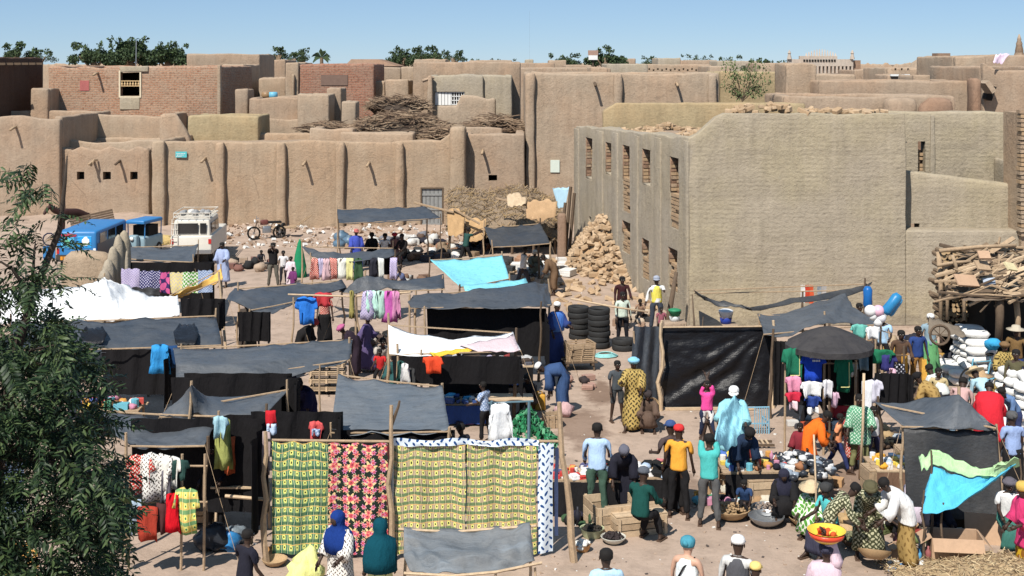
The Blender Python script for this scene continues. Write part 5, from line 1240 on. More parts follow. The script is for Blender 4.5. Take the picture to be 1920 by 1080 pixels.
person(962, 660, 'person in blue shirt seated with back turned under the white banner', 1.65, 15, SIT, wear=(('shirt', (.05, .12, .33)), ('trousers', blk)))
person(512, 455, 'man in black top with arms raised at his head near the motorcycle', 1.72, 185, dict(armL=(120, 40, 110), armR=(125, 40, 110), legL=(4, 7, 3), legR=(-3, 7, 3)), wear=(('shirt', blk), ('trousers', (.12, .11, .09))))
person(531, 470, 'child in white shirt beside the man in black', 1.30, 180, STAND, wear=(('shirt', (.70, .68, .68)), ('trousers', (.04, .04, .05))))
person(545, 480, 'girl in white and pink dress next to the green furled cloth', 1.25, 160, STAND, wear=(('robe', (.70, .58, .62), {'to': .8}),))
person(549, 500, 'small child in purple top at the back clothes stall', 1.05, 150, STAND, wear=(('robe', (.16, .04, .14), {'to': .8}),))
person(668, 429, 'man in blue violet robe and red cap near the long wall', 1.72, 200, STAND, wear=(('robe', (.06, .09, .42), {'to': .95}), ('cap', (.50, .16, .14))))
person(697, 435, 'person in all black robe sitting near the long wall', 1.65, 170, SIT, wear=(('robe', blk, {}), ('scarf', blk)))
person(722, 437, 'person in white shirt and black cap sitting near the long wall', 1.65, 190, SIT, wear=(('shirt', wht), ('trousers', blk), ('beanie', blk)))
person(740, 436, 'woman in pale wrap and red headscarf near the long wall', 1.62, 200, SIT, wear=(('robe', (.30, .16, .15), {}), ('turban', (.50, .04, .06))))
person(753, 438, 'person in black sitting at the right end of the row by the long wall', 1.72, 150, SIT, wear=(('long_shirt', blk), ('trousers', blk)))
person(462, 562, 'woman in dark brown robe under the dark folded tarp', 1.68, 170, STAND, wear=(('robe', (.07, .055, .045), {'to': .95}),))
person(609, 545, 'woman in red checked top and black skirt left of the pink dresses', 1.65, 190, STAND, wear=(('shirt', c_redw), ('skirt', blk)))
person(1037, 392, 'dark figure standing at the corner of the thatched shelter', 1.75, 170, STAND2, wear=(('long_shirt', blk), ('trousers', blk)))
person(879, 424, 'person in dark green shirt carrying a pole by the thatched shelter', 1.70, -60, dict(lean=12, armL=(90, 14, 30), armR=(100, 14, 20), legL=(-20, 4, 12), legR=(24, 4, 10)), wear=(('shirt', (.03, .08, .07)), ('trousers', blk)))
person(1003, 470, 'person squatting in olive grey robe behind the turquoise tarp', 1.65, 200, LOW, wear=(('robe', (.13, .14, .11), {}), ('scarf', (.5, .48, .42))))
person(416, 455, 'man in blue white tunic at the end of the patterned cloth line', 1.70, 165, STAND2, wear=(('robe', (.35, .42, .62), {'to': .8}),))
person(632, 955, 'woman in royal blue veil and print skirt in the foreground', 1.66, 150, STAND2, wear=(('robe', c_whitef, {'to': .95}), ('hijab', (.012, .04, .20))))
person(713, 968, 'woman in dark teal veil turned away in the foreground', 1.62, 8, STAND, wear=(('skirt', c_yelsp), ('hijab', (.005, .06, .085), {'long': 1})))
person(466, 990, 'boy in dark shirt at the left pole of the cloth stall', 1.55, -40, STAND2, wear=(('shirt', (.02, .02, .03)), ('trousers', blk)))
person(1136, 1026, 'man in light blue shirt, only head and shoulders in the bottom of the photo', 1.74, 10, STAND, wear=(('long_shirt', (.45, .66, .80)), ('trousers', navy)))
person(1290, 1008, 'woman in white sleeveless top, teal headscarf and dark bag strap', 1.66, 330, STAND, skin=SKINL, wear=(('vest', (.75, .80, .80)), ('trousers', navy), ('scarf', (.07, .28, .36)), ('strap', blk)))
person(1384, 1005, 'man in white cap and grey waistcoat over a pale shirt', 1.72, -20, STAND, wear=(('long_shirt', (.60, .60, .58)), ('vest', (.09, .09, .10)), ('trousers', blk), ('cap', wht)))
person(1417, 1056, 'child in yellow cap at the bottom edge of the photo', 1.45, -30, STAND, wear=(('shirt', (.3, .3, .3)), ('trousers', blk), ('cap', (.78, .58, .20))))
person(1524, 665, 'man in navy top and black trousers standing behind hanging football shirts', 1.74, 110, WALK, wear=(('long_shirt', blk), ('trousers', blk)))
person(1552, 768, 'woman in bright orange robe leaning over children', 1.62, -100, dict(lean=42, nod=10, armL=(50, 10, 40), armR=(45, 10, 40), legL=(14, 5, 14), legR=(-4, 5, 6)), wear=(('robe', (.85, .16, .02), {'to': .8}), ('skirt', (.60, .22, .04))))
person(1577, 775, 'child with orange and white top walking to the right', 1.25, -110, WALK, wear=(('shirt', (.75, .30, .15)), ('trousers', (.03, .04, .12))))
person(1596, 770, 'child in orange print beside the woman in green', 1.20, 140, STAND2, wear=(('robe', c_redw, {'to': .7}),))
person(1612, 738, 'woman in green print top and olive trousers by the clothes rack', 1.66, 165, STAND2, wear=(('robe', c_greenp, {'to': .3}), ('trousers', (.24, .24, .11))))
person(1548, 907, 'woman in teal shirt with white headband sitting among baskets', 1.60, 120, SIT, wear=(('shirt', (.10, .52, .52)), ('skirt', (.05, .05, .08)), ('scarf', (.05, .05, .05))))
person(1521, 905, 'woman in green and white print sitting behind the teal shirt', 1.60, 150, LOW, wear=(('robe', c_greenw, {'w': 1.2}), ('hat', (.62, .48, .30))))
pc, Jc = person(1550, 1017, 'woman carrying a yellow and red basin on her head', 1.64, -20, dict(armL=(10, 10, 20), armR=(160, 22, 40), legL=(4, 5, 2), legR=(-4, 5, 4)), wear=(('robe', (.66, .50, .56), {'to': .9}), ('scarf', (.05, .05, .08))))
person(1657, 897, 'woman in white blouse and brown wrap bending forward with a gold cloth', 1.68, 95, dict(lean=40, nod=14, armL=(60, 10, 30), armR=(60, 10, 40), legL=(6, 5, 8), legR=(-4, 5, 4)), wear=(('robe', wht, {'to': .12, 'w': 1.0}), ('skirt', c_brownp)))
person(1604, 905, 'person in olive and cream print bending towards the baskets', 1.66, -95, dict(lean=45, nod=14, armL=(60, 10, 30), armR=(55, 10, 40), legL=(10, 5, 14), legR=(-4, 5, 4)), wear=(('long_shirt', c_camo), ('trousers', c_camo)))
person(1718, 887, 'woman in pale lilac robe and veil sitting by the black side sheet', 1.60, 150, LOW, wear=(('robe', (.55, .48, .56), {'w': 1.25}), ('hijab', (.56, .50, .58))))
person(1893, 898, 'woman in white top and dark headscarf at the right edge', 1.60, 175, SIT, wear=(('shirt', wht), ('skirt', (.05, .16, .13)), ('turban', (.12, .11, .13))))
person(1917, 905, 'woman in pink wrap and golden print skirt at the right edge', 1.66, 100, STAND2, wear=(('robe', (.62, .05, .16), {'to': .3}), ('skirt', uvpat('golden print', leafy((.70, .42, .03), (.30, .12, .02), 5, 1.0, .34))), ('scarf', (.6, .4, .1))))
person(1897, 772, 'woman in white and blue top and black skirt behind the turquoise cloth', 1.68, 10, STAND, wear=(('shirt', (.30, .40, .65)), ('skirt', blk), ('scarf', (.1, .1, .1))))
person(1855, 716, 'person in wide red cloak bending behind the ridged tarp', 1.70, -20, dict(lean=40, nod=20, armL=(50, 12, 40), armR=(45, 12, 40), legL=(6, 8, 6), legR=(0, 8, 4)), wear=(('robe', (.60, .025, .04), {'w': 1.35, 'to': .6}),))
person(1806, 706, 'man in pinkish shirt bending behind the ridged tarp', 1.70, -30, BENDS, wear=(('long_shirt', (.52, .34, .32)), ('trousers', (.2, .3, .4))))
person(1745, 590, 'man in white cap and grey blue tunic with green wrap by the sacks', 1.75, 170, STAND2, wear=(('shirt', (.26, .36, .42)), ('skirt', (.14, .38, .16)), ('skullcap', wht)))
person(1742, 683, 'person in white print shirt bending under the clothes', 1.65, 30, BENDS, wear=(('shirt', (.68, .70, .66)), ('trousers', (.05, .05, .06))))
person(1655, 590, 'person in white and light blue shirt behind the balloons', 1.68, 150, STAND2, wear=(('shirt', (.40, .60, .80)), ('trousers', blk), ('cap', wht)))
person(1612, 568, 'dark dressed person under the drooping black tarp', 1.70, 190, STAND, wear=(('long_shirt', blk), ('trousers', blk)))
person(1905, 610, 'man in brown and navy clothes by the log shelter at the right edge', 1.74, 160, STAND2, wear=(('long_shirt', (.20, .12, .05)), ('trousers', (.03, .05, .18)), ('hat', (.5, .44, .34))))
person(718, 632, 'person with black hair and pale shirt sitting left of the white banner', 1.62, 200, LOW, wear=(('shirt', (.50, .45, .40)), ('trousers', (.16, .10, .07))))
person(712, 655, 'child in red shirt left of the white banner', 1.2, 170, SIT, wear=(('shirt', (.55, .03, .03)), ('trousers', blk)))
person(740, 665, 'person in dark teal dress standing under the left end of the white banner', 1.6, 175, LOW, wear=(('robe', (.03, .09, .09), {}),))
person(560, 712, 'person in dark blue crouching behind the plaid cloth pole', 1.65, 160, BENDS, wear=(('robe', (.02, .02, .06), {'to': .8}), ('scarf', blk)))
person(1760, 690, 'boy in tan patterned shirt next to the bending white shirt', 1.45, 175, STAND, wear=(('shirt', (.50, .40, .22)), ('trousers', (.42, .33, .18))))
person(1878, 726, 'person in dark clothes crouching by the second sack pile', 1.6, 120, BENDS, wear=(('long_shirt', (.12, .20, .36)), ('trousers', (.03, .04, .1))))
person(918, 668, 'seated person in pale violet scarf in the shade of the white banner', 1.55, 190, LOW, wear=(('robe', (.03, .03, .05), {}), ('scarf', (.42, .38, .50))))
person(1240, 575, 'small child in dark pink beside the man in the white jacket', 1.05, 190, STAND, wear=(('shirt', (.30, .10, .13)), ('trousers', blk)))
person(1200, 560, 'child sitting behind the single tyres', 1.2, 160, LOW, wear=(('shirt', (.35, .22, .15)), ('trousers', blk)))
person(863, 790, 'person in dark shirt seated behind the white hanging dress', 1.55, 60, SIT, wear=(('shirt', (.03, .03, .04)), ('trousers', (.5, .47, .4))))
# ---------------------------------------------------------------- goods and furniture of the market
def C3(*c): return M('painted', c, .5, .12, 6, .1)
def table(pc, w, d, h, rz, lab, mat=None, legs=True, cloth=None, cat='table', name='market_table', planks=5):
 root = empty(name, (pc.x, pc.y, GZ(pc.x, pc.y)), rz, lab, cat); mat = mat or m_wood
 for i in range(planks):
  a = -d/2+d*i/planks; mb = MB(); mb.box((-w/2+rnd.uniform(-.04, .04), a+.008, h-.035), (w/2+rnd.uniform(-.04, .04), a+d/planks-.008, h+rnd.uniform(-.004, .004))); mb.build('plank', rnd.choice((mat, m_woodl, mat)), root, local=True)
 for sx in (-1, 1):
  mb = MB(); mb.cbox((sx*(w/2-.1), 0, h-.075), (.07, d*.95, .07)); mb.build('bearer', mat, root, local=True)
  for sy in (-1, 1):
   mb = MB(); mb.tube([(sx*(w/2-.08), sy*(d/2-.08), h-.04), (sx*(w/2-.05), sy*(d/2-.05), -.05)], .03, 5); mb.build('leg', mat, root, local=True)
 if cloth:
  mb = MB(); n = 30; hh = h*.9; vs = []
  for j, zz in enumerate((h-.03, h*.6, h*.1)):
   for k in range(n+1):
    x = -w/2+w*k/n; vs.append((x, -d/2-.03-.03*math.sin(x*17+j*.3)*(j*.5), zz))
  fs = [(j*(n+1)+k, (j+1)*(n+1)+k, (j+1)*(n+1)+k+1, j*(n+1)+k+1) for j in range(2) for k in range(n)]
  m_ = len(vs); mb.add(vs+[(a, b+.01, c) for a, b, c in vs], fs+[tuple(m_+i for i in reversed(f)) for f in fs]); mb.build('table_skirt', cloth, root, True, local=True)
 return root
PAL = [(.75,.72,.68),(.75,.72,.68),(.60,.10,.08),(.08,.16,.45),(.75,.55,.10),(.10,.35,.20),(.35,.16,.08),(.02,.02,.03),(.55,.25,.35),(.15,.45,.55),(.6,.3,.08)]
_gp = {}
GOODS = []
def colname(c):
 r, g, b = c; mx, mn = max(c), min(c)
 if mx < .13: return 'black' if mx < .07 else 'dark'
 if mx-mn < .14: return 'white' if mx > .6 else 'grey'
 if r == mx: return ('yellow' if g > .45 and b < .4 else 'orange' if g > .3 and b < .25 and r > .55 else 'pink' if r > .5 and b > .25 else 'red' if g < .15 and r > .3 else 'brown')
 if g == mx: return 'green'
 return 'pale blue' if g > .4 else 'blue'
def posname(i, n, a, m, b):
 if n < 2: return ''
 f = i/(n-1); return a if f < .2 else b if f > .8 else m
def label_goods():
 from collections import defaultdict
 ORD = ['', 'second ', 'third ', 'fourth ', 'fifth ', 'sixth ', 'seventh ', 'eighth ', 'ninth ', 'tenth ', 'eleventh ', 'twelfth ']
 d = defaultdict(list)
 for g in GOODS: d[(g[1], g[3])].append(g)
 for (cn, lab), L in d.items():
  for pre in ('small ', 'dark ', 'flat '):
   if lab.startswith(pre): lab = lab[len(pre):]; break
  lab = lab.replace('brown and dark ', '')
  L.sort(key=lambda g: g[0].location.x/g[0].location.y)
  for k, g in enumerate(L):
   if len(L) == 1: t_ = 'only %s %s' % (cn, lab)
   elif k == len(L)-1: t_ = 'rightmost %s %s' % (cn, lab)
   else: t_ = ('leftmost ' if k == 0 else (ORD[k] if k < 12 else str(k+1)+'th ')+'from left ')+'%s %s' % (cn, lab)
   tag(g[0], ' '.join(t_.split()[:16]), g[2], 'goods '+lab.split(' ', 1)[1] if ' ' in lab else lab)
def good(kind, col, sz):
 k = (kind, col, sz)
 if k in _gp: return _gp[k]
 mb = MB()
 if kind == 'packet': mb.cbox((0,0,sz*.25), (sz*1.2, sz*.8, sz*.5))
 elif kind == 'bottle': mb.lathe([(sz*.28, 0), (sz*.28, sz*.9), (sz*.1, sz*1.15), (sz*.1, sz*1.4)], 8)
 elif kind == 'folded_cloth':
  for i in range(3): rbox(mb, -sz*.7+.01*i, sz*.7, -sz*.5, sz*.5-.008*i, sz*.16*i, sz*.16*(i+1)+.004, r=.02, jit=.01, tj=.01, seed=i+sz*9)
 elif kind == 'shoe':
  mb.blob((0, 0, sz*.18), (sz*.25, sz*.6, sz*.22), 8, 5, .1, 1); mb.lathe([(sz*.18, 0), (sz*.15, sz*.3)], 7, (0, -sz*.3, sz*.1))
 elif kind == 'bundle': mb.blob((0,0,sz*.35), (sz*.6, sz*.5, sz*.42), 10, 6, .25, sz*77)
 elif kind == 'tin': mb.lathe([(sz*.35, 0), (sz*.37, .01), (sz*.35, .02), (sz*.35, sz*.7), (sz*.3, sz*.72)], 9)
 _gp[k] = mb.mesh(kind, cm(col) if kind in ('folded_cloth', 'bundle') else C3(*col), kind in ('bottle', 'bundle', 'shoe')); return _gp[k]
def scatter(c, w, d, rz, z, n, kinds, lab, group, pal=PAL, sz=(.1, .2), R=random.Random(5)):
 """small goods set out over a table top; each is an object of its own"""
 cells_ = []; nx = max(1, int(math.sqrt(n*w/d))); ny = max(1, math.ceil(n/nx))
 for i in range(nx):
  for j in range(ny): cells_.append((i, j))
 R.shuffle(cells_)
 for i, j in cells_[:n]:
  kind = R.choice(kinds); col = R.choice(pal); s_ = round(R.uniform(*sz), 2)
  x = -w/2+w*(i+.5+R.uniform(-.25, .25))/nx; y = -d/2+d*(j+.5+R.uniform(-.25, .25))/ny
  p = Vector((c.x+x*math.cos(rz)-y*math.sin(rz), c.y+x*math.sin(rz)+y*math.cos(rz), GZ(c.x, c.y)+z))
  o = mkobj(kind, good(kind, col, s_)); o.location = p; o.rotation_euler = (0, 0, rz+R.uniform(-.5, .5)+(R.random() < .3)*1.57)
  ks = kind.replace('_', ' ')
  o['_p'] = 0; del o['_p']
  GOODS.append((o, colname(col), ks, lab % ks, group % ks, i, j, nx, ny))
def crate(p, d, rz, lab, slats=True, mat=None, z=0, tilt=None, openz=True):
 mat = mat or m_woodl; root = empty('wooden_crate', (p.x, p.y, GZ(p.x, p.y)+z), rz, lab, 'crate'); w, dd, h = d
 if tilt: root.rotation_euler = (tilt[0], tilt[1], rz)
 n = 3
 for (ax, s_) in ((0,-1),(0,1),(1,-1),(1,1)):
  for k in range(n):
   z0 = h*k/n+.01; z1 = h*(k+1)/n-.01; mb = MB()
   if ax: mb.box((-w/2, s_*dd/2-.012, z0), (w/2, s_*dd/2+.012, z1))
   else: mb.box((s_*w/2-.012, -dd/2+.013, z0), (s_*w/2+.012, dd/2-.013, z1))
   mb.build('plank', rnd.choice((mat, mat, m_wood)), root, local=True)
 for sx in (-1, 0, 1):
  for sy in (-1, 1):
   mb = MB(); mb.cbox((sx*(w/2-.05), sy*(dd/2+.026), h/2), (.05, .026, h)); mb.build('batten', mat, root, local=True)
 mb = MB(); mb.box((-w/2+.013, -dd/2+.013, .01), (w/2-.013, dd/2-.013, .03)); mb.build('bottom', mat, root, local=True)
 if not openz:
  for k in range(4): mb = MB(); mb.box((-w/2, -dd/2+dd*k/4+.008, h+.001), (w/2, -dd/2+dd*(k+1)/4-.008, h+.022)); mb.build('plank', rnd.choice((mat, m_wood)), root, local=True)
 return root
def lathe_thing(name, prof, p, mats, lab, cat, n=20, z=0, tilt=None, group=None, jit=.02, scale=1.0):
 mb = MB(); mb.lathe([(r*scale, q*scale) for r, q in prof], n, (0,0,0), 0, None, jit); o = mb.build(name, mats, None, True, local=True, label=lab, cat=cat, group=group, sharp=50)
 o.location = (p.x, p.y, GZ(p.x, p.y)+z)
 if tilt: o.rotation_euler = tilt
 return o
BOWL = [(.18, 0), (.30, .06), (.42, .17), (.45, .24), (.43, .245), (.39, .17), (.27, .08), (.01, .06)]
BASK = [(.26, 0), (.33, .12), (.38, .30), (.40, .32), (.37, .31), (.31, .13), (.24, .04), (.01, .03)]
m_bask = M('woven straw', (.50, .34, .19), .85, .3, 30, .9); m_baskd = M('dark basket', (.13, .085, .05), .85, .3, 30, .9)
m_cal = M('calabash', (.42, .28, .15), .6, .2, 5, .2); m_alu = M('dull metal', (.35, .36, .37), .35, .15, 5, .1, metal=.7)
m_card = M('cardboard', (.47, .31, .20), .9, .15, 3, .2); m_sack = M('white sack', (.80, .79, .76), .75, .10, 5, .5)
def basket(px, py, sc, lab, mat=m_bask, prof=BOWL, tilt=None, fill=None, cat='basket', name='basket', z=0):
 p = W(px, py, 0); o = lathe_thing(name, prof, p, mat, lab, cat, scale=sc, tilt=tilt, z=z)
 if fill:
  c_, nm, fl, sz, n = fill; top = max(q for r, q in prof)*sc*.72; rr = max(r for r, q in prof)*sc*.8; mb = MB()
  for k in range(n):
   a = rnd.random()*6.28; r = rr*math.sqrt(rnd.random()); mb.blob((p.x+r*math.cos(a), p.y+r*math.sin(a), GZ(p.x, p.y)+z+top+rnd.random()*.05+.06*(1-r/rr)), (sz*rnd.uniform(.6, 1.2),)*2+(sz*.7,), 6, 4, .25, k)
  mb.build(nm, M(nm, c_, .8, .4, 8), None, True, label=fl, cat=nm.replace('_', ' '), kind='stuff')
 return o
# ---- tyres
def tyre_mesh():
 mb = MB(); n = 28; prof = [(.17,.0),(.20,-.035),(.27,-.075),(.31,-.08),(.32,-.06),(.325,0),(.32,.06),(.31,.08),(.27,.075),(.20,.035)]
 vs = []; fs = []; m_ = len(prof)
 for k in range(n*2):
  th = math.pi*k/n; tr = .006*(1 if k % 2 else -1)
  for (r, z) in prof:
   rr = r+(tr if r > .305 else 0); vs.append((rr*math.cos(th), rr*math.sin(th), z))
 N = n*2
 for k in range(N):
  for j in range(m_): fs.append((k*m_+j, ((k+1) % N)*m_+j, ((k+1) % N)*m_+(j+1) % m_, k*m_+(j+1) % m_))
 mb.add(vs, fs); return mb.mesh('tyre', M('tyre rubber', (.028, .028, .028), .7, .4, 8, .3), True)
TY = tyre_mesh()
def tyres(px, py, n, where, tilt=0, sc=1.0):
 p = W(px, py, 0)
 for k in range(n):
  o = mkobj('tyre', TY); o.location = (p.x+rnd.uniform(-.03, .03), p.y+rnd.uniform(-.03, .03), GZ(p.x, p.y)+.09*sc+.165*sc*k); o.scale = (sc,)*3; o.rotation_euler = (rnd.uniform(-.04, .04), rnd.uniform(-.04, .04), rnd.random())
  nm = ['lowest', 'second', 'third', 'fourth', 'fifth', 'sixth', 'seventh', 'eighth'][k] if k < n-1 else 'topmost'
  tag(o, f'{nm} black tyre from the ground, {where}', 'tyre', 'tyres piled by the brick heap')
tyres(1123, 650, 7, 'tall front stack'); tyres(1086, 634, 6, 'shaded stack left behind the tall one'); tyres(1169, 655, 2, 'short stack beside the grey wing sheet')
tyres(1106, 618, 4, 'stack hidden behind the tall one', sc=.95)
p = W(1135, 668, 0)
mb = MB()
for k in range(5): mb.tube([(p.x+(.3-.03*k)*math.cos(a/9*6.28)*1.2, p.y+(.3-.03*k)*math.sin(a/9*6.28), GZ(p.x, p.y)+.02+.015*k+.01*math.sin(a)) for a in range(10)], .015, 4)
mb.build('rope_coil', cm((.30, .62, .60)), None, True, label='pale turquoise rope coil lying in front of the tyre stacks', cat='rope')
# ---- sacks
def sack_mesh(seed):
 mb = MB(); n, m_ = 12, 8; vs = []; fs = []
 for j in range(m_+1):
  u = -1+2*j/m_; k = (1-abs(u)**5)**.5*.92+.08
  for i in range(n):
   a = 2*math.pi*i/n; c_, s_ = math.cos(a), math.sin(a); sx = math.copysign(abs(c_)**.75, c_); sz = math.copysign(abs(s_)**.75, s_)
   q = 1+.12*noise.noise(Vector((sx*2+seed, u*2, sz*2)))+.05*noise.noise(Vector((sx*5, u*6+seed, sz*5)))
   vs.append((u*.40, sx*.24*k*q, sz*.115*k*q))
 for j in range(m_):
  for i in range(n): fs.append((j*n+i, j*n+(i+1) % n, (j+1)*n+(i+1) % n, (j+1)*n+i))
 fs.append(tuple(range(n-1, -1, -1))); fs.append(tuple(m_*n+i for i in range(n)))
 mb.add(vs, fs); return mb.mesh('sack', m_sack, True)
SACK = [sack_mesh(k) for k in range(5)]
def sackpile(c, nx, ny, layers, rz, where):
 names = ['front', 'middle', 'back', 'rear']; lv = ['bottom', 'second', 'third', 'fourth', 'fifth', 'sixth', 'top']; cnt = 0
 for L_ in range(layers):
  ex = max(1, nx-(L_//2)); ey = max(1, ny-(L_ > layers-2))
  for i in range(ex):
   for j in range(ey):
    o = mkobj('sack', rnd.choice(SACK)); x = (i-(ex-1)/2)*.78+rnd.uniform(-.07, .07); y = (j-(ey-1)/2)*.48+rnd.uniform(-.06, .06)
    o.location = (c.x+x*math.cos(rz)-y*math.sin(rz), c.y+x*math.sin(rz)+y*math.cos(rz), GZ(c.x, c.y)+.12+.20*L_+rnd.uniform(-.01, .02))
    o.rotation_euler = (rnd.uniform(-.12, .12), rnd.uniform(-.1, .1), rz+rnd.uniform(-.2, .2)+(L_ % 2)*rnd.choice((0, 1.57)) * (rnd.random() < .5)); o.scale = (rnd.uniform(.92, 1.08),)*3
    col_ = ['leftmost', 'second', 'third', 'fourth', 'fifth'][i] if ex > 1 else 'single'
    tag(o, f'white sack, {lv[L_]} layer, {names[j]} row, {col_} from left, {where}', 'sack', 'white sacks in the '+where)
sackpile(Vector((XA(1822, 34), 34, 0)), 2, 3, 7, .0, 'large pile by the log shelter')
sackpile(Vector((XA(1912, 30.2), 30.2, 0)), 2, 3, 6, .1, 'pile at the right edge')
# ---- goods tables, right centre
def tpt(px, py, z): return W(px, py, z)
c = tpt(1085, 885, .7); table(c, 1.5, .9, .7, -.05, 'long trestle table with red and white packets left of the pale blue shirt', cloth=cm(blk))
scatter(c, 1.4, .8, -.05, .7, 46, ('packet', 'packet', 'tin', 'folded_cloth'), 'small %s on the table left of the pale blue shirt', '%s goods on the table left of the pale blue shirt', sz=(.08, .15), pal=[(.75,.72,.68),(.75,.72,.7),(.55,.06,.05),(.55,.06,.05),(.8,.35,.1),(.1,.1,.2),(.5,.6,.7)])
c = tpt(1195, 878, .65); table(c, 1.5, .95, .65, -.08, 'trestle table with clothes and shoes right of the pale blue shirt', cloth=cm(blk))
scatter(c, 1.4, .85, -.08, .65, 34, ('folded_cloth', 'shoe', 'bundle', 'folded_cloth'), '%s on the table between the blue and orange shirts', '%s goods between the blue and orange shirts', sz=(.13, .22), pal=[(.75,.73,.7),(.02,.02,.02),(.02,.02,.02),(.6,.2,.2),(.7,.6,.2),(.75,.73,.7),(.4,.5,.65)])
c = tpt(1425, 868, .6); table(c, 1.6, 1.0, .6, .05, 'low table with pots and packets right of the man in turquoise robe', cloth=cm(blk))
scatter(c, 1.5, .9, .05, .6, 40, ('tin', 'packet', 'bottle', 'bundle'), 'small %s on the low table right of the turquoise robe', '%s goods right of the turquoise robe', sz=(.1, .2))
c = tpt(1500, 872, .55); table(c, .9, 1.2, .5, .1, 'low table heaped with plastic bags and charcoal coloured goods', cloth=cm(blk))
mb = MB()
for k in range(90):
 a, r = rnd.random()*6.28, rnd.random()**.6; mb.blob((c.x+.65*r*math.cos(a), c.y+.7*r*math.sin(a), GZ(c.x, c.y)+.5+.22*(1-r)+rnd.random()*.08), (.10, .08, .07), 6, 4, .4, k, rnd.choice((0,0,0,1,2)))
mb.build('bagged_goods', [M('dark plastic bag', (.035, .04, .05), .3, .3, 5, .5), M('grey plastic bag', (.25, .30, .36), .3, .2), M('pale scrap', (.6, .6, .6))], None, True, label='glossy heap of dark bagged goods on the low table', cat='bagged goods', kind='stuff')
c = tpt(1680, 868, .75); table(c, 1.0, .9, .75, 0, 'small table with oranges and white goods left of the black side sheet', cloth=cm((.20,.12,.08)))
scatter(c, .95, .8, 0, .75, 30, ('packet', 'bundle', 'tin'), 'small %s on the table left of the black side sheet', '%s goods left of the black side sheet', sz=(.09, .16), pal=[(.7,.72,.75),(.8,.4,.05),(.75,.73,.7),(.4,.5,.6),(.8,.6,.1)])
crate(W(1655, 945), (.7, .5, .7), .1, 'upright brown crate under the table with oranges', openz=False, mat=m_wood)
crate(W(1705, 915), (.5, .4, .8), 0, 'tall narrow crate against the black side sheet', openz=False, mat=m_wood)
crate(W(1148, 985), (.85, .75, .48), .28, 'pale open wooden crate behind the panelled one')
crate(W(1192, 994), (.98, .62, .36), .28, 'pale panelled wooden crate on the ground in the foreground', openz=False)
crate(W(1440, 935), (.95, .6, .45), .12, 'open wooden crate of paper among the round baskets', openz=False)
crate(W(1370, 900), (.6, .5, .35), -.1, 'dark crate behind the first round bowl', mat=m_wood)
def cbox(p, d, rz, lab, mat=None, z=0):
 root = empty('cardboard_box', (p.x, p.y, GZ(p.x, p.y)+z), rz, lab, 'box'); w, dd, h = d; mat = mat or m_card; t_ = .012
 mb = MB()
 for lo, hi in (((-w/2,-dd/2,0),(w/2,-dd/2+t_,h)),((-w/2,dd/2-t_,0),(w/2,dd/2,h)),((-w/2,-dd/2+t_,0),(-w/2+t_,dd/2-t_,h)),((w/2-t_,-dd/2+t_,0),(w/2,dd/2-t_,h)),((-w/2+t_,-dd/2+t_,0),(w/2-t_,dd/2-t_,t_))): mb.box(lo, hi)
 mb.build('carton', mat, root, local=True)
 for k, (ax, s_) in enumerate(((0,-1),(0,1),(1,-1),(1,1))):
  Mx = Matrix.Translation((s_*w/2 if ax == 0 else 0, s_*dd/2 if ax else 0, h+.002)) @ (Matrix.Rotation(s_*rnd.uniform(.2, 1.0), 4, 'Y') if ax == 0 else Matrix.Rotation(-s_*rnd.uniform(.2, 1.0), 4, 'X'))
  mb = MB()
  if ax == 0: mb.box((0 if s_ > 0 else -dd*.45, -dd/2+.01, 0), (dd*.45 if s_ > 0 else 0, dd/2-.01, .01), 0, Mx)
  else: mb.box((-w/2+.01, 0 if s_ > 0 else -dd*.45, 0), (w/2-.01, dd*.45 if s_ > 0 else 0, .01), 0, Mx)
  mb.build('flap', mat, root, local=True)
 mb = MB(); mb.box((-.03, -dd/2-.003, .02), (.03, -dd/2-.0005, h-.01)); mb.build('tape', M('brown tape', (.52, .30, .16), .4, .05), root, local=True)
 return root
cbox(W(1790, 1052), (.85, .5, .45), -.12, 'large cardboard box in the right foreground')
p = W(1865, 1020); mb = MB(); mb.cbox((p.x, p.y, .25), (1.0, .02, .52), 0, Matrix.Rotation(-.25, 4, 'Z') @ Matrix.Rotation(-.35, 4, 'X')); mb.build('cardboard_sheet', m_card, None, label='flat grey brown cardboard sheet leaning behind the large box', cat='cardboard')
p = W(1845, 960); mb = MB(); mb.cbox((p.x, p.y, .28), (.75, .02, .6), 0, Matrix.Rotation(-.05, 4, 'Z') @ Matrix.Rotation(-.5, 4, 'X')); mb.build('cardboard_sheet', m_card, None, label='cardboard sheet standing under the turquoise cloth', cat='cardboard')
cbox(W(1693, 1050), (.3, .25, .25), .3, 'small torn cardboard box left of the large one')
cbox(W(900, 765), (.5, .4, .45), .1, 'upright carton beside the white hanging dress')
cbox(W(1425, 905), (.5, .4, .25), .1, 'flat carton on the ground by the round bowls')
G_ = (.30, .22, .13)
basket(1370, 972, .82, 'large shallow calabash bowl nearest the teal shirted man', m_cal, fill=((.36, .24, .13), 'dried_goods', 'dry brown goods in the large calabash bowl', .03, 90))
basket(1438, 968, .70, 'dark round basin with grey contents beside the calabash bowl', m_alu, fill=((.28, .22, .18), 'ground_spice', 'grey brown goods heaped in the metal basin', .03, 70))
basket(1437, 985, .74, 'wide low metal basin in front of the dark round basin', m_alu)
basket(1508, 985, .62, 'pale round bowl beside the woman in the teal shirt', m_cal, fill=((.50, .36, .20), 'grain', 'pale grain in the bowl by the teal shirt', .02, 80))
basket(1604, 1025, .66, 'dark basin full of vegetables in front of the white blouse', m_baskd, fill=((.18, .18, .10), 'vegetables', 'dark green vegetables in the foreground basin', .04, 60))
basket(1580, 1000, .45, 'small yellow straw basket by the olive print', m_bask)
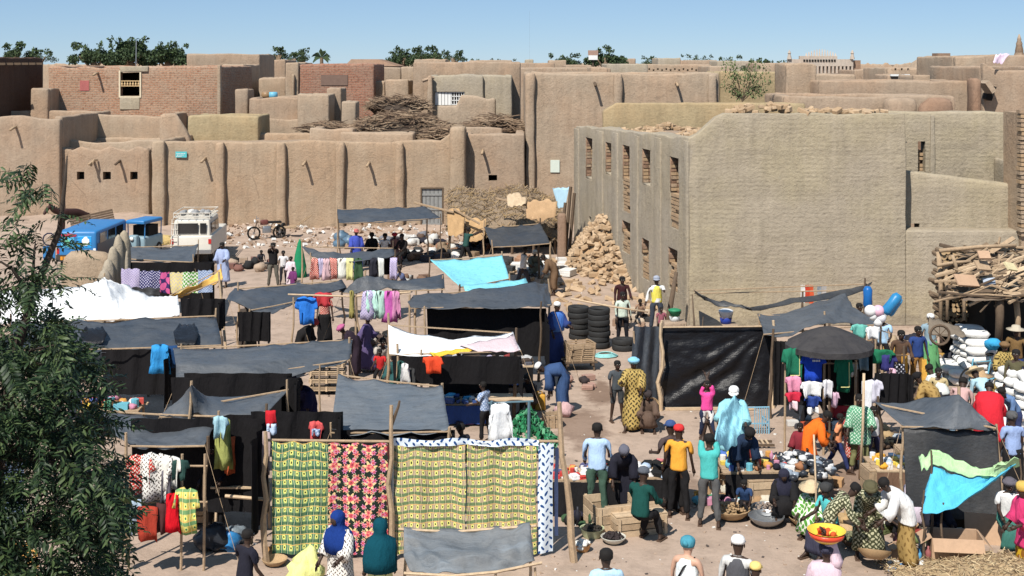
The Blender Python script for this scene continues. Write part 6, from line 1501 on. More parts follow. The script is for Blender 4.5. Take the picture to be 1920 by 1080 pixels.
basket(1700, 1000, .52, 'deep straw basket of tomatoes left of the turquoise cloth', m_bask, BASK, fill=((.12, .05, .04), 'tomatoes', 'dark red goods in the deep straw basket', .035, 50))
basket(1745, 985, .52, 'round straw tray under the turquoise cloth', m_bask, fill=((.25, .10, .05), 'onions', 'reddish goods on the tray under the turquoise cloth', .035, 60))
basket(1810, 985, .85, 'very large dark basket under the turquoise cloth', m_baskd, BASK, fill=((.30, .22, .12), 'dried_fish', 'brown dried goods heaped in the very large basket', .04, 70))
basket(1640, 1072, .62, 'tilted brown tray in the right foreground', m_cal, tilt=(-.35, .12, 0), z=.2)
basket(1110, 1008, .55, 'pale green basin beside the leaning pole', M('pale green enamel', (.42, .45, .28), .5, .1), BASK, fill=((.03, .025, .02), 'charcoal', 'black goods in the pale green basin', .04, 60))
basket(1150, 1020, .50, 'flat white rimmed tray of dark goods', M('pale enamel', (.62, .60, .52), .5, .1), fill=((.035, .025, .025), 'dates', 'black dates heaped on the flat tray', .03, 90))
basket(1092, 1036, .38, 'orange bowl with white flour by the leaning pole', M('orange clay', (.50, .26, .10), .6, .2), BASK, fill=((.78, .75, .68), 'flour', 'white flour in the orange bowl', .05, 30))
basket(515, 1058, .48, 'pale straw tray left of the yellow cloth heap', m_bask)
basket(512, 1040, .40, 'orange rimmed bowl behind the pale straw tray', M('orange clay', (.50, .26, .10), .6, .2))
basket(1218, 790, .5, 'dark round basket beside the woman in gold', m_bask, tilt=(1.2, 0, .5), z=.3)
hx = pc.location; J = Jc; hd = Matrix.Rotation(R_(-20), 3, 'Z') @ J['crown']
mb = MB(); mb.lathe([(.16, 0), (.22, .05), (.26, .15), (.275, .155), (.255, .14), (.2, .06), (.01, .04)], 22, (0,0,0)); bs = empty('carried_basin', (hx.x+hd.x, hx.y+hd.y, hx.z+J['crown'].z+.095), 0, 'yellow and red basin balanced on the head of a woman in pale pink', 'basin')
mb.build('basin', M('yellow plastic', (.85, .55, .06), .35, .08), bs, True, local=True)
mb = MB(); mb.lathe([(.232, .055), (.262, .13), (.264, .131), (.234, .054)], 22); mb.build('red_band', M('red plastic', (.70, .07, .03), .35, .05), bs, True, local=True)
for k in range(9):
 a = rnd.random()*6.28; r = .15*rnd.random(); mb = MB(); mb.blob((r*math.cos(a), r*math.sin(a), .10+.03*rnd.random()), (.05, .05, .04), 7, 5, .2, k); mb.build('fruit', rnd.choice((cm((.75,.45,.05)), cm((.6,.1,.03)), cm((.75,.6,.1)))), bs, True, local=True)
# ---- jerrycans
def jerrycan(px, py, lab, col=(.62, .33, .05), z=0, rz=0):
 p = W(px, py, 0); r = empty('jerrycan', (p.x, p.y, GZ(p.x, p.y)+z), rz, lab, 'jerrycan'); m = M('yellow canister', col, .45, .15)
 mb = MB(); rbox(mb, -.13, .13, -.1, .1, 0, .38, r=.05, step=.1, jit=.004, tj=0); mb.build('canister', m, r, True, local=True)
 mb = MB(); mb.tube([(-.08, 0, .37), (-.08, 0, .43), (.04, 0, .43), (.05, 0, .37)], .018, 6); mb.build('handle', m, r, True, local=True)
 mb = MB(); mb.lathe([(.03, .37), (.03, .42), (.01, .425)], 8, (.09, 0, 0)); mb.build('lid', m_woodd, r, True, local=True)
jerrycan(1013, 768, 'yellow jerrycan nearest the bending man in blue', z=.0); jerrycan(1000, 765, 'orange brown jerrycan beside the yellow one', (.50, .20, .05))
p = W(1058, 782); mb = MB(); mb.blob((p.x, p.y, .17), (.22, .18, .19), 12, 8, .2, 2); mb.build('bundle', cm((.55, .36, .36)), None, True, label='round pink cloth bundle on the ground right of the jerrycans', cat='bundle')
crate(W(1035, 800), (.4, .35, .3), .2, 'small brown crate below the pink bundle', mat=m_wood)
for k in range(3):
 crate(W(1087, 690), (.75, .55, .16), .1+.1*k, ['lowest', 'middle', 'top'][k]+' flat crate of the stack right of the man in blue robe', z=.165*k+.25, mat=m_wood)
table(W(1085, 690), .9, .7, .25, .1, 'low dark pallet under the flat crates', mat=m_woodd)
# ---- garments
def garment(kind, p, w, h, mat, lab, rz=0, group=None, cat=None, name=None, text=None, trim=None):
 """hanging garment: outline in x,z with depth and folds"""
 if kind == 'shirt': out = [(-.16,0),(-.5,-.08),(-.62,-.42),(-.44,-.46),(-.36,-.3),(-.38,-1),(.38,-1),(.36,-.3),(.44,-.46),(.62,-.42),(.5,-.08),(.16,0),(0,-.05)]
 elif kind == 'dress': out = [(-.14,0),(-.34,-.05),(-.36,-.2),(-.24,-.3),(-.5,-1),(.5,-1),(.24,-.3),(.36,-.2),(.34,-.05),(.14,0),(0,-.06)]
 elif kind == 'trousers': out = [(-.4,0),(-.44,-.5),(-.42,-1),(-.08,-1),(0,-.35),(.08,-1),(.42,-1),(.44,-.5),(.4,0)]
 else: out = [(-.5,0),(-.48,-1),(.5,-1),(.48,0)]
 bm = bmesh.new(); vs = [bm.verts.new((x*w, 0, z*h)) for x, z in out]; f = bm.faces.new(vs)
 bmesh.ops.triangulate(bm, faces=[f]); bmesh.ops.subdivide_edges(bm, edges=bm.edges[:], cuts=3, use_grid_fill=True)
 sd = rnd.random()*50
 for v in bm.verts: v.co.y = (.035*math.sin(v.co.x*16/w*.55+sd)+.03*nz(v.co.x*6, v.co.z*3, sd))*1.5*(.3-v.co.z/h); v.co.x += .10*w*nz(v.co.x*5, v.co.z*4, sd); v.co.z += .05*h*nz(v.co.z*5, v.co.x*4, sd)
 r = bmesh.ops.extrude_face_region(bm, geom=bm.faces[:]);
 for v in [g for g in r['geom'] if isinstance(g, bmesh.types.BMVert)]: v.co.y += .03
 uvl = bm.loops.layers.uv.new('UVMap')
 for fc in bm.faces:
  fc.smooth = True
  for l in fc.loops: l[uvl].uv = (l.vert.co.x, l.vert.co.z)
 bmesh.ops.recalc_face_normals(bm, faces=bm.faces[:])
 me = bpy.data.meshes.new(name or kind); bm.to_mesh(me); bm.free(); me.materials.append(mat if not isinstance(mat, tuple) else cm(mat))
 if text or trim:
  root = empty(name or kind, p, rz, lab, cat or kind, group); mkobj('fabric', me, root)
  if trim:
   mb = MB()
   for a, b in trim: mb.tube([(a[0]*w, -.055, a[1]*h), (b[0]*w, -.055, b[1]*h)], .010, 4)
   mb.build('piping', cm((.72, .68, .30)), root, local=True)
  if text:
   for (x0_, x1_, zz, hh_) in text:
    xx = x0_
    while xx < x1_:
     wd = rnd.uniform(.018, .03); mb = MB(); mb.box((xx, -.085, zz*h), (xx+wd, -.078, zz*h+hh_)); mb.build('lettering', mw, root, local=True); xx += wd+.012
 else:
  o = mkobj(name or kind, me); o.location = p; o.rotation_euler = (0, 0, rz); tag(o, lab, cat or kind, group)
def G3(kind, px, pyt, pyb, wpx, mat, lab, zt=None, Y=None, **kw):
 if Y is None: Y = F*(H-zt)/(pyt-HY)
 garment(kind, WY(px, pyt, Y), wpx*Y/F, (pyb-pyt)*Y/F, mat, lab, **kw)
fr = empty('shirt_rack', (XA(1550, 27.6), 27.6, 0), 0, 'pole frame carrying the football shirts under the umbrella', 'clothes rack')
for px in (1472, 1545, 1604): mb = MB(); x = XA(px, 27.6); mb.tube([(x, 27.65, 0), (x+.02, 27.65, 2.05)], .025, 6); mb.build('post', m_wood, fr)
mb = MB(); mb.tube([(XA(1468, 27.6), 27.65, 1.98), (XA(1610, 27.6), 27.65, 1.98)], .02, 6); mb.build('rail', m_wood, fr)
tr = [((.28, -.15), (.28, -.85)), ((-.2, -.85), (.28, -.85))]
G3('shirt', 1488, 652, 712, 36, cm((.02, .16, .09)), 'green football shirt with yellow piping, leftmost under the umbrella', Y=27.5, trim=tr)
G3('shirt', 1526, 655, 718, 40, cm((.02, .07, .50)), 'royal blue football shirt with white lettering on the back', Y=27.45, text=[(-.10, .13, -.24, .045), (-.05, .11, -.34, .04)])
G3('shirt', 1582, 668, 735, 32, cm((.02, .17, .09)), 'green football shirt right of the dark gap under the umbrella', Y=27.5, trim=tr)
G3('shirt', 1488, 705, 738, 26, cm((.72, .28, .40)), 'small pink and white top hanging below the green shirt', Y=27.35)
G3('shirt', 1488, 735, 753, 26, cm((.55, .03, .06)), 'small red football top below the pink one', Y=27.3); G3('trousers', 1488, 752, 768, 20, cm((.75, .55, .58)), 'small pink shorts below the red top', Y=27.3)
G3('shirt', 1523, 715, 745, 36, cm(wht), 'white print shirt below the royal blue one', Y=27.3); G3('shirt', 1524, 743, 765, 28, cm((.03, .06, .24)), 'navy and white top below the white print shirt', Y=27.25); G3('trousers', 1524, 764, 775, 22, cm(wht), 'small white shorts below the navy top', Y=27.25)
for (px, py, w_, h_, c_, lab) in ((1552, 712, 18, 34, (.68,.66,.68), 'white vest in the dark gap of the umbrella stall'), (1566, 735, 14, 30, (.6,.4,.5), 'pale pink top low in the umbrella stall'), (1600, 680, 16, 26, (.7,.68,.6), 'cream cloth hanging at the right of the umbrella'), (1625, 715, 24, 88, (.76,.76,.78), 'long white trousers hanging on the rack right of the umbrella'),
  (1640, 712, 26, 44, (.60,.58,.66), 'pale shirt on the right clothes rack'), (1655, 700, 30, 40, (.75,.72,.74), 'white blouse on the right clothes rack'), (1672, 690, 26, 60, (.70,.45,.55), 'pink and white dress on the right clothes rack'), (1688, 682, 28, 66, (.03,.03,.08), 'dark dotted dress on the right clothes rack'), (1664, 665, 30, 30, (.04,.04,.16), 'navy blouse at the top of the right clothes rack'),
  (1650, 655, 50, 26, (.02,.16,.08), 'dark green cloth over the right clothes rack'), (1620, 660, 22, 34, (.22,.30,.33), 'grey blue shirt at the right of the umbrella'), (1612, 608, 30, 26, (.15,.45,.38), 'mint top under the back tarp'), (1637, 612, 24, 24, (.72,.72,.72), 'white top under the back tarp')):
 Yq = 27.2 if py > 700 else 28.2
 G3('dress' if h_ > 50 and 'trousers' not in lab else ('trousers' if 'trousers' in lab else 'shirt'), px, py, py+h_, w_, cm(c_) if 'dotted' not in lab else c_blkw, lab, Y=Yq)
fr = empty('clothes_rack', (XA(1660, 28), 28, 0), 0, 'pole rack of hanging clothes right of the black umbrella', 'clothes rack')
for px in (1612, 1650, 1700): mb = MB(); x = XA(px, 28.1); mb.tube([(x, 28.3, 0), (x, 28.3, 2.2)], .025, 6); mb.build('post', m_woodd, fr)
mb = MB(); mb.tube([(XA(1608, 28.1), 28.3, 2.0), (XA(1706, 28.1), 28.3, 2.0)], .018, 6); mb.build('rail', m_woodd, fr)
p = W(1583, 790, 0); cb = empty('cool_box', (p.x, p.y, GZ(p.x, p.y)), .05, 'red box with pale yellow lid below the green football shirt', 'box')
mb = MB(); rbox(mb, -.33, .33, -.22, .22, 0, .45, r=.03, jit=.004, tj=0); mb.build('box', M('red paint', (.55, .03, .04), .5, .1), cb, True, local=True)
mb = MB(); rbox(mb, -.34, .34, -.23, .23, .452, .56, r=.03, jit=.004, tj=0); mb.build('lid', M('cream', (.75, .62, .35), .5, .1), cb, True, local=True)
mb = MB(); mb.tube([(-.1, -.24, .3), (-.1, -.28, .3), (.1, -.28, .3), (.1, -.24, .3)], .012, 5); mb.build('handle', m_woodd, cb, True, local=True)
def drum(px0, py0, px1, py1, r, col, lab, Y):
 a, b = WY(px0, py0, Y), WY(px1, py1, Y); mb = MB(); mb.tube([a, a.lerp(b, .15), a.lerp(b, .5), a.lerp(b, .85), b], [r*.6, r, r*.92, r, r*.6], 12); mb.build('inflatable', M('shiny blue plastic', mul(col, .7), .35, .2, 9, .2), None, True, label=lab, cat='inflatable')
drum(1627, 537, 1627, 578, .11, (.02, .18, .55), 'upright blue inflatable hanging from the right end of the black tarp', 30.5)
drum(1658, 588, 1686, 552, .13, (.04, .30, .62), 'slanting large blue inflatable above the clothes rack', 30)
drum(1668, 592, 1690, 560, .07, (.10, .45, .80), 'slanting thin light blue inflatable behind the large one', 30.3)
for k, (px, py, r, c_, w_) in enumerate(((1632, 583, .14, wht, 'white ball left of the pink one'), (1647, 583, .14, (.75, .45, .55), 'pink ball above the football'), (1636, 593, .10, wht, 'small white ball under the others'), (1652, 596, .12, (.7, .7, .72), 'greyish white ball beside the blue inflatable'), (1646, 604, .11, wht, 'lowest white ball of the cluster'))):
 mb = MB(); mb.blob(WY(px, py, 30), (r, r, r), 14, 10, 0); mb.build('ball', M('ball '+str(k), c_, .35, .05), None, True, label=w_, cat='ball', group='balls by the blue inflatables')
p = WY(1645, 610, 30); mb = MB(); mb.tube([(p.x, p.y+.15, 0), (p.x, p.y+.15, 2.35)], .02, 5); mb.tube([(p.x-.35, p.y+.12, 2.3), (p.x+.35, p.y+.12, 2.1)], .012, 4); mb.build('toy_pole', m_wood, None, label='thin pole carrying the balls and blue inflatables', cat='pole', kind=None)
for k, (px, c_) in enumerate(((1505, (.72,.70,.66)), (1513, (.55,.06,.03)), (1521, (.60,.10,.04)), (1536, (.30,.33,.36)), (1545, (.45,.42,.4)))):
 hang(px-4, px+4, 2.25, 1.75, cm(c_), ['cream', 'dark red', 'orange red', 'slate', 'beige'][k]+' strip of cloth hanging behind the peaked back tarp', Y=35.8, fold=.01)
def bucket(px, py, Y, cols, lab, sc=1.0, zoff=None):
 p = WY(px, py, Y); r = empty('bucket', p, 0, lab, 'bucket')
 mb = MB(); mb.lathe([(.13*sc, 0), (.155*sc, .16*sc), (.15*sc, .165*sc)], 16); mb.build('lower_body', C3(*cols[0]), r, True, local=True)
 mb = MB(); mb.lathe([(.15*sc, .166*sc), (.175*sc, .30*sc), (.185*sc, .31*sc), (.185*sc, .34*sc), (.10*sc, .37*sc)], 16); mb.build('upper_body', C3(*cols[1]), r, True, local=True)
 mb = MB(); mb.tube([(-.185*sc, 0, .3*sc), (-.12*sc, -.14*sc, .16*sc), (.12*sc, -.14*sc, .16*sc), (.185*sc, 0, .3*sc)], .008, 4); mb.build('handle', m_woodd, r, local=True)
bucket(1361, 607, 34, ((.03, .06, .35), (.75, .77, .80)), 'white and blue bucket standing on a post behind the black screen', 1.05)
bucket(1265, 603, 34.5, ((.70, .72, .70), (.03, .22, .10)), 'white bucket with dark green lid behind the black screen', .95)
for px, py, Y in ((1361, 607, 34), (1265, 603, 34.5)):
 p = WY(px, py, Y); mb = MB(); rbox(mb, p.x-.3, p.x+.3, Y-.25, Y+.25, 0, p.z-.003, r=.04); mb.build('adobe_block', m_wall2, None, True, label='mud stand under the '+('white and blue' if px > 1300 else 'green lidded')+' bucket', cat='stand')
def mudtree(px, py0, py1, Y, lab):
 a, b = WY(px, py1, Y), WY(px, py0, Y); a.z = 0; mb = MB(); mb.tube([a, a.lerp(b, .5)+Vector((.08, 0, 0)), b], [.045, .035, .015], 6); q = a.lerp(b, .45); mb.tube([q, q+Vector((.25, 0, .35)), q+Vector((.28, 0, .8))], [.025, .02, .008], 5); mb.tube([q+Vector((0,0,.2)), q+Vector((-.22, 0, .6))], [.02, .008], 5); mb.build('forked_post', m_woodd, None, True, label=lab, cat='post')
mudtree(1298, 552, 612, 33, 'thin forked dark post behind the black screen')
a, b = WY(1248, 600, 40), WY(1268, 510, 40.3); a.z = 0; mb = MB(); mb.tube([a, a.lerp(b, .4), b], [.11, .09, .06], 7); mb.build('leaning_post', m_woodd, None, True, label='thick dark post the man in the white jacket leans on', cat='post')
mb = MB(); mb.add([WY(1310, 582, 33), WY(1345, 600, 33), WY(1360, 615, 33), WY(1312, 612, 33), WY(1330, 600, 33.6), WY(1350, 614, 33.6)], [(0,1,4), (1,2,5,4), (0,4,5,3), (3,2,1,0)]); mb.build('black_rag', T4, None, label='crumpled black rag on a stick left of the blue and white bucket', cat='rag')
for k, (px, py, lab) in enumerate(((1405, 815, 'pale blue metal cot frame right of the turquoise robe'),)):
 p = W(px, py, 0); r = empty('metal_frame', (p.x, p.y, 0), .05, lab, 'cot'); m_ = M('pale blue paint', (.22, .42, .55), .5, .2)
 mb = MB(); mb.tube([(-.45, 0, .0), (-.45, 0, .62), (.45, 0, .62), (.45, 0, 0)], .022, 6); mb.tube([(-.45, 0, .25), (.45, 0, .25)], .018, 5); mb.build('end_frame', m_, r, local=True)
 for i in range(7): mb = MB(); mb.tube([(.12+i*.055, -.01, .02), (.12+i*.055, -.01, .62)], .012, 4); mb.build('bar', m_, r, local=True)
 for sx in (-1, 1): mb = MB(); mb.tube([(sx*.45, 0, .25), (sx*.45, .6, .25), (sx*.45, .6, 0)], .02, 5); mb.build('side_rail', m_, r, local=True)
p = W(1412, 838, 0); r = empty('slatted_rack', (p.x, p.y, 0), .0, 'low slatted rack on the ground right of the turquoise robe', 'rack')
for i in range(8): mb = MB(); mb.cbox((-.4+i*.1, 0, .12), (.045, .3, .02)); mb.build('slat', m_woodl, r, local=True)
for sy in (-1, 1): mb = MB(); mb.cbox((-.03, sy*.14, .08), (.95, .04, .05)); mb.build('runner', m_woodd, r, local=True)
sheet([[W(1352, 770, 1.75), W(1378, 735, 1.9), W(1392, 760, 1.6)], [W(1346, 800, 1.6), W(1372, 790, 1.45), W(1393, 792, 1.4)], [W(1340, 822, 1.65), W(1362, 838, 1.25), W(1388, 822, 1.2)]], nu=16, nv=14, sag=0, wr=.05, seed=61).build('raised_cloth', cm((.30, .62, .72)), None, True, label='pale turquoise cloth held up between the teal shirt and the robe', cat='cloth')
fr = empty('clothes_rack', (XA(300, 21.2), 21.3, 0), 0, 'pole rack of red and white clothes under the grey tarp at the left', 'clothes rack')
for px in (236, 335, 378): mb = MB(); x = XA(px, 21.2); mb.tube([(x, 21.35, 0), (x+.02, 21.35, 1.95)], .025, 6); mb.build('post', m_wood, fr)
for zz in (1.75, 1.15): mb = MB(); mb.tube([(XA(225, 21.2), 21.35, zz), (XA(385, 21.2), 21.35, zz)], .018, 6); mb.build('rail', m_wood, fr)
for (kind, px, a, b, w_, m_, lab) in (('shirt', 262, 852, 925, 46, c_redw, 'red and cream print shirt at the left end of the upper rail'), ('shirt', 292, 850, 940, 56, c_whitef, 'white print blouse in the middle of the upper rail'), ('shirt', 316, 855, 920, 44, cm((.70,.68,.62)), 'cream shirt on the upper rail'), ('dress', 312, 880, 950, 26, cm((.13,.12,.14)), 'dark grey dress on the upper rail'), ('shirt', 336, 862, 900, 30, cm((.03,.07,.06)), 'dark green shirt at the right of the upper rail'),
   ('trousers', 252, 938, 1002, 30, cm((.30,.38,.45)), 'pale denim trousers on the lower rail'), ('panel', 276, 950, 1014, 38, cm((.38,.05,.03)), 'brick red wrap on the lower rail'), ('trousers', 302, 945, 1000, 22, cm((.08,.03,.03)), 'dark patterned trousers between the two red cloths'), ('dress', 322, 925, 1000, 34, cm((.62,.01,.02)), 'bright red dress on the lower rail'), ('shirt', 350, 915, 1003, 42, c_chk, 'green and yellow checked shirt at the right end of the lower rail'), ('trousers', 213, 975, 1012, 24, cm((.75,.45,.05)), 'orange yellow trousers left of the pole')):
 G3(kind, px, a, b, w_, m_, lab, Y=21.2 if a < 900 else 21.0)
G3('dress', 418, 785, 880, 34, cm((.35, .38, .12)), 'olive dress hanging at the right corner of the grey tarp', Y=22.6); G3('shirt', 412, 780, 822, 26, cm((.35, .55, .62)), 'pale blue top above the olive dress', Y=22.5); G3('dress', 442, 800, 862, 20, cm((.45, .50, .72)), 'lilac slip hanging in the black stall opening', Y=23); G3('trousers', 430, 820, 890, 22, cm((.45,.10,.04)), 'rust red trousers beside the olive dress', Y=22.7)
G3('panel', 508, 770, 800, 20, cm((.50, .02, .03)), 'red scarf tied on the left pole of the cloth stall', Y=22.2); G3('panel', 509, 795, 815, 18, cm((.5, .6, .75)), 'pale blue scarf below the red one on the pole', Y=22.15); G3('trousers', 499, 810, 890, 18, cm((.38, .30, .30)), 'long brown scarf trailing down the left pole', Y=22.1)
G3('shirt', 592, 790, 828, 24, cm((.62, .10, .10)), 'small red and white striped top above the plaid cloth', Y=23); G3('panel', 592, 805, 818, 17, c_stripe, 'striped lower part of the small top above the plaid cloth', Y=22.95)
G3('dress', 300, 645, 700, 42, cm((.04, .28, .62)), 'bright blue dress hanging below the long slate tarp', Y=29); G3('panel', 322, 648, 690, 24, cm((.02, .06, .16)), 'dark blue cloth beside the bright blue dress', Y=29.1)
G3('shirt', 576, 556, 608, 36, cm((.03, .18, .62)), 'bright blue shirt hanging from the dark folded tarp', Y=34.5); G3('shirt', 606, 548, 575, 30, cm((.50, .05, .06)), 'red checked shirt beside the bright blue one', Y=34.7)
for (px, w_, h_, m_, lab) in ((690, 30, 54, c_lilac, 'lilac dress on the pole rail'), (697, 26, 40, cm((.50, .78, .66)), 'mint green top on the pole rail'), (714, 26, 52, cm((.42,.62,.52)), 'pale green dress between the mint and the pink ones'), (730, 30, 60, cm((.55, .12, .40)), 'magenta dress on the pole rail'), (742, 20, 54, cm((.60, .25, .42)), 'pink dress at the right end of the pole rail'), (659, 12, 52, cm((.35,.30,.10)), 'narrow olive cloth at the left end of the pole rail')):
 G3('dress', px, 545, 545+h_, w_, m_, lab, Y=34.2)
mb = MB(); mb.tube([WY(540, 552, 34.4), WY(660, 556, 34.3), WY(770, 548, 34.3)], .025, 6); mb.build('rail_pole', m_woodl, None, label='long pale pole carrying the pink and mint dresses', cat='pole')
for px in (667, 768):
 a = WY(px, 552, 34.3); mb = MB(); mb.tube([(a.x, a.y, 0), a], .03, 6); mb.build('rail_post', m_wood, None, label=('left' if px < 700 else 'right')+' post under the long pale pole of dresses', cat='post')
for (px, w_, c_, lab) in ((590, 18, c_redw, 'red print'), (602, 16, cm((.5,.45,.62)), 'lilac'), (612, 18, cm((.62,.42,.45)), 'pinkish'), (625, 14, c_redw, 'red and orange print'), (641, 26, cm((.74,.74,.66)), 'white'), (656, 14, cm((.70,.66,.3)), 'pale yellow'), (672, 20, cm((.05,.10,.05)), 'dark green'), (700, 18, cm((.03,.03,.04)), 'black'), (714, 12, cm((.65,.66,.62)), 'off white'), (738, 14, c_lilac, 'violet striped')):
 G3('dress' if w_ > 15 else 'panel', px, 484, 484+rnd.uniform(36, 46), w_, c_, lab+' garment hanging on the back clothes stall', Y=41.5)
mb = MB(); mb.lathe([(.30, 0), (.27, .4), (.18, .9), (.07, 1.35), (.02, 1.5)], 10, W(562, 520, 0), jit=.35); mb.build('furled_cloth', cm((.02, .22, .10)), None, True, label='tall furled dark green umbrella cloth at the back clothes stall', cat='umbrella')
for (a, b, m_, lab) in ((228, 262, c_lilac, 'lilac patterned cloth at the left end of the line'), (262, 300, c_navy, 'navy cloth with pale spots on the line'), (300, 318, c_pinkz, 'pink zigzag cloth on the line'), (318, 343, c_yelf, 'yellow flowered cloth on the line'), (343, 372, c_greenw, 'green leaf cloth on the line'), (372, 398, c_stripe, 'blue striped cloth at the right end of the line')):
 hang(a, b, 2.0-.12*math.sin(math.pi*(a-228)/170), 1.28-.05*math.sin(math.pi*(a-228)/170), m_, lab, Y=40.2, fold=.03)
hang(236, 300, 1.42, 1.18, T4, 'dark cloth hanging beneath the lilac and navy cloths', Y=40.1)
r_ = stall('mustard cloth canopy slanting up to a leaning pole', [[(318, 552, 1.7), (370, 530, 2.0), (414, 503, 2.35)], [(330, 556, 1.6), (375, 541, 1.8), (418, 522, 2.1)]], Tyel, sag=.05, seed=41, poles=[(414, 503, 2.35)])
mb = MB(); a, b = WY(410, 510, 36.2), WY(432, 645, 32); b.z = .02; mb.tube([a, a.lerp(b, .5), b], [.03, .035, .04], 6); mb.build('leaning_pole', m_wood, None, True, label='long leaning pale pole right of the mustard canopy', cat='pole')
sheet([[W(1722, 852, 1.6), W(1746, 842, 1.8), W(1790, 862, 1.6), W(1850, 878, 1.5), W(1910, 862, 1.6)], [W(1728, 880, 1.5), W(1750, 870, 1.55), W(1795, 888, 1.4), W(1850, 896, 1.35), W(1912, 867, 1.5)]], nu=30, nv=8, sag=.0, wr=.07, seed=51, wf=3).build('draped_cloth', cm((.45, .68, .36)), None, True, label='pale green cloth draped over the top of the turquoise one', cat='cloth')
cl = empty('cloth_canopy', (XA(1815, 22), 22, 0), 0, 'bright turquoise cloth slung from poles at the right', 'canopy')
sheet([[W(1750, 872, 1.52), W(1795, 889, 1.38), W(1850, 897, 1.33), W(1909, 864, 1.55)], [W(1735, 915, 1.2), W(1790, 920, 1.15), W(1845, 912, 1.2), W(1908, 867, 1.5)], [W(1730, 958, .95), W(1772, 955, 1.0), W(1830, 928, 1.15), W(1907, 870, 1.48)]], nu=30, nv=18, sag=.0, wr=.06, seed=52, wf=2).build('canopy', cm((.10, .48, .68)), cl, True)
for q in (W(1733, 925, 1.2), W(1769, 948, 1.0), W(1746, 850, 1.75), W(1912, 866, 1.5)): pole(cl, q, .02, over=.05, mat=m_woodd)
p = W(572, 1075, .25); mb = MB(); mb.blob((p.x, p.y, .20), (.30, .28, .36), 18, 12, .30, 5); mb.v = [Vector((q.x, q.y, max(q.z, .02))) for q in mb.v]; mb.build('covered_bundle', cm((.80, .80, .30)), None, True, label='yellow cloth covered bundle in front of the plaid cloth', cat='bundle')
for (px, py, r, c_, lab) in ((398, 1032, .3, (.03,.035,.045), 'black plastic bag left of the boy'), (428, 1030, .22, (.04, .22, .50), 'blue plastic bag beside the black one'), (440, 1018, .2, (.2,.24,.27), 'grey plastic bag behind the blue one')):
 p = W(px, py, 0); mb = MB(); mb.blob((p.x, p.y, r*.7), (r, r*.8, r*.8), 14, 9, .25, px); mb.build('plastic_bag', M('bag plastic', c_, .25, .3, 9, .5), None, True, label=lab, cat='bag')
G3('dress', 938, 756, 832, 52, cm((.84, .85, .86)), 'long white dress hanging above the plaid cloths', Y=24.2)
mb = MB(); a = WY(912, 800, 24.5); mb.tube([(a.x, a.y, 0), WY(922, 752, 24.3)], .03, 6); mb.tube([WY(915, 756, 24.35), WY(1000, 752, 24.4)], .018, 5); mb.tube([(XA(990, 24.4), 24.4, 0), WY(992, 752, 24.4)], .03, 6); mb.build('clothes_rail', M('dull blue paint', (.12,.2,.24), .6), None, label='blue grey pole frame behind the long white dress', cat='frame')
mb = MB()
cc = W(995, 812, .5)
for k in range(380):
 a, r = rnd.random()*6.28, rnd.random()**.5; x = r*math.cos(a)*.62; y = r*math.sin(a)*.55; z = .25+.75*(1-r)*(1-.5*x/.62)+rnd.random()*.1
 mb.cbox((cc.x+x, cc.y+y, z), (.12, .07, .012), rnd.choice((0, 0, 1, 2)), Euler((rnd.random()*3, rnd.random()*3, rnd.random()*3)).to_matrix().to_4x4())
mb.build('greens_heap', [M('green leaf', (.03, .22, .09), .6), M('light green leaf', (.16, .45, .25), .5), M('dark green leaf', (.015, .09, .04), .6)], None, label='heap of glossy green leaves right of the long white dress', cat='greens', kind='stuff')
c = tpt(880, 706, .8); table(c, 1.9, 1.3, .8, .02, 'table of white and blue goods under the white banner', cloth=cm(blk))
scatter(c, 1.8, 1.2, .02, .8, 70, ('folded_cloth', 'packet', 'bundle', 'shoe'), '%s on the table under the white banner', '%s goods under the white banner', sz=(.12, .22), pal=[(.78,.77,.75),(.78,.77,.75),(.78,.77,.75),(.05,.25,.5),(.6,.55,.2),(.02,.02,.02),(.3,.45,.6)])
c = tpt(865, 752, .5); table(c, 1.2, .7, .5, .0, 'low table with a blue cloth in front of the white banner', cloth=cm((.03,.07,.25)))
scatter(c, 1.1, .6, 0, .5, 24, ('folded_cloth', 'shoe', 'packet'), '%s on the low blue table', '%s goods on the low blue table', sz=(.12, .2), pal=[(.1,.45,.75),(.02,.02,.02),(.75,.73,.7),(.05,.1,.3)])
c = tpt(945, 745, .6); table(c, 1.3, .6, .6, .0, 'plain plank bench under the blue shirted man', mat=m_woodl)
G3('shirt', 812, 668, 700, 34, cm((.78, .08, .03)), 'bright orange red top hanging at the front of the white banner', Y=28.6)
for k, (px, py, c_) in enumerate(((760, 680, (.7,.68,.66)), (772, 690, (.05,.05,.05)), (752, 676, (.03,.09,.08)))): G3('dress', px, py, py+42, 20, cm(c_), ['cream', 'black', 'dark teal'][k]+' garment on the pole at the left end of the white banner', Y=28.5+.1*k)
SHADE_DARK = cm((.014, .013, .014))  # near-black for added sheets and skirts that paint shade under canopies
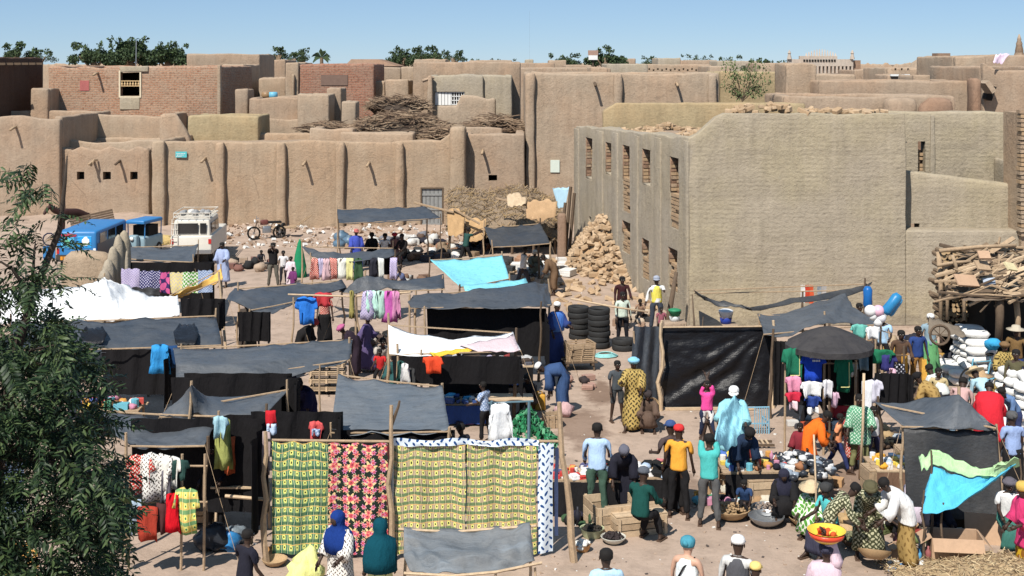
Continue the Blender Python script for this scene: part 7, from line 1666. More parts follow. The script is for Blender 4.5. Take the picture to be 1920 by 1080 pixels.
def interior(px0, px1, py0, py1, Y, lab, d=1.0):
 """dark sheets painting the shade at the back and side of a stall"""
 a, b = WY(px0, py0, Y), WY(px1, py0, Y); bt = max(0.02, ZA(py1, Y)); r = empty('stall_shade_backdrop', ((a.x+b.x)/2, Y, 0), 0, lab, 'backdrop')
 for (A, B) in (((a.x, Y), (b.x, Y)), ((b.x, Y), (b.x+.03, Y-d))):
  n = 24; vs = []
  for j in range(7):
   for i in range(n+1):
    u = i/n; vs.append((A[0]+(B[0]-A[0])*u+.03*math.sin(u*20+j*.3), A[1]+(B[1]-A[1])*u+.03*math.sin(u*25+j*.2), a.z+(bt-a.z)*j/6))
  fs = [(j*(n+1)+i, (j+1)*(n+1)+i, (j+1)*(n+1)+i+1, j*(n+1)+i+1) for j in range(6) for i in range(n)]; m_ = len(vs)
  mb = MB(); mb.add(vs+[(x-.0, y+.015, z) for x, y, z in vs], fs+[tuple(m_+i for i in reversed(f)) for f in fs]); mb.build('dark_shade_sheet', SHADE_DARK, r, True)
interior(800, 1022, 578, 668, 34.4, 'black sheet painting the shade inside the central dark tarp stall', 2.2)
c = Vector((XA(905, 33.2), 33.2, 0)); table(c, 2.6, .9, .7, 0, 'long dark table inside the central dark stall', mat=m_woodd, cloth=SHADE_DARK)
scatter(c, 2.5, .8, 0, .7, 40, ('packet', 'folded_cloth', 'bundle'), '%s in the shade of the central dark stall', '%s goods in the central dark stall', sz=(.12, .24), pal=[(.05,.05,.06),(.1,.1,.12),(.5,.5,.5),(.25,.05,.05),(.08,.06,.05)])
interior(345, 545, 700, 770, 26.6, 'black sheet painting the shade under the widest slate tarp', 1.4)
interior(320, 560, 708, 790, 25.6, 'dark sheet painting the shade behind the peaked grey tarp', .6)
interior(245, 500, 785, 960, 22.9, 'black sheet painting the shade behind the red clothes rack', 1.6)
interior(470, 640, 772, 830, 23.2, 'black sheet painting the shade above the green plaid cloth', .5)
interior(600, 850, 806, 850, 23.0, 'black sheet painting the shade under the square pale tarp', .8)
interior(240, 400, 492, 560, 41.2, 'black sheet painting the shade behind the patterned cloth line', .6)
interior(190, 330, 655, 740, 29.6, 'black sheet painting the shade under the long slate tarp', 1.2)
interior(338, 420, 560, 612, 33.4, 'dark sheet painting the shade right of the white tent', .8)
interior(1448, 1480, 640, 760, 30.4, 'dark sheet painting the shade left of the umbrella stall', .8)
interior(1495, 1620, 640, 760, 28.6, 'black sheet painting the shade inside the umbrella stall', .5)
interior(1640, 1700, 700, 770, 27.3, 'dark sheet painting the shade behind the right clothes rack', .3)
interior(735, 975, 668, 720, 28.9, 'black sheet painting the shade under the white banner', 1.2)
interior(690, 742, 485, 515, 42.3, 'black sheet painting the shade inside the back clothes stall', .6)
interior(445, 505, 585, 640, 33.5, 'dark sheet painting the shade under the folded tarp', .3)
crate(W(365, 940, .4), (.6, .5, .35), .05, 'wooden crate with slatted side behind the checked shirt', z=.5); crate(W(365, 940, .4), (.62, .5, .4), .05, 'lower wooden crate behind the checked shirt', z=.08); crate(W(368, 905, .4), (.5, .45, .3), .2, 'tilted wooden crate with a pink bundle on top', z=.88)
table(W(455, 905, .9), 1.0, .5, .9, 0, 'pale plank shelf in the black stall opening', mat=m_woodl, planks=2)
for k in range(5): crate(W(615, 700, .5), (.9, .5, .12), 0, ['lowest', 'second', 'third', 'fourth', 'topmost'][k]+' slatted tray of the pale shelf right of the widest tarp', z=.1+.2*k, mat=m_woodl)
c = tpt(210, 760, .6); table(c, 1.4, .8, .6, 0, 'table with a white box beneath the long slate tarp', cloth=SHADE_DARK); scatter(c, 1.3, .7, 0, .6, 18, ('packet', 'bundle', 'tin'), '%s on the table beneath the long slate tarp', '%s goods beneath the long slate tarp', sz=(.15, .28))
c = tpt(325, 700, .5); table(c, 1.2, .8, .5, 0, 'dark table by the bright blue dress', mat=m_woodd); scatter(c, 1.1, .7, 0, .5, 14, ('bundle', 'folded_cloth'), '%s on the dark table by the bright blue dress', '%s goods by the bright blue dress', sz=(.15, .25))
c = tpt(720, 815, .5); table(c, 2.0, .8, .5, 0, 'low dark table under the square pale tarp', mat=m_wood); scatter(c, 1.9, .7, 0, .5, 26, ('bundle', 'folded_cloth', 'packet'), '%s under the square pale tarp', '%s goods under the square pale tarp', sz=(.15, .25))
c = tpt(790, 470, .3); scatter(c, 3.5, 2.5, 0, 0.02, 26, ('bundle', 'folded_cloth'), '%s laid on the ground left of the turquoise tarp', '%s goods on the ground left of the turquoise tarp', sz=(.3, .5), pal=[(.05,.05,.05),(.7,.68,.64),(.2,.12,.08),(.06,.06,.07)])
c = tpt(1000, 500, .1); scatter(c, 3.2, 4, 0, 0.02, 24, ('bundle', 'folded_cloth', 'packet'), '%s laid out on the ground by the brick heap', '%s goods on the ground by the brick heap', sz=(.3, .55), pal=[(.7,.68,.64),(.05,.05,.05),(.45,.25,.15),(.7,.68,.64)])
c = tpt(650, 455, 0);
for k, (px, py, r) in enumerate(((640, 455, .38), (655, 462, .34), (636, 466, .3))):
 p = W(px, py, 0); mb = MB(); mb.lathe([(r*.6, 0), (r, r*.6), (r*.9, r*1.1), (r*.35, r*1.4), (r*.4, r*1.5)], 14, p, jit=.03); mb.build('blue_drum', M('slate blue enamel', (.10, .17, .24), .4, .15), None, True, label=['upper round', 'right hand', 'lower left'][k]+' slate blue cauldron left of the violet robe', cat='cauldron', group='cauldrons near the long wall')
c = tpt(1345, 905, .35); scatter(c, 1.0, .5, 0, .0, 10, ('packet', 'bundle'), 'flat %s on the ground behind the round bowls', '%s goods behind the round bowls', sz=(.15, .3))
c = tpt(1520, 905, 0); scatter(c, 1.2, .5, 0, .02, 8, ('bundle', 'packet'), 'dark %s on the ground below the bagged goods', '%s goods below the bagged heap', sz=(.2, .3), pal=[(.05,.05,.06),(.5,.3,.15),(.1,.12,.15)])
c = W(1730, 1045); scatter(c, .9, .6, 0, .02, 22, ('bundle', 'packet', 'bottle'), '%s among the white litter by the small torn box', '%s goods by the small torn box', sz=(.1, .2), pal=[(.75,.73,.7),(.1,.35,.6),(.75,.73,.7),(.3,.1,.1)])
c = W(1085, 970); scatter(c, .6, 1.2, 0, .02, 24, ('bottle', 'shoe', 'bundle'), 'dark glossy %s beside the leaning pole', '%s goods beside the leaning pole', sz=(.14, .24), pal=[(.02,.02,.03),(.03,.03,.05),(.02,.02,.02),(.6,.6,.6),(.05,.1,.05)])
c = W(1735, 660, .3); scatter(c, 1.6, 1.4, 0, .02, 26, ('bundle', 'folded_cloth', 'packet'), 'brown and dark %s in front of the log shelter', '%s goods in front of the log shelter', sz=(.25, .5), pal=[(.12,.07,.04),(.3,.18,.1),(.05,.05,.06),(.5,.3,.08),(.35,.3,.26)])
c = W(1700, 720, .3); scatter(c, 1.4, 1.4, 0, .02, 20, ('bundle', 'packet', 'tin'), '%s behind the right clothes rack', '%s goods behind the right clothes rack', sz=(.2, .4), pal=[(.2,.12,.08),(.1,.07,.05),(.4,.28,.15),(.03,.03,.03)])
c = W(1855, 775, .3); scatter(c, 2.0, .8, 0, .02, 16, ('bundle', 'packet'), '%s between the red cloak and the sacks', '%s goods by the red cloak', sz=(.2, .35), pal=[(.4,.5,.6),(.1,.1,.1),(.7,.7,.7)])
hang(1690, 1702, 1.3, .1, cm((.65, .33, .06)), 'orange cloth hanging beside the man with green wrap', Y=31.5)
hang(1728, 1737, 1.25, .35, cm((.70, .38, .07)), 'ochre cloth on the pole left of the green wrap', Y=31.2)
# ---------------------------------------------------------------- more of the crowd and the clutter
XP = [
 (490, 468, 'child in dark grey squatting beside a black box at the back', 1.1, 200, LOW, (('shirt', (.06, .06, .07)), ('trousers', blk))),
 (690, 590, 'woman in mustard headscarf walking behind the white banner', 1.6, -100, WALK, (('robe', (.12, .09, .20), {'to': .95}), ('turban', (.50, .33, .05)))),
 (748, 500, 'man in black crouching right of the back clothes stall', 1.6, 120, LOW, (('shirt', (.10, .12, .22)), ('trousers', blk))),
 (985, 462, 'man in white shirt walking behind the dark charcoal tarp', 1.7, -70, WALK, (('long_shirt', (.62, .62, .60)), ('trousers', (.05, .05, .06)))),
 (1018, 478, 'man in brown robe carrying goods near the brick heap', 1.65, 90, BENDS, (('robe', (.16, .10, .06), {'to': .8}),)),
 (860, 650, 'dark robed woman standing at the goods under the white banner', 1.62, 170, STAND2, (('robe', (.05, .04, .07), {'to': .95}), ('scarf', (.30, .10, .12)))),
 (905, 715, 'boy in striped top beside the table of white goods', 1.35, 60, STAND2, (('shirt', c_stripe), ('trousers', blk))),
 (988, 700, 'man in black shirt seated behind the yellow jerrycans', 1.6, 140, LOW, (('shirt', (.02, .02, .025)), ('trousers', (.10, .08, .06)))),
 (1170, 835, 'woman in black robe bending over the clothes table', 1.6, 180, BENDS, (('robe', (.02, .02, .03), {'to': .8}), ('scarf', (.12, .12, .15)))),
 (1405, 800, 'man in dark navy robe bending behind the low pot table', 1.65, 200, BENDS, (('robe', (.02, .035, .07), {'to': .8}), ('scarf', blk))),
 (1470, 880, 'woman in black veil sitting behind the open paper crate', 1.55, 170, LOW, (('robe', blk, {}), ('hijab', (.03, .03, .05)))),
 (1395, 900, 'child in dark blue sitting between crates and bowls', 1.1, 160, LOW, (('shirt', (.03, .06, .14)), ('trousers', blk))),
 (1632, 905, 'woman in dark green print behind the white blouse', 1.6, 170, BENDS, (('robe', c_camo, {'to': .9}), ('turban', (.10, .09, .05)))),
 (1680, 935, 'child in brown sitting right of the white blouse', 1.1, 200, LOW, (('shirt', (.20, .12, .08)), ('trousers', blk))),
 (1760, 925, 'woman in black sitting in the shade of the turquoise cloth', 1.5, 180, LOW, (('robe', (.02, .02, .03), {}), ('scarf', (.03, .05, .06)))),
 (1690, 620, 'man in dark brown tunic behind the right clothes rack', 1.7, 170, STAND2, (('long_shirt', (.10, .06, .04)), ('trousers', blk))),
 (1722, 612, 'man in navy jacket left of the white cap by the sacks', 1.68, 190, STAND, (('long_shirt', (.03, .06, .20)), ('trousers', (.30, .15, .04)))),
 (1720, 700, 'woman in brown print leaning right of the clothes rack', 1.6, 60, BENDS, (('robe', c_brownp, {'to': .9}), ('scarf', blk))),
 (1828, 690, 'man in pale blue shirt and straw hat by the bicycle', 1.65, 20, BENDS, (('long_shirt', (.40, .60, .68)), ('trousers', blk), ('hat', (.60, .46, .28)))),
 (1905, 655, 'man in dark olive clothes right of the shelter post', 1.7, 150, STAND, (('long_shirt', (.10, .09, .05)), ('trousers', (.04, .04, .05)))),
 (1884, 640, 'woman in brown wrap between the sack piles', 1.6, 190, STAND2, (('robe', c_gold, {'to': .95}), ('turban', (.20, .12, .06)))),
 (1638, 760, 'boy in white singlet left of the ridged tarp', 1.3, 170, STAND, (('vest', (.62, .60, .60)), ('shorts', (.05, .05, .10)))),
 (1500, 790, 'girl in dark red dress at the foot of the umbrella stall', 1.2, 160, STAND2, (('robe', (.22, .03, .04), {'to': .8}),)),
 (1215, 735, 'woman in dark brown sitting against the grey wing sheet', 1.5, 175, LOW, (('robe', (.12, .08, .06), {}), ('scarf', (.05, .04, .04)))),
 (470, 600, 'man in khaki trousers in the shade of the dark folded tarp', 1.65, 180, STAND, (('shirt', (.05, .05, .045)), ('trousers', (.12, .10, .07)))),
 (590, 600, 'woman in black bending below the bright blue shirt', 1.6, -90, BENDS, (('robe', blk, {'to': .85}), ('scarf', (.35, .05, .05)))),
 (640, 610, 'woman in black and pink beside the pole rail', 1.6, 100, BENDS, (('robe', (.03, .02, .03), {'to': .9}), ('turban', (.45, .12, .25)))),
 (545, 690, 'woman in black sitting under the right end of the widest tarp', 1.6, 120, STAND, (('robe', (.015, .015, .03), {'to': .9}), ('hijab', (.02, .02, .05)))),
 (400, 830, 'seller in dark clothes in the black opening of the left stall', 1.65, 170, STAND2, (('long_shirt', (.02, .02, .03)), ('trousers', blk))),
]
for a in XP: person(a[0], a[1], a[2], a[3], a[4], a[5], wear=a[6])
for (px, py, w_, d_, n, sz, pal, lab) in (
 (470, 500, 2.5, 3, 14, (.25, .5), [(.03,.03,.03),(.2,.1,.08),(.4,.3,.22)], 'on the ground left of the back clothes stall'),
 (760, 455, 3.5, 2.5, 30, (.25, .5), [(.03,.03,.04),(.6,.58,.54),(.12,.08,.06),(.2,.2,.22)], 'near the row of seated people'),
 (860, 470, 2.4, 3, 24, (.25, .5), [(.03,.03,.04),(.6,.58,.54),(.45,.2,.12),(.25,.18,.12)], 'in front of the thatched shelter'),
 (745, 530, 2.4, 2, 18, (.2, .4), [(.03,.03,.04),(.5,.48,.44),(.2,.12,.08)], 'left of the turquoise tarp on the ground'),
 (1010, 640, .8, 2.2, 12, (.15, .3), [(.03,.03,.04),(.1,.1,.2)], 'at the feet of the blue robe'),
 (1095, 930, .9, 1.0, 24, (.14, .26), [(.02,.02,.03),(.06,.06,.07),(.5,.5,.5),(.25,.2,.15)], 'under the packet table'),
 (1215, 915, 1.0, .6, 14, (.14, .24), [(.02,.02,.02),(.1,.06,.04),(.4,.3,.2)], 'beneath the clothes table'),
 (1380, 935, 1.3, .7, 22, (.14, .28), [(.03,.03,.03),(.35,.22,.12),(.12,.08,.06),(.55,.5,.4)], 'around the paper crate'),
 (1490, 935, .8, .8, 14, (.14, .26), [(.03,.03,.03),(.2,.22,.25),(.45,.3,.18)], 'right of the paper crate'),
 (1650, 985, 1.4, .9, 30, (.12, .24), [(.05,.04,.03),(.45,.3,.15),(.1,.3,.45),(.6,.58,.5),(.1,.12,.05)], 'among the baskets by the white blouse'),
 (1760, 1010, 1.1, .6, 22, (.1, .2), [(.06,.05,.04),(.5,.5,.42),(.15,.2,.08),(.3,.05,.04)], 'in front of the turquoise cloth'),
 (1655, 830, .9, 1.2, 24, (.14, .26), [(.1,.07,.05),(.4,.45,.5),(.4,.28,.15),(.03,.03,.03)], 'behind the table with oranges'),
 (1540, 800, 1.5, .6, 16, (.14, .26), [(.5,.1,.05),(.05,.05,.06),(.6,.58,.55)], 'at the foot of the umbrella stall'),
 (1700, 660, 1.6, 2.2, 36, (.2, .45), [(.1,.06,.04),(.25,.17,.1),(.03,.03,.04),(.4,.3,.2),(.03,.08,.2)], 'in the dark lane by the sacks'),
 (1880, 690, 1.4, 2.0, 26, (.2, .4), [(.12,.09,.06),(.25,.2,.15),(.05,.05,.05),(.5,.48,.44)], 'under the shelter post'),
 (1720, 760, 1.2, 1.6, 24, (.2, .4), [(.15,.1,.07),(.05,.04,.04),(.35,.25,.15)], 'behind the ridged tarp'),
 (1195, 600, 1.0, 2.6, 12, (.2, .4), [(.3,.2,.14),(.05,.05,.05),(.5,.4,.3)], 'behind the short tyre stack'),
 (1085, 720, 1.0, 1.2, 10, (.15, .3), [(.05,.04,.04),(.4,.25,.2)], 'below the flat crates'),
 (700, 640, 1.6, 1.8, 14, (.2, .35), [(.1,.07,.06),(.4,.35,.3),(.03,.03,.03)], 'left of the white banner'),
 (895, 790, 1.2, 1.0, 16, (.14, .26), [(.03,.03,.05),(.6,.58,.55),(.2,.12,.3)], 'beside the long white dress')):
 c = W(px, py); scatter(c, w_, d_, rnd.uniform(-.3, .3), .02, n, ('bundle', 'bundle', 'folded_cloth', 'packet'), '%s '+lab, '%s '+lab, sz=sz, pal=pal)
for (a, b, r, Yq, lab) in (((1070, 560), (1215, 585), .03, 38, 'long pale pole above the tyre stacks'), ((1526, 815), (1530, 1075), .018, 22.5, 'thin upright rod beside the teal shirted woman'), ((1620, 700), (1612, 900), .03, 26, 'upright pole right of the green print top')):
 p, q = WY(*a, Yq), WY(*b, Yq); q.z = max(q.z, .02); mb = MB(); mb.tube([p, p.lerp(q, .5)+Vector((.02, 0, -.03)), q], r, 5); mb.build('pole', m_woodl, None, True, label=lab, cat='pole')
# ---------------------------------------------------------------- vehicles by the long wall
m_white = M('dusty white paint', (.66, .62, .54), .45, .12, 3, .1, spec=.5); m_vblue = M('blue van paint', (.03, .19, .45), .45, .12, 3, .1, spec=.5); m_glass = M('dark glass', (.02, .022, .025), .1, .1, 3, 0, spec=.8)
m_vdark = M('dark blue van side', (.015, .02, .05), .35, .2, 3, .1, spec=.5)  # blue paint darkened to carry the shade on the side away from the sun
def wheel(root, x, y, z, r, wd=.2):
 w_ = MB(); Mx = Matrix.Translation((x, y, z)) @ Matrix.Rotation(math.pi/2, 4, 'Y')
 w_.lathe([(r*.55, -wd/2), (r*.9, -wd/2), (r, -wd/3), (r, wd/3), (r*.9, wd/2), (r*.55, wd/2)], 18, (0,0,0), 0, Mx); o = w_.build('wheel', M('tyre', (.02,.02,.02), .8, .2), root, True, local=True)
 w_ = MB(); w_.lathe([(r*.1, -wd*.52), (r*.5, -wd*.5), (r*.54, -wd*.3), (r*.54, wd*.3), (r*.5, wd*.5), (r*.1, wd*.52)], 12, (0,0,0), 0, Mx); w_.build('rim', m_alu, o, True, local=True)
p = W(358, 495, 0); T_ = empty('parked_jeep', (p.x, p.y, GZ(p.x, p.y)), R_(4), 'dusty white jeep with a loaded roof rack parked by the long wall', 'car')
mb = MB(); rbox(mb, -.86, .86, 0, 4.2, .42, 1.18, r=.07, step=.6, jit=.005, tj=0); mb.build('body', m_white, T_, True, local=True)
mb = MB(); rbox(mb, -.78, .78, .12, 2.6, 1.17, 1.86, r=.09, step=.6, jit=.003, tj=0, taper=.06); mb.build('cabin', m_white, T_, True, local=True)
for (x0, x1) in ((-.62, .28), (.36, .62)): mb = MB(); mb.box((x0, .085, 1.27), (x1, .115, 1.70)); mb.build('window', m_glass, T_, local=True)
for y0, y1 in ((.4, 1.2), (1.35, 2.2)):
 for sx in (-1, 1): mb = MB(); mb.box((sx*.765-.03, y0, 1.27), (sx*.765+.03, y1, 1.68)); mb.build('window', m_glass, T_, local=True)
for sx in (-1, 1):
 wheel(T_, sx*.72, .8, .36, .36); wheel(T_, sx*.72, 3.5, .36, .36)
 mb = MB(); mb.box((sx*.78-.06, -.02, .85), (sx*.78+.06, .0, 1.05)); mb.build('taillight', M('red lamp', (.5, .03, .03), .3, .05), T_, local=True)
mb = MB(); mb.box((-.85, -.12, .45), (.85, -.02, .60)); mb.build('bumper', m_alu, T_, local=True)
mb = MB(); mb.box((-.2, -.03, .63), (.2, -.005, .74)); mb.build('number_plate', mw, T_, local=True)
rk = MB()
for zz in (1.95, 2.12):
 rk.tube([(-.75, .15, zz), (.75, .15, zz), (.75, 2.4, zz), (-.75, 2.4, zz), (-.75, .15, zz)], .02, 5)
for k in range(6):
 rk.tube([(-.75+.3*k, .15, 1.86), (-.75+.3*k, .15, 2.12)], .015, 4); rk.tube([(-.75, .3+.4*k, 1.97), (.75, .3+.4*k, 1.97)], .015, 4)
rack = rk.build('roof_rack', m_white, T_, local=True)
for k in range(5): mb = MB(); mb.blob((-.5+.25*k, .8+.3*(k % 2), 2.07), (.16, .3, .12), 9, 6, .25, k); tag(mb.build('bundle', cm(rnd.choice(((.6,.58,.54), (.03,.03,.04), (.3,.3,.3)))), None, True, local=True), ['leftmost', 'second', 'middle', 'fourth', 'rightmost'][k]+' bundle tied on the roof rack of the white jeep', 'bundle').location = T_.location
mb = MB(); mb.tube([(-.8, -.06, .6), (-.78, .02, 1.9)], .02, 4); mb.tube([(-.55, -.06, .6), (-.55, .02, 1.9)], .02, 4)
for k in range(5): mb.tube([(-.8, -.05, .75+.24*k), (-.55, -.05, .75+.24*k)], .015, 4)
mb.build('ladder', m_white, T_, local=True)
p = W(143, 508, 0); V_ = empty('parked_van', (p.x, p.y, GZ(p.x, p.y)), 0, 'bright blue painted van seen from behind, parked at the left', 'van')
mb = MB(); rbox(mb, -.82, .82, 0, 4.1, .38, 1.62, r=.12, step=.5, jit=.004, tj=0); mb.build('body', m_vblue, V_, True, local=True)
mb = MB(); mb.box((.822, .1, .45), (.835, 3.9, 1.1)); mb.build('side_shade_panel', m_vdark, V_, local=True)
for y0, y1 in ((.4, 1.3), (1.5, 2.4), (2.6, 3.5)): mb = MB(); mb.box((.80, y0, 1.08), (.84, y1, 1.48)); mb.build('window', m_glass, V_, local=True)
for sx in (-1, 1): wheel(V_, sx*.72, .8, .31, .31); wheel(V_, sx*.72, 3.3, .31, .31)
for (x0, x1, c_) in ((-.62, -.08, (.10, .45, .70)), (.05, .62, (.03, .34, .78))): mb = MB(); rbox(mb, x0, x1, -.012, .01, .95, 1.42, r=.03, step=.3, jit=0, tj=0); mb.build('painted_window', M('painted pane', c_, .3, .1), V_, local=True)
mb = MB(); mb.blob((.38, -.015, 1.2), (.15, .012, .17), 10, 6, .3, 3); mb.build('painted_figure', mw, V_, local=True)
mb = MB(); mb.blob((-.36, -.015, 1.15), (.13, .012, .13), 10, 6, .3, 5); mb.build('painted_figure', M('green figure', (.15, .5, .3), .4), V_, local=True)
mb = MB(); mb.blob((-.30, -.016, 1.45), (.34, .012, .07), 10, 6, .35, 7); mb.build('painted_banner', M('red figure', (.6, .05, .12), .4), V_, local=True)
mb = MB(); mb.box((-.80, -.07, .40), (.80, -.001, .66)); bp = mb.build('bumper', M('dark bumper', (.06, .05, .04), .5), V_, local=True)
xx = -.62
while xx < .45:
 wd = rnd.uniform(.05, .10); mb = MB(); mb.box((xx, -.08, .46), (xx+wd, -.0705, .60)); mb.build('lettering', M('orange lettering', (.75, .30, .03), .5), bp, local=True); xx += wd+.035
for sx in (-1, 1): mb = MB(); mb.box((sx*.74-.05, -.015, .70), (sx*.74+.05, .01, .92)); mb.build('taillight', mw if sx > 0 else M('red lamp', (.5,.03,.03), .3, .05), V_, local=True)
mb = MB(); mb.box((-1.35, .0, .5), (-.86, .05, 1.0)); d_ = mb.build('open_door', m_vblue, V_, local=True)
mb = MB(); mb.tube([(-1.1+.26*math.cos(a), .02, 1.28+.26*math.sin(a)) for a in [k*.628 for k in range(11)]], .03, 6); mb.build('window_frame', m_vdark, V_, local=True)
p = W(250, 482, 0); Q_ = empty('three_wheeler', (p.x, p.y, GZ(p.x, p.y)), R_(-15), 'small three wheeled taxi with a blue roof parked beside the jeep', 'three wheeler')
mb = MB(); rbox(mb, -.42, .42, .2, 1.8, .35, .85, r=.1, step=.3, jit=.004, tj=0); mb.build('body', M('pale blue grey paint', (.25, .36, .42), .4, .15), Q_, True, local=True)
mb = MB(); rbox(mb, -.46, .46, .1, 1.7, 1.42, 1.58, r=.08, step=.3, jit=.004, tj=0); mb.build('canopy', m_vblue, Q_, True, local=True)
for sx in (-1, 1):
 for yy in (.25, 1.6): mb = MB(); mb.tube([(sx*.40, yy, .8), (sx*.42, yy, 1.45)], .025, 5); mb.build('post', m_vblue, Q_, local=True)
 wheel(Q_, sx*.38, 1.4, .25, .25, .12)
wheel(Q_, 0, .1, .25, .25, .12)
mb = MB(); rbox(mb, -.2, .2, -.1, .2, .4, .95, r=.08, step=.3, jit=0, tj=0); mb.build('front_cowl', M('pale blue grey paint', (.25, .36, .42), .4, .15), Q_, True, local=True)
mb = MB(); mb.box((-.38, .6, .85), (.38, 1.4, 1.3)); mb.build('bench', m_black, Q_, local=True)
mb = MB(); mb.lathe([(.09, 0), (.09, .04), (.03, .05)], 10, (0, -.12, .8), 0, Matrix.Rotation(math.pi/2, 4, 'X')); mb.build('headlight', mw, Q_, True, local=True)
ph = W(133, 452, 0); hr_ = empty('horse', (ph.x, ph.y, GZ(ph.x, ph.y)), .9, 'dark brown horse standing behind the blue van', 'horse')
pts = {'rump': (.75,0,1.25), 'loin': (.4,0,1.33), 'mid': (0,0,1.25), 'withers': (-.4,0,1.32), 'chest': (-.55,0,1.15), 'neck1': (-.78,0,1.45), 'neck2': (-1.0,0,1.65), 'poll': (-1.12,0,1.75), 'face': (-1.28,0,1.58), 'muzzle': (-1.42,0,1.38), 'tail0': (.95,0,1.25), 'tail1': (1.05,0,.9), 'tail2': (1.03,0,.55)}
ra = {'rump': .27, 'loin': .27, 'mid': .30, 'withers': .27, 'chest': .24, 'neck1': .17, 'neck2': .12, 'poll': .10, 'face': .09, 'muzzle': .065, 'tail0': .05, 'tail1': .06, 'tail2': .03}
ed = [('mid','loin'),('loin','rump'),('mid','withers'),('withers','chest'),('withers','neck1'),('neck1','neck2'),('neck2','poll'),('poll','face'),('face','muzzle'),('rump','tail0'),('tail0','tail1'),('tail1','tail2')]
for i, (bx_, by, fr) in enumerate(((-.5,-.16,1),(-.45,.16,1),(.72,-.16,0),(.68,.16,0))):
 ks = [f'l{i}{k}' for k in range(4)]
 C_ = [(bx_,by,.95),(bx_-.02,by,.55),(bx_,by,.2),(bx_-.06,by,.05)] if fr else [(bx_-.02,by,.95),(bx_-.10,by,.72),(bx_+.12,by,.50),(bx_+.06,by,.05)]
 for k_, c_, r_ in zip(ks, C_, (.12, .065, .045, .06)): pts[k_] = c_; ra[k_] = r_
 ed += [('chest' if fr else 'rump', ks[0]), (ks[0], ks[1]), (ks[1], ks[2]), (ks[2], ks[3])]
nm_ = list(pts); so_ = skin_job([Vector(pts[n]) for n in nm_], [(nm_.index(a), nm_.index(b)) for a, b in ed], [ra[n] for n in nm_], 2, nm_.index('mid'))
bpy.context.view_layer.update(); me = bpy.data.meshes.new_from_object(so_.evaluated_get(bpy.context.evaluated_depsgraph_get())); bpy.data.objects.remove(so_); me.materials.clear(); me.materials.append(M('dark horse coat', (.045, .018, .014), .6, .3, 5, .2)); me.name = 'body'; mkobj('body', me, hr_)
for sy in (-1, 1): mb = MB(); mb.tube([(-1.1, sy*.05, 1.8), (-1.1, sy*.07, 1.95)], [.035, .008], 5); mb.build('ear', M('dark horse coat', (.045, .018, .014), .6, .3, 5, .2), hr_, local=True)
mb = MB()
for k in range(7): a = k/6; mb.tube([(-.4-.72*a, 0, 1.5+.38*a), (-.42-.66*a, -.12, 1.35+.36*a)], [.05, .015], 4)
mb.build('mane', m_black, hr_, local=True)
ct = empty('cart', (XA(182, 60), 60, GZ(-19, 60)), .1, 'dark plank cart tipped up behind the blue van', 'cart')
Mx = Matrix.Rotation(-.22, 4, 'Y') @ Matrix.Translation((0, 0, .55))
for k in range(7): mb = MB(); mb.box((-1.0, -.03, .11*k), (1.0, .03, .11*k+.09), 0, Mx); mb.build('plank', m_woodd, ct, local=True)
wheel(ct, -.1, .4, .33, .33, .12); wheel(ct, -.1, -.4, .33, .33, .12)
mb = MB(); mb.tube([Mx @ Vector((-1, 0, .1)), Mx @ Vector((-2.2, 0, 0))], .04, 5); mb.build('shaft', m_wood, ct, local=True)
p = W(292, 458, 0); mb = MB()
for k in range(500):
 a, r = rnd.random()*6.28, rnd.random()**.5; x, y = r*1.0*math.cos(a), r*.8*math.sin(a); q = Vector((p.x+x, p.y+y, GZ(p.x, p.y)+.5*(1-r)*rnd.random()+.05)); d = Vector((rnd.gauss(0, 1), rnd.gauss(0, 1), rnd.gauss(0, .4))).normalized()*.14
 mb.tube([q-d, q+d], .012, 3, rnd.choice((0, 1)), False)
mb.blob((p.x, p.y, .05), (.9, .7, .45), 14, 8, .15, 3, 0)
mb.build('straw_heap', [M('yellow straw', (.55, .40, .16)), M('pale straw', (.62, .50, .26))], None, label='small heap of yellow straw beside the white jeep', cat='straw')
p = W(500, 452, 0); mc = empty('motorcycle', (p.x, p.y, GZ(p.x, p.y)), R_(20), 'old dusty motorcycle standing at the foot of the long wall', 'motorcycle')
for x in (-.6, .6):
 mb = MB(); mb.tube([(x+.28*math.cos(k*.39), 0, .30+.28*math.sin(k*.39)) for k in range(17)], .045, 6); o = mb.build('wheel', m_black, mc, True, local=True)
 mb = MB()
 for k in range(8): mb.tube([(x, 0, .3), (x+.26*math.cos(k*.785), 0, .3+.26*math.sin(k*.785))], .006, 3)
 mb.lathe([(.05, -.05), (.05, .05)], 8, (x, 0, .3), 0, Matrix.Rotation(math.pi/2, 4, 'X')); mb.build('spokes', m_alu, o, local=True)
mb = MB(); mb.tube([(.6, 0, .3), (.15, 0, .45), (-.35, 0, .55), (-.45, 0, .85), (-.6, 0, .3)], .03, 6); mb.tube([(.15, 0, .45), (.3, 0, .75), (-.3, 0, .8)], .025, 6); mb.build('frame', m_woodd, mc, local=True)
mb = MB(); rbox(mb, -.30, .08, -.11, .11, .68, .92, r=.08, step=.2, jit=0, tj=0); mb.build('fuel_tank', M('dull red paint', (.14, .05, .04), .4), mc, True, local=True)
mb = MB(); rbox(mb, .05, .70, -.12, .12, .74, .84, r=.05, step=.2, jit=.01, tj=0); mb.build('saddle', m_black, mc, True, local=True)
mb = MB(); rbox(mb, -.2, .2, -.13, .13, .3, .62, r=.06, step=.2, jit=.01, tj=0); mb.build('engine', m_alu, mc, True, local=True)
mb = MB(); mb.tube([(-.42, -.32, 1.05), (-.47, 0, .95), (-.42, .32, 1.05)], .02, 5); mb.build('handlebar', m_alu, mc, local=True)
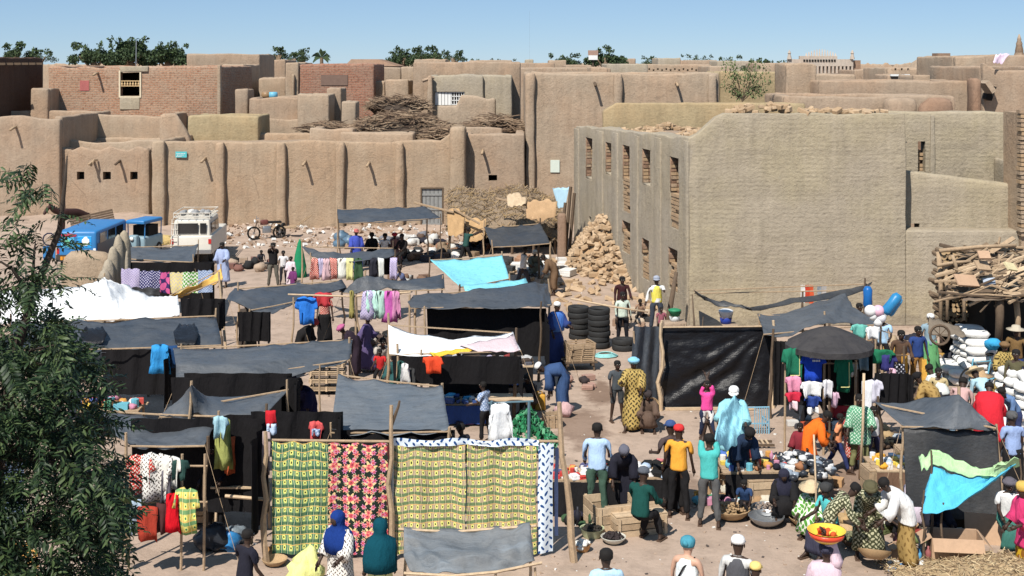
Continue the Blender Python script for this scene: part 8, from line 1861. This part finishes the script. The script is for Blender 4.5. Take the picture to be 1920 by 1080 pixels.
mb = MB(); mb.lathe([(.03, -.06), (.09, 0), (.09, .04)], 10, (-.55, 0, .85), 0, Matrix.Rotation(-math.pi/2, 4, 'Y')); mb.build('headlight', mw, mc, True, local=True)
p = W(538, 447, 0); hc = empty('handcart', (p.x, p.y, GZ(p.x, p.y)), R_(-10), 'wooden handcart with raised shafts beside the motorcycle', 'handcart')
wheel(hc, -.3, -.3, .3, .3, .1); wheel(hc, -.3, .3, .3, .3, .1)
for k in range(4): mb = MB(); mb.cbox((-.1, -.25+.16*k, .42), (1.2, .14, .03)); mb.build('plank', m_wood, hc, local=True)
for sy in (-1, 1): mb = MB(); mb.tube([(-.2, sy*.3, .4), (.5, sy*.3, .5), (1.15, sy*.28, 1.0)], .03, 5); mb.build('shaft', m_wood, hc, local=True)
# ---------------------------------------------------------------- mud buttress and low wall at left
pl_ = WY(215, 540, 41); st = empty('mud_buttress', (XA(215, 40.5), 40.8, 0), 0, 'lumpy mud buttress with two rounded peaks between van and white tent', 'buttress')
for (px, w_, pt, Yq) in ((233, 24, 432, 41.2), (222, 20, 440, 40.9), (212, 22, 462, 40.6), (203, 24, 486, 40.3), (196, 26, 505, 40.0), (238, 8, 470, 40.5)):
 x = XA(px, Yq); zt = ZA(pt, Yq); r = w_/2*Yq/F; mb = MB()
 mb.lathe([(r*1.15, 0), (r*1.1, zt*.35), (r*1.02, zt*.7), (r*.9, zt*.88), (r*.55, zt*.97), (r*.15, zt)], 14, (x, Yq, 0), 0, None, .12); mb.build('lobe', m_greyl, st, True)
mb = MB(); rbox(mb, XA(118, 41.5), XA(205, 41.5), 41.3, 41.9, 0, ZA(478, 41.5), r=.2, jit=.12, tj=.12); mb.build('low_mud_wall', m_wall, None, True, label='low crumbling mud wall running left from the mud buttress', cat='wall')
# ---------------------------------------------------------------- thatched shelter in the middle distance
ths = empty('thatched_shelter', (XA(930, 58), 59, 0), 0, 'collapsed straw roofed shelter against the recessed house bay', 'shelter')
x0, x1 = XA(838, 57), XA(1048, 57)
def thz(x):
 px = 960+x*F/57; return ZA(366+6*math.sin(px*.05)+(abs(px-935)/110)**3*14, 57)
vs = []; n = 40; fs = []
for j in range(9):
 v = j/8
 for i in range(n+1):
  x = x0+(x1-x0)*i/n; zt = thz(x); z = zt-(1.15+.25*nz(x*1.3, 5))*(1-v)**1.6 if j else zt-1.35-.2*nz(x*2); vs.append((x+.05*nz(x*5, v*5), 56+v*3.4+.15*nz(x*3, v*3), z+.12*nz(x*2.5, v*4)))
for j in range(8):
 for i in range(n): fs.append((j*(n+1)+i, j*(n+1)+i+1, (j+1)*(n+1)+i+1, (j+1)*(n+1)+i))
m_th = M('grey thatch', (.25, .185, .125), .95, .35, 12, .9); mb = MB(); mb.add(vs, fs); mb.build('thatch', m_th, ths, True)
mb = MB()
for k in range(1500):
 i = rnd.randrange(len(vs)); q = Vector(vs[i])+Vector((rnd.uniform(-.1, .1), -.02, rnd.uniform(0, .06))); d = Vector((rnd.gauss(0, .8), -.5, rnd.gauss(-.35, .3))).normalized()*rnd.uniform(.12, .35); mb.tube([q-d, q+d], .012, 3, rnd.choice((0, 1, 2)), False)
mb.build('loose_straw', [M('straw grey', (.32, .24, .165)), M('straw ochre', (.38, .26, .13)), M('straw dark', (.16, .11, .07))], ths, kind='stuff')
for px in (842, 870, 905, 960, 1000, 1040):
 mb = MB(); x = XA(px, 56.4); mb.tube([(x, 56.4, 0), (x+.05, 56.4, 1.4)], .06, 6); mb.build('post', m_woodd, ths)
for (a, b, t_, bt, m_, off) in ((838, 872, 395, 440, M('ochre cloth', (.50, .32, .16)), 0), (872, 912, 408, 446, M('ochre cloth', (.50, .32, .16)), .4), (985, 1045, 374, 408, M('ochre mat', (.48, .31, .17)), -.2), (950, 988, 368, 385, M('pale sack cloth', (.55, .42, .28)), -.25)):
 Yq = 56+off-.3; sheet([[WY(a, t_, Yq), WY((a+b)/2, t_-4, Yq), WY(b, t_+3, Yq)], [WY(a+2, bt, Yq-.3), WY((a+b)/2, bt+2, Yq-.3), WY(b-3, bt-3, Yq-.3)]], nu=12, nv=8, sag=0, wr=.08, seed=a).build('side_mat', m_, ths, True)
mb = MB(); mb.box((XA(870, 58.5), 58.5, 0), (XA(1040, 58.5), 58.6, 1.6)); mb.build('back_shade_panel', m_black, ths)  # black panel painting the dark shade inside the straw shelter
for k, (a, b) in enumerate((((776, 380), (850, 398)), ((850, 392), (900, 420)), ((930, 372), (1000, 388)), ((1000, 396), (1050, 380)))):
 mb = MB(); mb.tube([WY(*a, 55.6), WY(*b, 55.6)], .05, 5); mb.build('roof_pole', m_wood, ths)
bl = empty('blue_awning', (XA(1050, 55), 55, 0), 0, 'pale blue triangular cloth tied to a dark post by the shelter', 'awning')
sheet([[WY(1036, 352, 56), WY(1067, 350, 55)], [WY(1046, 388, 55.4), WY(1060, 386, 55)]], nu=8, nv=8, sag=0, wr=.03, seed=9).build('canopy', cm((.40, .58, .68)), bl, True)
for px, h_ in ((1070, 350), (1077, 362), (1060, 380)):
 mb = MB(); q = WY(px, h_, 54.6); mb.tube([(q.x-.25, q.y, 0), q], .07, 6); mb.build('post', m_woodd, bl)
mb = MB(); rbox(mb, XA(1046, 54), XA(1062, 54), 53.8, 54.3, 0, ZA(400, 54), r=.12); mb.build('mud_stump', m_dark, None, True, label='dark narrow mud stump under the pale blue awning', cat='stump')
# ---------------------------------------------------------------- log and stick shelter at the right
lg = empty('log_shelter', (XA(1850, 34.5), 35, 0), 0, 'rough shelter of stacked logs roofed with sticks and planks at the right', 'shelter')
Yl = 35.5; m_log = M('log end', (.52, .36, .20), .9, .3, 18, .5); m_bark = M('log bark', (.20, .14, .09), .9, .3, 12, .6)
LM = {}
def log(x, y, z, r, L_=.9, par=None, dirv=(0, 1, 0)):
 k = round(r, 2)
 if k not in LM:
  mb = MB(); mb.tube([(0, 0, 0), (0, L_, 0)], [k, k*.95], 8); mb.m = [0 if len(f) == 4 else 1 for f in mb.f]; LM[k] = mb.mesh('log', [m_bark, m_log], False)
 o = mkobj('log', LM[k], par); o.location = Vector((x, y, z))-Vector(par.location); o.rotation_euler = (rnd.gauss(0, .06), rnd.random()*6, rnd.gauss(0, .12))
cnt = 0
for (a, b, t_, bt) in ((1763, 1778, 470, 606), (1781, 1806, 530, 600), (1783, 1822, 474, 512), (1808, 1822, 545, 600)):
 xa, xb, zt, zb_ = XA(a, Yl), XA(b, Yl), ZA(t_, Yl), max(.1, ZA(bt, Yl)); z = zb_
 while z < zt:
  x = xa+rnd.uniform(0, .06)
  while x < xb:
   r = rnd.choice((.05, .06, .07, .08)); log(x+r, Yl+rnd.uniform(-.08, .08), z, r, .8, lg); x += 2*r+.01; cnt += 1
  z += .14
for (px0, py0, px1, py1, r, Yq) in ((1760, 472, 1764, 610, .07, 35.0), (1773, 500, 1776, 600, .06, 34.9), (1757, 498, 1820, 490, .05, 34.8), (1761, 470, 1905, 460, .06, 34.9), (1803, 520, 1808, 600, .06, 34.6), (1873, 548, 1872, 640, .12, 33.2), (1782, 530, 1806, 520, .05, 34.5), (1835, 556, 1862, 560, .06, 33.5), (1785, 478, 1795, 520, .05, 34.5), (1905, 560, 1908, 640, .08, 33.4)):
 a, b = WY(px0, py0, Yq), WY(px1, py1, Yq); b.z = max(b.z, 0); mb = MB(); mb.tube([a, a.lerp(b, .5)+Vector((.03, 0, .03)), b], [r, r*.9, r*.8], 7); mb.build('pole', m_wood if r < .1 else m_woodd, lg, True)
for k in range(150):
 px = rnd.uniform(1800, 1935); u = rnd.random(); py = 468+u*88+max(0, 1830-px)*.25*(1-u); Yq = 35.6-u*2.6; q = WY(px, py, Yq); a = rnd.gauss(.35, .55); L_ = rnd.uniform(.5, 1.9)/2; d = Vector((math.cos(a), rnd.gauss(0, .25), math.sin(a)*.6))*L_
 if q.x+abs(d.x) < XA(1785, Yq): continue
 mb = MB(); r = rnd.uniform(.018, .055)
 if rnd.random() < .25: mb.cbox(q, (L_*2, .14, .03), 0, Euler((.6, -a*.6, 0)).to_matrix().to_4x4())
 else: mb.tube([q-d, q+Vector((0, 0, rnd.uniform(-.08, .08))), q+d], [r, r*.9, r*.6], 5)
 mb.build('stick', rnd.choice((m_wood, m_woodl, m_wood, m_woodd, m_bark)), lg)
mb = MB(); vs = []; fs = []
for j in range(7):
 for i in range(13): px = 1806+11*i; u = j/6; q = WY(px, 474+u*84, 35.5-u*2.5); vs.append((q.x, q.y, q.z-.08+.12*nz(px*.1, u*6)))
for j in range(6):
 for i in range(12): fs.append((j*13+i, (j+1)*13+i, (j+1)*13+i+1, j*13+i+1))
mb.add(vs, fs); mb.build('brush_roof', M('grey brush', (.20, .15, .11), .95, .45, 8, .9), lg, True)
for (px, py, w_, d_, rr, m_) in ((1812, 526, .62, .36, .25, m_card), (1895, 500, .35, .25, .5, M('pale yellow scrap', (.62, .54, .32))), (1855, 528, .3, .2, -.4, M('grey blue scrap', (.4, .45, .52), .3)), (1842, 498, .4, .3, .3, m_wood), (1845, 478, .3, .25, 0, m_card)):
 mb = MB(); mb.cbox(WY(px, py, 33.3), (w_, d_, .05), 0, Euler((.75, rr*.4, rr)).to_matrix().to_4x4()); mb.build('board', m_, lg)
mb = MB(); mb.box((XA(1762, 36.6), 36.5, 0), (XA(1960, 36.6), 36.6, 2.6)); mb.build('back_shade_panel', m_black, lg)  # added black panel stands for the shade inside the log shelter
mb = MB(); mb.box((XA(1815, 35.5), 34.2, 0), (XA(1817, 35.5), 36.5, 2.0)); mb.build('side_shade_panel', m_black, lg)  # black sheet carrying the same inner shade along the side
p = W(1772, 640, .7)
mb = MB(); sheet([[WY(1742, 592, 33), WY(1798, 610, 33)], [WY(1740, 625, 32.4), WY(1812, 628, 32.2)]], nu=10, nv=6, sag=.05, wr=.04).build('mat_awning', M('grey brown mat', (.20, .16, .12), .95, .3, 20, .6), None, True, label='sloping grey brown mat left of the large sack pile', cat='mat')
mb = MB(); c_ = WY(1762, 628, 31.6); mb.tube([(c_.x+.24*math.cos(k*.39), c_.y, c_.z+.24*math.sin(k*.39)) for k in range(17)], .035, 5)
for k in range(8): mb.tube([c_, (c_.x+.23*math.cos(k*.785), c_.y, c_.z+.23*math.sin(k*.785))], .012, 3)
mb.build('spoked_wheel', m_woodd, None, label='spoked wheel leaning left of the large sack pile', cat='wheel')
p = W(1845, 735, 0); bk = empty('bicycle', (p.x, p.y, 0), R_(25), 'pale blue bicycle leaning in front of the large sack pile', 'bicycle'); mbl = M('pale blue bicycle paint', (.15, .42, .55), .4)
for x in (-.5, .5):
 mb = MB(); mb.tube([(x+.33*math.cos(k*.314), 0, .33+.33*math.sin(k*.314)) for k in range(21)], .022, 5); o = mb.build('wheel', m_black, bk, True, local=True)
 mb = MB()
 for k in range(12): mb.tube([(x, 0, .33), (x+.32*math.cos(k*.52), 0, .33+.32*math.sin(k*.52))], .004, 3)
 mb.build('spokes', m_alu, o, local=True)
mb = MB(); mb.tube([(.5, 0, .33), (.1, 0, .3), (-.33, 0, .8), (.22, 0, .78), (.1, 0, .3)], .022, 5); mb.tube([(.5, 0, .33), (.22, 0, .78), (.2, 0, .92)], .018, 5); mb.tube([(-.5, 0, .33), (-.36, 0, .9)], .022, 5); mb.build('frame', mbl, bk, local=True)
mb = MB(); mb.blob((.2, 0, .95), (.14, .08, .04), 8, 5, .1, 1); mb.build('saddle', m_black, bk, True, local=True)
mb = MB(); mb.tube([(-.3, -.28, 1.0), (-.36, 0, .95), (-.3, .28, 1.0)], .015, 5); mb.build('handlebar', m_alu, bk, local=True)
mb = MB(); mb.tube([(.25, 0, .68), (.75, 0, .70)], .02, 4); mb.tube([(.75, 0, .7), (.5, 0, .33)], .012, 4); mb.build('carrier', m_alu, bk, local=True)
p2 = WY(1862, 645, p.y); mb = MB(); mb.blob((p2.x, p2.y, p2.z), (.22, .18, .14), 10, 6, .3, 6); mb.build('blue_bag', cm((.05, .35, .62)), None, True, label='bright blue bag tied above the bicycle by the sacks', cat='bag')
p3 = WY(1838, 705, p.y-.3); mb = MB(); mb.lathe([(.30, 0), (.31, .02), (.14, .05), (.11, .14), (.04, .16)], 16, p3); mb.build('straw_hat', m_bask, None, True, label='pale straw tray hat on the bicycle carrier', cat='hat')
# ---------------------------------------------------------------- distant trees
LEAF = [M('leaf dull green', (.055, .085, .035), .7, .3, 3, 0), M('leaf mid green', (.075, .115, .045), .7, .3, 3, 0), M('leaf dark green', (.03, .05, .025), .7, .3, 3, 0)]
def leafball(mb, c, r, n, size, R, mats=3, flat=.7):
 for k in range(n):
  d = Vector((R.gauss(0, 1), R.gauss(0, 1), R.gauss(0, 1))).normalized()*(R.random()**.4); q = c+Vector((d.x*r[0], d.y*r[1], d.z*r[2]))
  e = Euler((R.random()*3, R.random()*3, R.random()*3)).to_matrix(); s_ = size*R.uniform(.6, 1.3)
  mb.add([q+e @ Vector(v)*s_ for v in ((-.5, -.3, 0), (.5, -.3, .1), (.55, .35, -.05), (-.4, .3, .1))], [(0, 1, 2, 3)], R.choice((0, 0, 1, 2)))
def fartree(px0, px1, pt, pb, Y, lab, n=900, seed=1, cat='tree', ragged=1.0):
 R = random.Random(seed); x0, x1, zt, zb_ = XA(px0, Y), XA(px1, Y), ZA(pt, Y), ZA(pb, Y); r = empty('tree', ((x0+x1)/2, Y, 0), 0, lab, cat)
 mb = MB(); mb.tube([((x0+x1)/2, Y, 0), ((x0+x1)/2+.1, Y, zb_), ((x0+x1)/2, Y, (zb_+zt)/2)], [.35, .28, .1], 7)
 for k in range(4): mb.tube([((x0+x1)/2, Y, zb_-.5), ((x0+x1)/2+(x1-x0)*.3*(k/1.5-1), Y+R.uniform(-.5, .5), (zb_+zt)/2)], [.15, .05], 5)
 mb.build('trunk', m_bark, r, True); mb = MB(); nc = max(3, int((x1-x0)/(zt-zb_)*2.6))
 for k in range(nc):
  u = (k+.5)/nc; hh = (zt-zb_)*(.55+.45*math.sin(math.pi*u))*R.uniform(.75, 1.08); rr = (zt-zb_)*R.uniform(.28, .42)
  leafball(mb, Vector((x0+(x1-x0)*u+R.uniform(-.3, .3), Y+R.uniform(-1, 1), zb_+hh-rr)), (rr*1.2, rr, rr), n//nc, rr*.30, R)
  leafball(mb, Vector((x0+(x1-x0)*u+R.uniform(-.6, .6), Y+R.uniform(-1, 1), zb_+hh*.45)), (rr*1.3, rr, rr), n//nc, rr*.32, R)
 for k in range(int(6*ragged)): leafball(mb, Vector((R.uniform(x0, x1), Y, zb_+(zt-zb_)*R.uniform(.85, 1.15))), (.35, .3, .35), 22, .22, R)
 mb.build('crown', LEAF, r)
fartree(10, 48, 86, 112, 110, 'thin dark tree above the shaded house at the far left', 800, 1); fartree(48, 98, 98, 116, 115, 'low tree right of the thin one at the far left', 500, 2)
fartree(135, 215, 88, 122, 110, 'left end tree of the dark treeline behind the brick house', 1500, 3); fartree(205, 285, 76, 122, 112, 'tallest tree of the dark treeline behind the brick house', 2000, 4); fartree(275, 352, 86, 120, 114, 'right end tree of the treeline behind the brick house', 1600, 5)
fartree(512, 532, 94, 112, 150, 'small pointed tree left of the distant pair', 300, 6); fartree(545, 558, 102, 118, 150, 'small round tree of the distant pair', 260, 7); fartree(558, 576, 96, 118, 150, 'taller tree of the distant pair', 350, 8)
fartree(734, 778, 95, 122, 140, 'round tree right of the hipped roof', 1000, 9); fartree(775, 800, 94, 116, 145, 'spiky tree beside the turret house', 500, 10); fartree(798, 830, 93, 116, 145, 'tree behind the turret house', 500, 11); fartree(828, 872, 100, 116, 140, 'low tree right of the turret house', 700, 12)
fartree(1032, 1084, 104, 124, 160, 'flat round tree on the middle skyline', 900, 13); fartree(1108, 1160, 93, 124, 130, 'dense round tree beside the signboard', 1500, 14)
fartree(1200, 1234, 110, 126, 180, 'low tree right of the dense round one', 400, 15); fartree(1276, 1345, 106, 120, 210, 'thin scattered treetops on the right skyline', 500, 16); fartree(1395, 1440, 116, 134, 150, 'low green bush line left of the arcaded building', 700, 17); fartree(1436, 1482, 118, 134, 150, 'second green bush left of the arcaded building', 700, 18); fartree(1340, 1395, 108, 124, 220, 'far pale treetops behind the sapling', 400, 19)
fartree(870, 975, 113, 120, 230, 'far thin line of shrubs behind the wide house', 400, 20)
pm = empty('palm_tree', (XA(603, 130), 130, 0), 0, 'small palm tree standing alone on the left skyline', 'palm'); q = WY(603, 108, 130); mb = MB(); mb.tube([(q.x, 130, 0), q], [.25, .18], 7); mb.build('trunk', m_bark, pm)
mb = MB()
for k in range(26):
 a = rnd.uniform(-.5, 3.64); L_ = rnd.uniform(.7, 1.05); b_ = rnd.uniform(-.6, .6); d = Vector((math.cos(a), b_, math.sin(a)))*L_; t1 = q+d*.6+Vector((0, 0, .1)); t2 = q+d-Vector((0, 0, .3*abs(math.cos(a))))
 s_ = Vector((-math.sin(a), 0, math.cos(a)))*.16; mb.add([q, t1+s_, t2, t1-s_], [(0, 1, 2, 3)], k % 3)
mb.build('crown', LEAF, pm)
sb = empty('signboard', (XA(1112, 128), 128, 0), 0, 'brown and white signboard standing left of the dense round tree', 'sign')
mb = MB(); mb.cbox(WY(1112, 99, 128), (1.0, .15, .5)); mb.build('upper_board', M('brown board', (.40, .26, .20)), sb); mb = MB(); mb.cbox(WY(1112, 108, 128), (.9, .15, .45)); mb.build('lower_board', mw, sb); mb = MB(); mb.tube([(XA(1112, 128), 128.2, 0), WY(1112, 98, 128.2)], .08, 5); mb.build('post', m_woodd, sb)
mb = MB(); q = WY(993, 20, 110); mb.tube([(q.x, 110, 5), q], .006, 4); mb.build('antenna', m_alu, None, label='very thin tall antenna mast against the sky in the middle', cat='antenna')
mb = MB(); q = WY(246, 76, 79.5); mb.tube([(q.x, 80.5, 8), (q.x+.02, 80.5, q.z)], .03, 4); mb.build('antenna', m_alu, None, label='short antenna pole above the brick house window', cat='antenna')
sheet([[WY(1868, 101, 61.8), WY(1895, 98, 62.2)], [WY(1862, 116, 61.6), WY(1880, 117, 61.9)]], nu=10, nv=8, sag=.02, wr=.05, fold=.03, seed=4).build('laundry', cm((.78, .62, .76)), None, True, label='pink and white laundry draped over the right hand parapet', cat='laundry')
sg = empty('sapling', (XA(1395, 59), 59, 0), 0, 'feathery green sapling standing in front of the olive wall', 'tree'); R = random.Random(5); mb = MB(); bt = WY(1392, 190, 59)
tw = []
for k in range(13):
 tx, ty = R.uniform(1358, 1448), R.uniform(112, 178); e = WY(tx, ty, 59+R.uniform(-.5, .5)); m_ = bt.lerp(e, .5)+Vector((0, 0, .15)); mb.tube([(bt.x+.1*R.random(), bt.y, bt.z-3.5), bt, m_, e], [.04, .03, .02, .008], 4); tw += [m_, e, bt.lerp(e, .75)]
mb.build('trunk', m_bark, sg); mb = MB()
for e in tw: leafball(mb, e, (.24, .24, .28), 24, .085, R)
mb.build('crown', [M('sapling leaf', (.12, .16, .06), .7, .3, 3, 0), M('sapling pale leaf', (.20, .23, .10), .7, .3, 3, 0), M('sapling dark leaf', (.07, .10, .04), .7)], sg)
# ---------------------------------------------------------------- neem tree in the left foreground
nm = empty('neem_tree', (-5.0, 11.2, 0), 0, 'large leafy neem tree filling the left foreground', 'tree')
NY = 11.2; R = random.Random(21)
m_nb = M('neem bark', (.06, .045, .035), .9, .3, 20, .6); stem = [(-60, 1500), (-30, 1080), (-5, 860), (18, 700), (60, 560), (112, 430), (122, 340), (126, 292)]
sp = [WY(a, b, NY) for a, b in stem]; sp[0].z = 0; mb = MB(); mb.tube(sp, [.13, .10, .075, .045, .035, .026, .016, .006], 8)
LEN = []
def env(py):
 pts_ = [(275, 40), (300, 100), (330, 120), (420, 175), (480, 165), (520, 175), (560, 150), (600, 150), (640, 175), (700, 215), (760, 225), (860, 250), (960, 255), (1080, 235), (1200, 230)]
 for (a, b), (c, d) in zip(pts_, pts_[1:]):
  if py <= c: return b+(d-b)*(py-a)/(c-a)
 return 230
spots = []
while len(spots) < 1300:
 py = R.uniform(285, 1180); px = R.uniform(-160, env(py)-32)
 if py < 600:
  if px < -20 and R.random() < .5: continue
  k = .22 if py < 480 else (.12 if px > 60 else .4)
  if py < 480 and abs(px-(126-(py-290)*.1)) > 95: k *= .5
  if R.random() > k*1.1: continue
 elif px < 60 and 600 < py < 720 and R.random() < .3: continue
 if py > 640 and px > 150 and R.random() < .25: continue
 if nz(px*.02, py*.02, 4) < -.22 and R.random() < .85: continue
 Yd = NY+R.uniform(-1.0, 1.3)*(1 if py > 560 else .45); spots.append(WY(px, py, Yd))
for k in range(60):
 e = R.choice(spots); i = R.randrange(1, len(sp)-1); a = min(sp[1:], key=lambda s_: (s_-e).length+abs(s_.z-e.z+.5)); mb.tube([a, a.lerp(e, .5)+Vector((0, 0, .08)), e], [.02, .013, .004], 4)
mb.build('trunk', m_nb, nm, True)
NL = [M('neem leaf', (.026, .050, .018), .5, .3, 6, 0, spec=.25), M('neem leaf light', (.070, .105, .038), .5, .3, 6, 0, spec=.25), M('neem leaf dark', (.010, .022, .010), .5, .3, 6, 0, spec=.2)]
def frond(seed):
 R2 = random.Random(seed); mb = MB(); L_ = R2.uniform(.22, .34); n = R2.randint(5, 7); dr = R2.uniform(.05, .14)
 ax = lambda t: Vector((0, L_*t, -dr*t*t))
 mb.tube([ax(0), ax(.5), ax(1)], [.003, .0025, .001], 3, 2)
 for i in range(n*2+1):
  t_ = .15+.85*(i//2)/n if i < n*2 else 1.0; sd = (-1 if i % 2 else 1) if i < n*2 else 0; b = ax(t_); ll = R2.uniform(.075, .105)*(1-.25*abs(t_-.5)); wd = ll*.15
  d = Vector((sd*.85, .55 if sd else 1, R2.uniform(-.5, -.05))).normalized(); s_ = d.cross(Vector((0, 0, 1))).normalized(); up = Vector((0, 0, 1))*R2.uniform(-.01, .012)
  mi = R2.choice((0, 0, 1, 2)); mb.add([b, b+d*ll*.35+s_*wd, b+d*ll*.35+up-Vector((0,0,.004)), b+d*ll*.35-s_*wd, b+d*ll*.75+s_*wd*.7+up, b+d*ll*.75-s_*wd*.7+up, b+d*ll-Vector((0, 0, .012))], [(0, 2, 1), (0, 3, 2), (1, 2, 4), (2, 3, 5), (2, 5, 4), (4, 5, 6)], mi)
 return mb
FR = [frond(k) for k in range(10)]; FM = [f.mesh('leaf_frond', NL, False) for f in FR]
tr_ = []
for s_ in spots:
 near = min(sp, key=lambda q: (q-s_).length); out = (s_-near); out.z *= .4; out = out.normalized() if out.length > .01 else Vector((1, 0, 0))
 for j in range(2):
  a = math.atan2(out.y, out.x)-math.pi/2+R.gauss(0, .9); tr_.append((Matrix.Translation(s_+Vector((R.gauss(0, .03), R.gauss(0, .03), R.gauss(0, .03)))) @ Euler((R.gauss(-.25, .4), R.gauss(0, .4), a)).to_matrix().to_4x4() @ Matrix.Scale(R.uniform(.75, 1.15), 4), R.randrange(10)))
tr_.sort(key=lambda t_: t_[0].translation.y)
vis = [t_ for t_ in tr_ if -20 < 960+t_[0].translation.x*F/t_[0].translation.y and t_[0].translation.z > ZA(1085, t_[0].translation.y)]
head = vis[:300]; ids = set(id(t_) for t_ in head)
for Mx, k in head:
 o = mkobj('leaf_frond', FM[k], nm); o.matrix_basis = Matrix.Translation(-Vector(nm.location)) @ Mx
mb = MB()
for t_ in tr_:
 if id(t_) in ids: continue
 Mx, k = t_; f = FR[k]; n0 = len(mb.v); mb.v += [Mx @ v for v in f.v]; mb.f += [[i+n0 for i in q] for q in f.f]; mb.m += f.m; mb.uv += f.uv
mb.build('foliage', NL, nm, kind='stuff')
hang(-20, 70, 1.6, .6, uvpat('orange print', leafy((.75, .40, .12), (.60, .52, .40), 6, 1.2, .34)), 'orange and cream printed cloth hanging behind the neem tree', Y=18.6)
hang(-20, 45, 2.6, 1.6, tarpmat('blue grey sheet', (.10, .16, .26), .6, .2), 'blue grey sheet hanging behind the neem tree', Y=18.9)
mb = MB(); vs = []; fs = []; nx_, ny_ = 26, 10
for j in range(ny_+1):
 for i in range(nx_+1):
  px = 1690+i*12; u = j/ny_; x = XA(px, 20.5); y = 21.6-u*2.6; vs.append((x, y, (.15+.35*min(1, max(0, (px-1720)/180)))*math.sin(math.pi*min(1, u*.8+.1))+.06*nz(x*5, y*5)))
for j in range(ny_):
 for i in range(nx_): fs.append((j*(nx_+1)+i, (j+1)*(nx_+1)+i, (j+1)*(nx_+1)+i+1, j*(nx_+1)+i+1))
mb.add(vs, fs); base_n = len(vs)
for k in range(2600):
 q = Vector(vs[rnd.randrange(base_n)])+Vector((rnd.uniform(-.1, .1), rnd.uniform(-.15, .15), .01)); d = Vector((rnd.gauss(0, 1), rnd.gauss(0, 1), rnd.gauss(0, .35))).normalized()*rnd.uniform(.04, .10); mb.tube([q-d, q+d], .006, 3, rnd.choice((0, 1, 2)), False)
mb.build('straw_litter', [M('dry straw', (.42, .30, .17)), M('bright straw', (.60, .47, .28)), M('brown straw', (.22, .15, .09))], None, label='strewn heap of dry straw in the bottom right corner', cat='straw', kind='stuff')
c = W(1700, 1068); scatter(c, .7, .4, 0, .03, 12, ('bundle', 'packet'), 'white %s on the straw beside the tilted tray', '%s goods beside the tilted tray', sz=(.08, .14), pal=[(.75,.74,.7),(.75,.74,.7),(.1,.3,.6)])
finish_people()
label_goods()
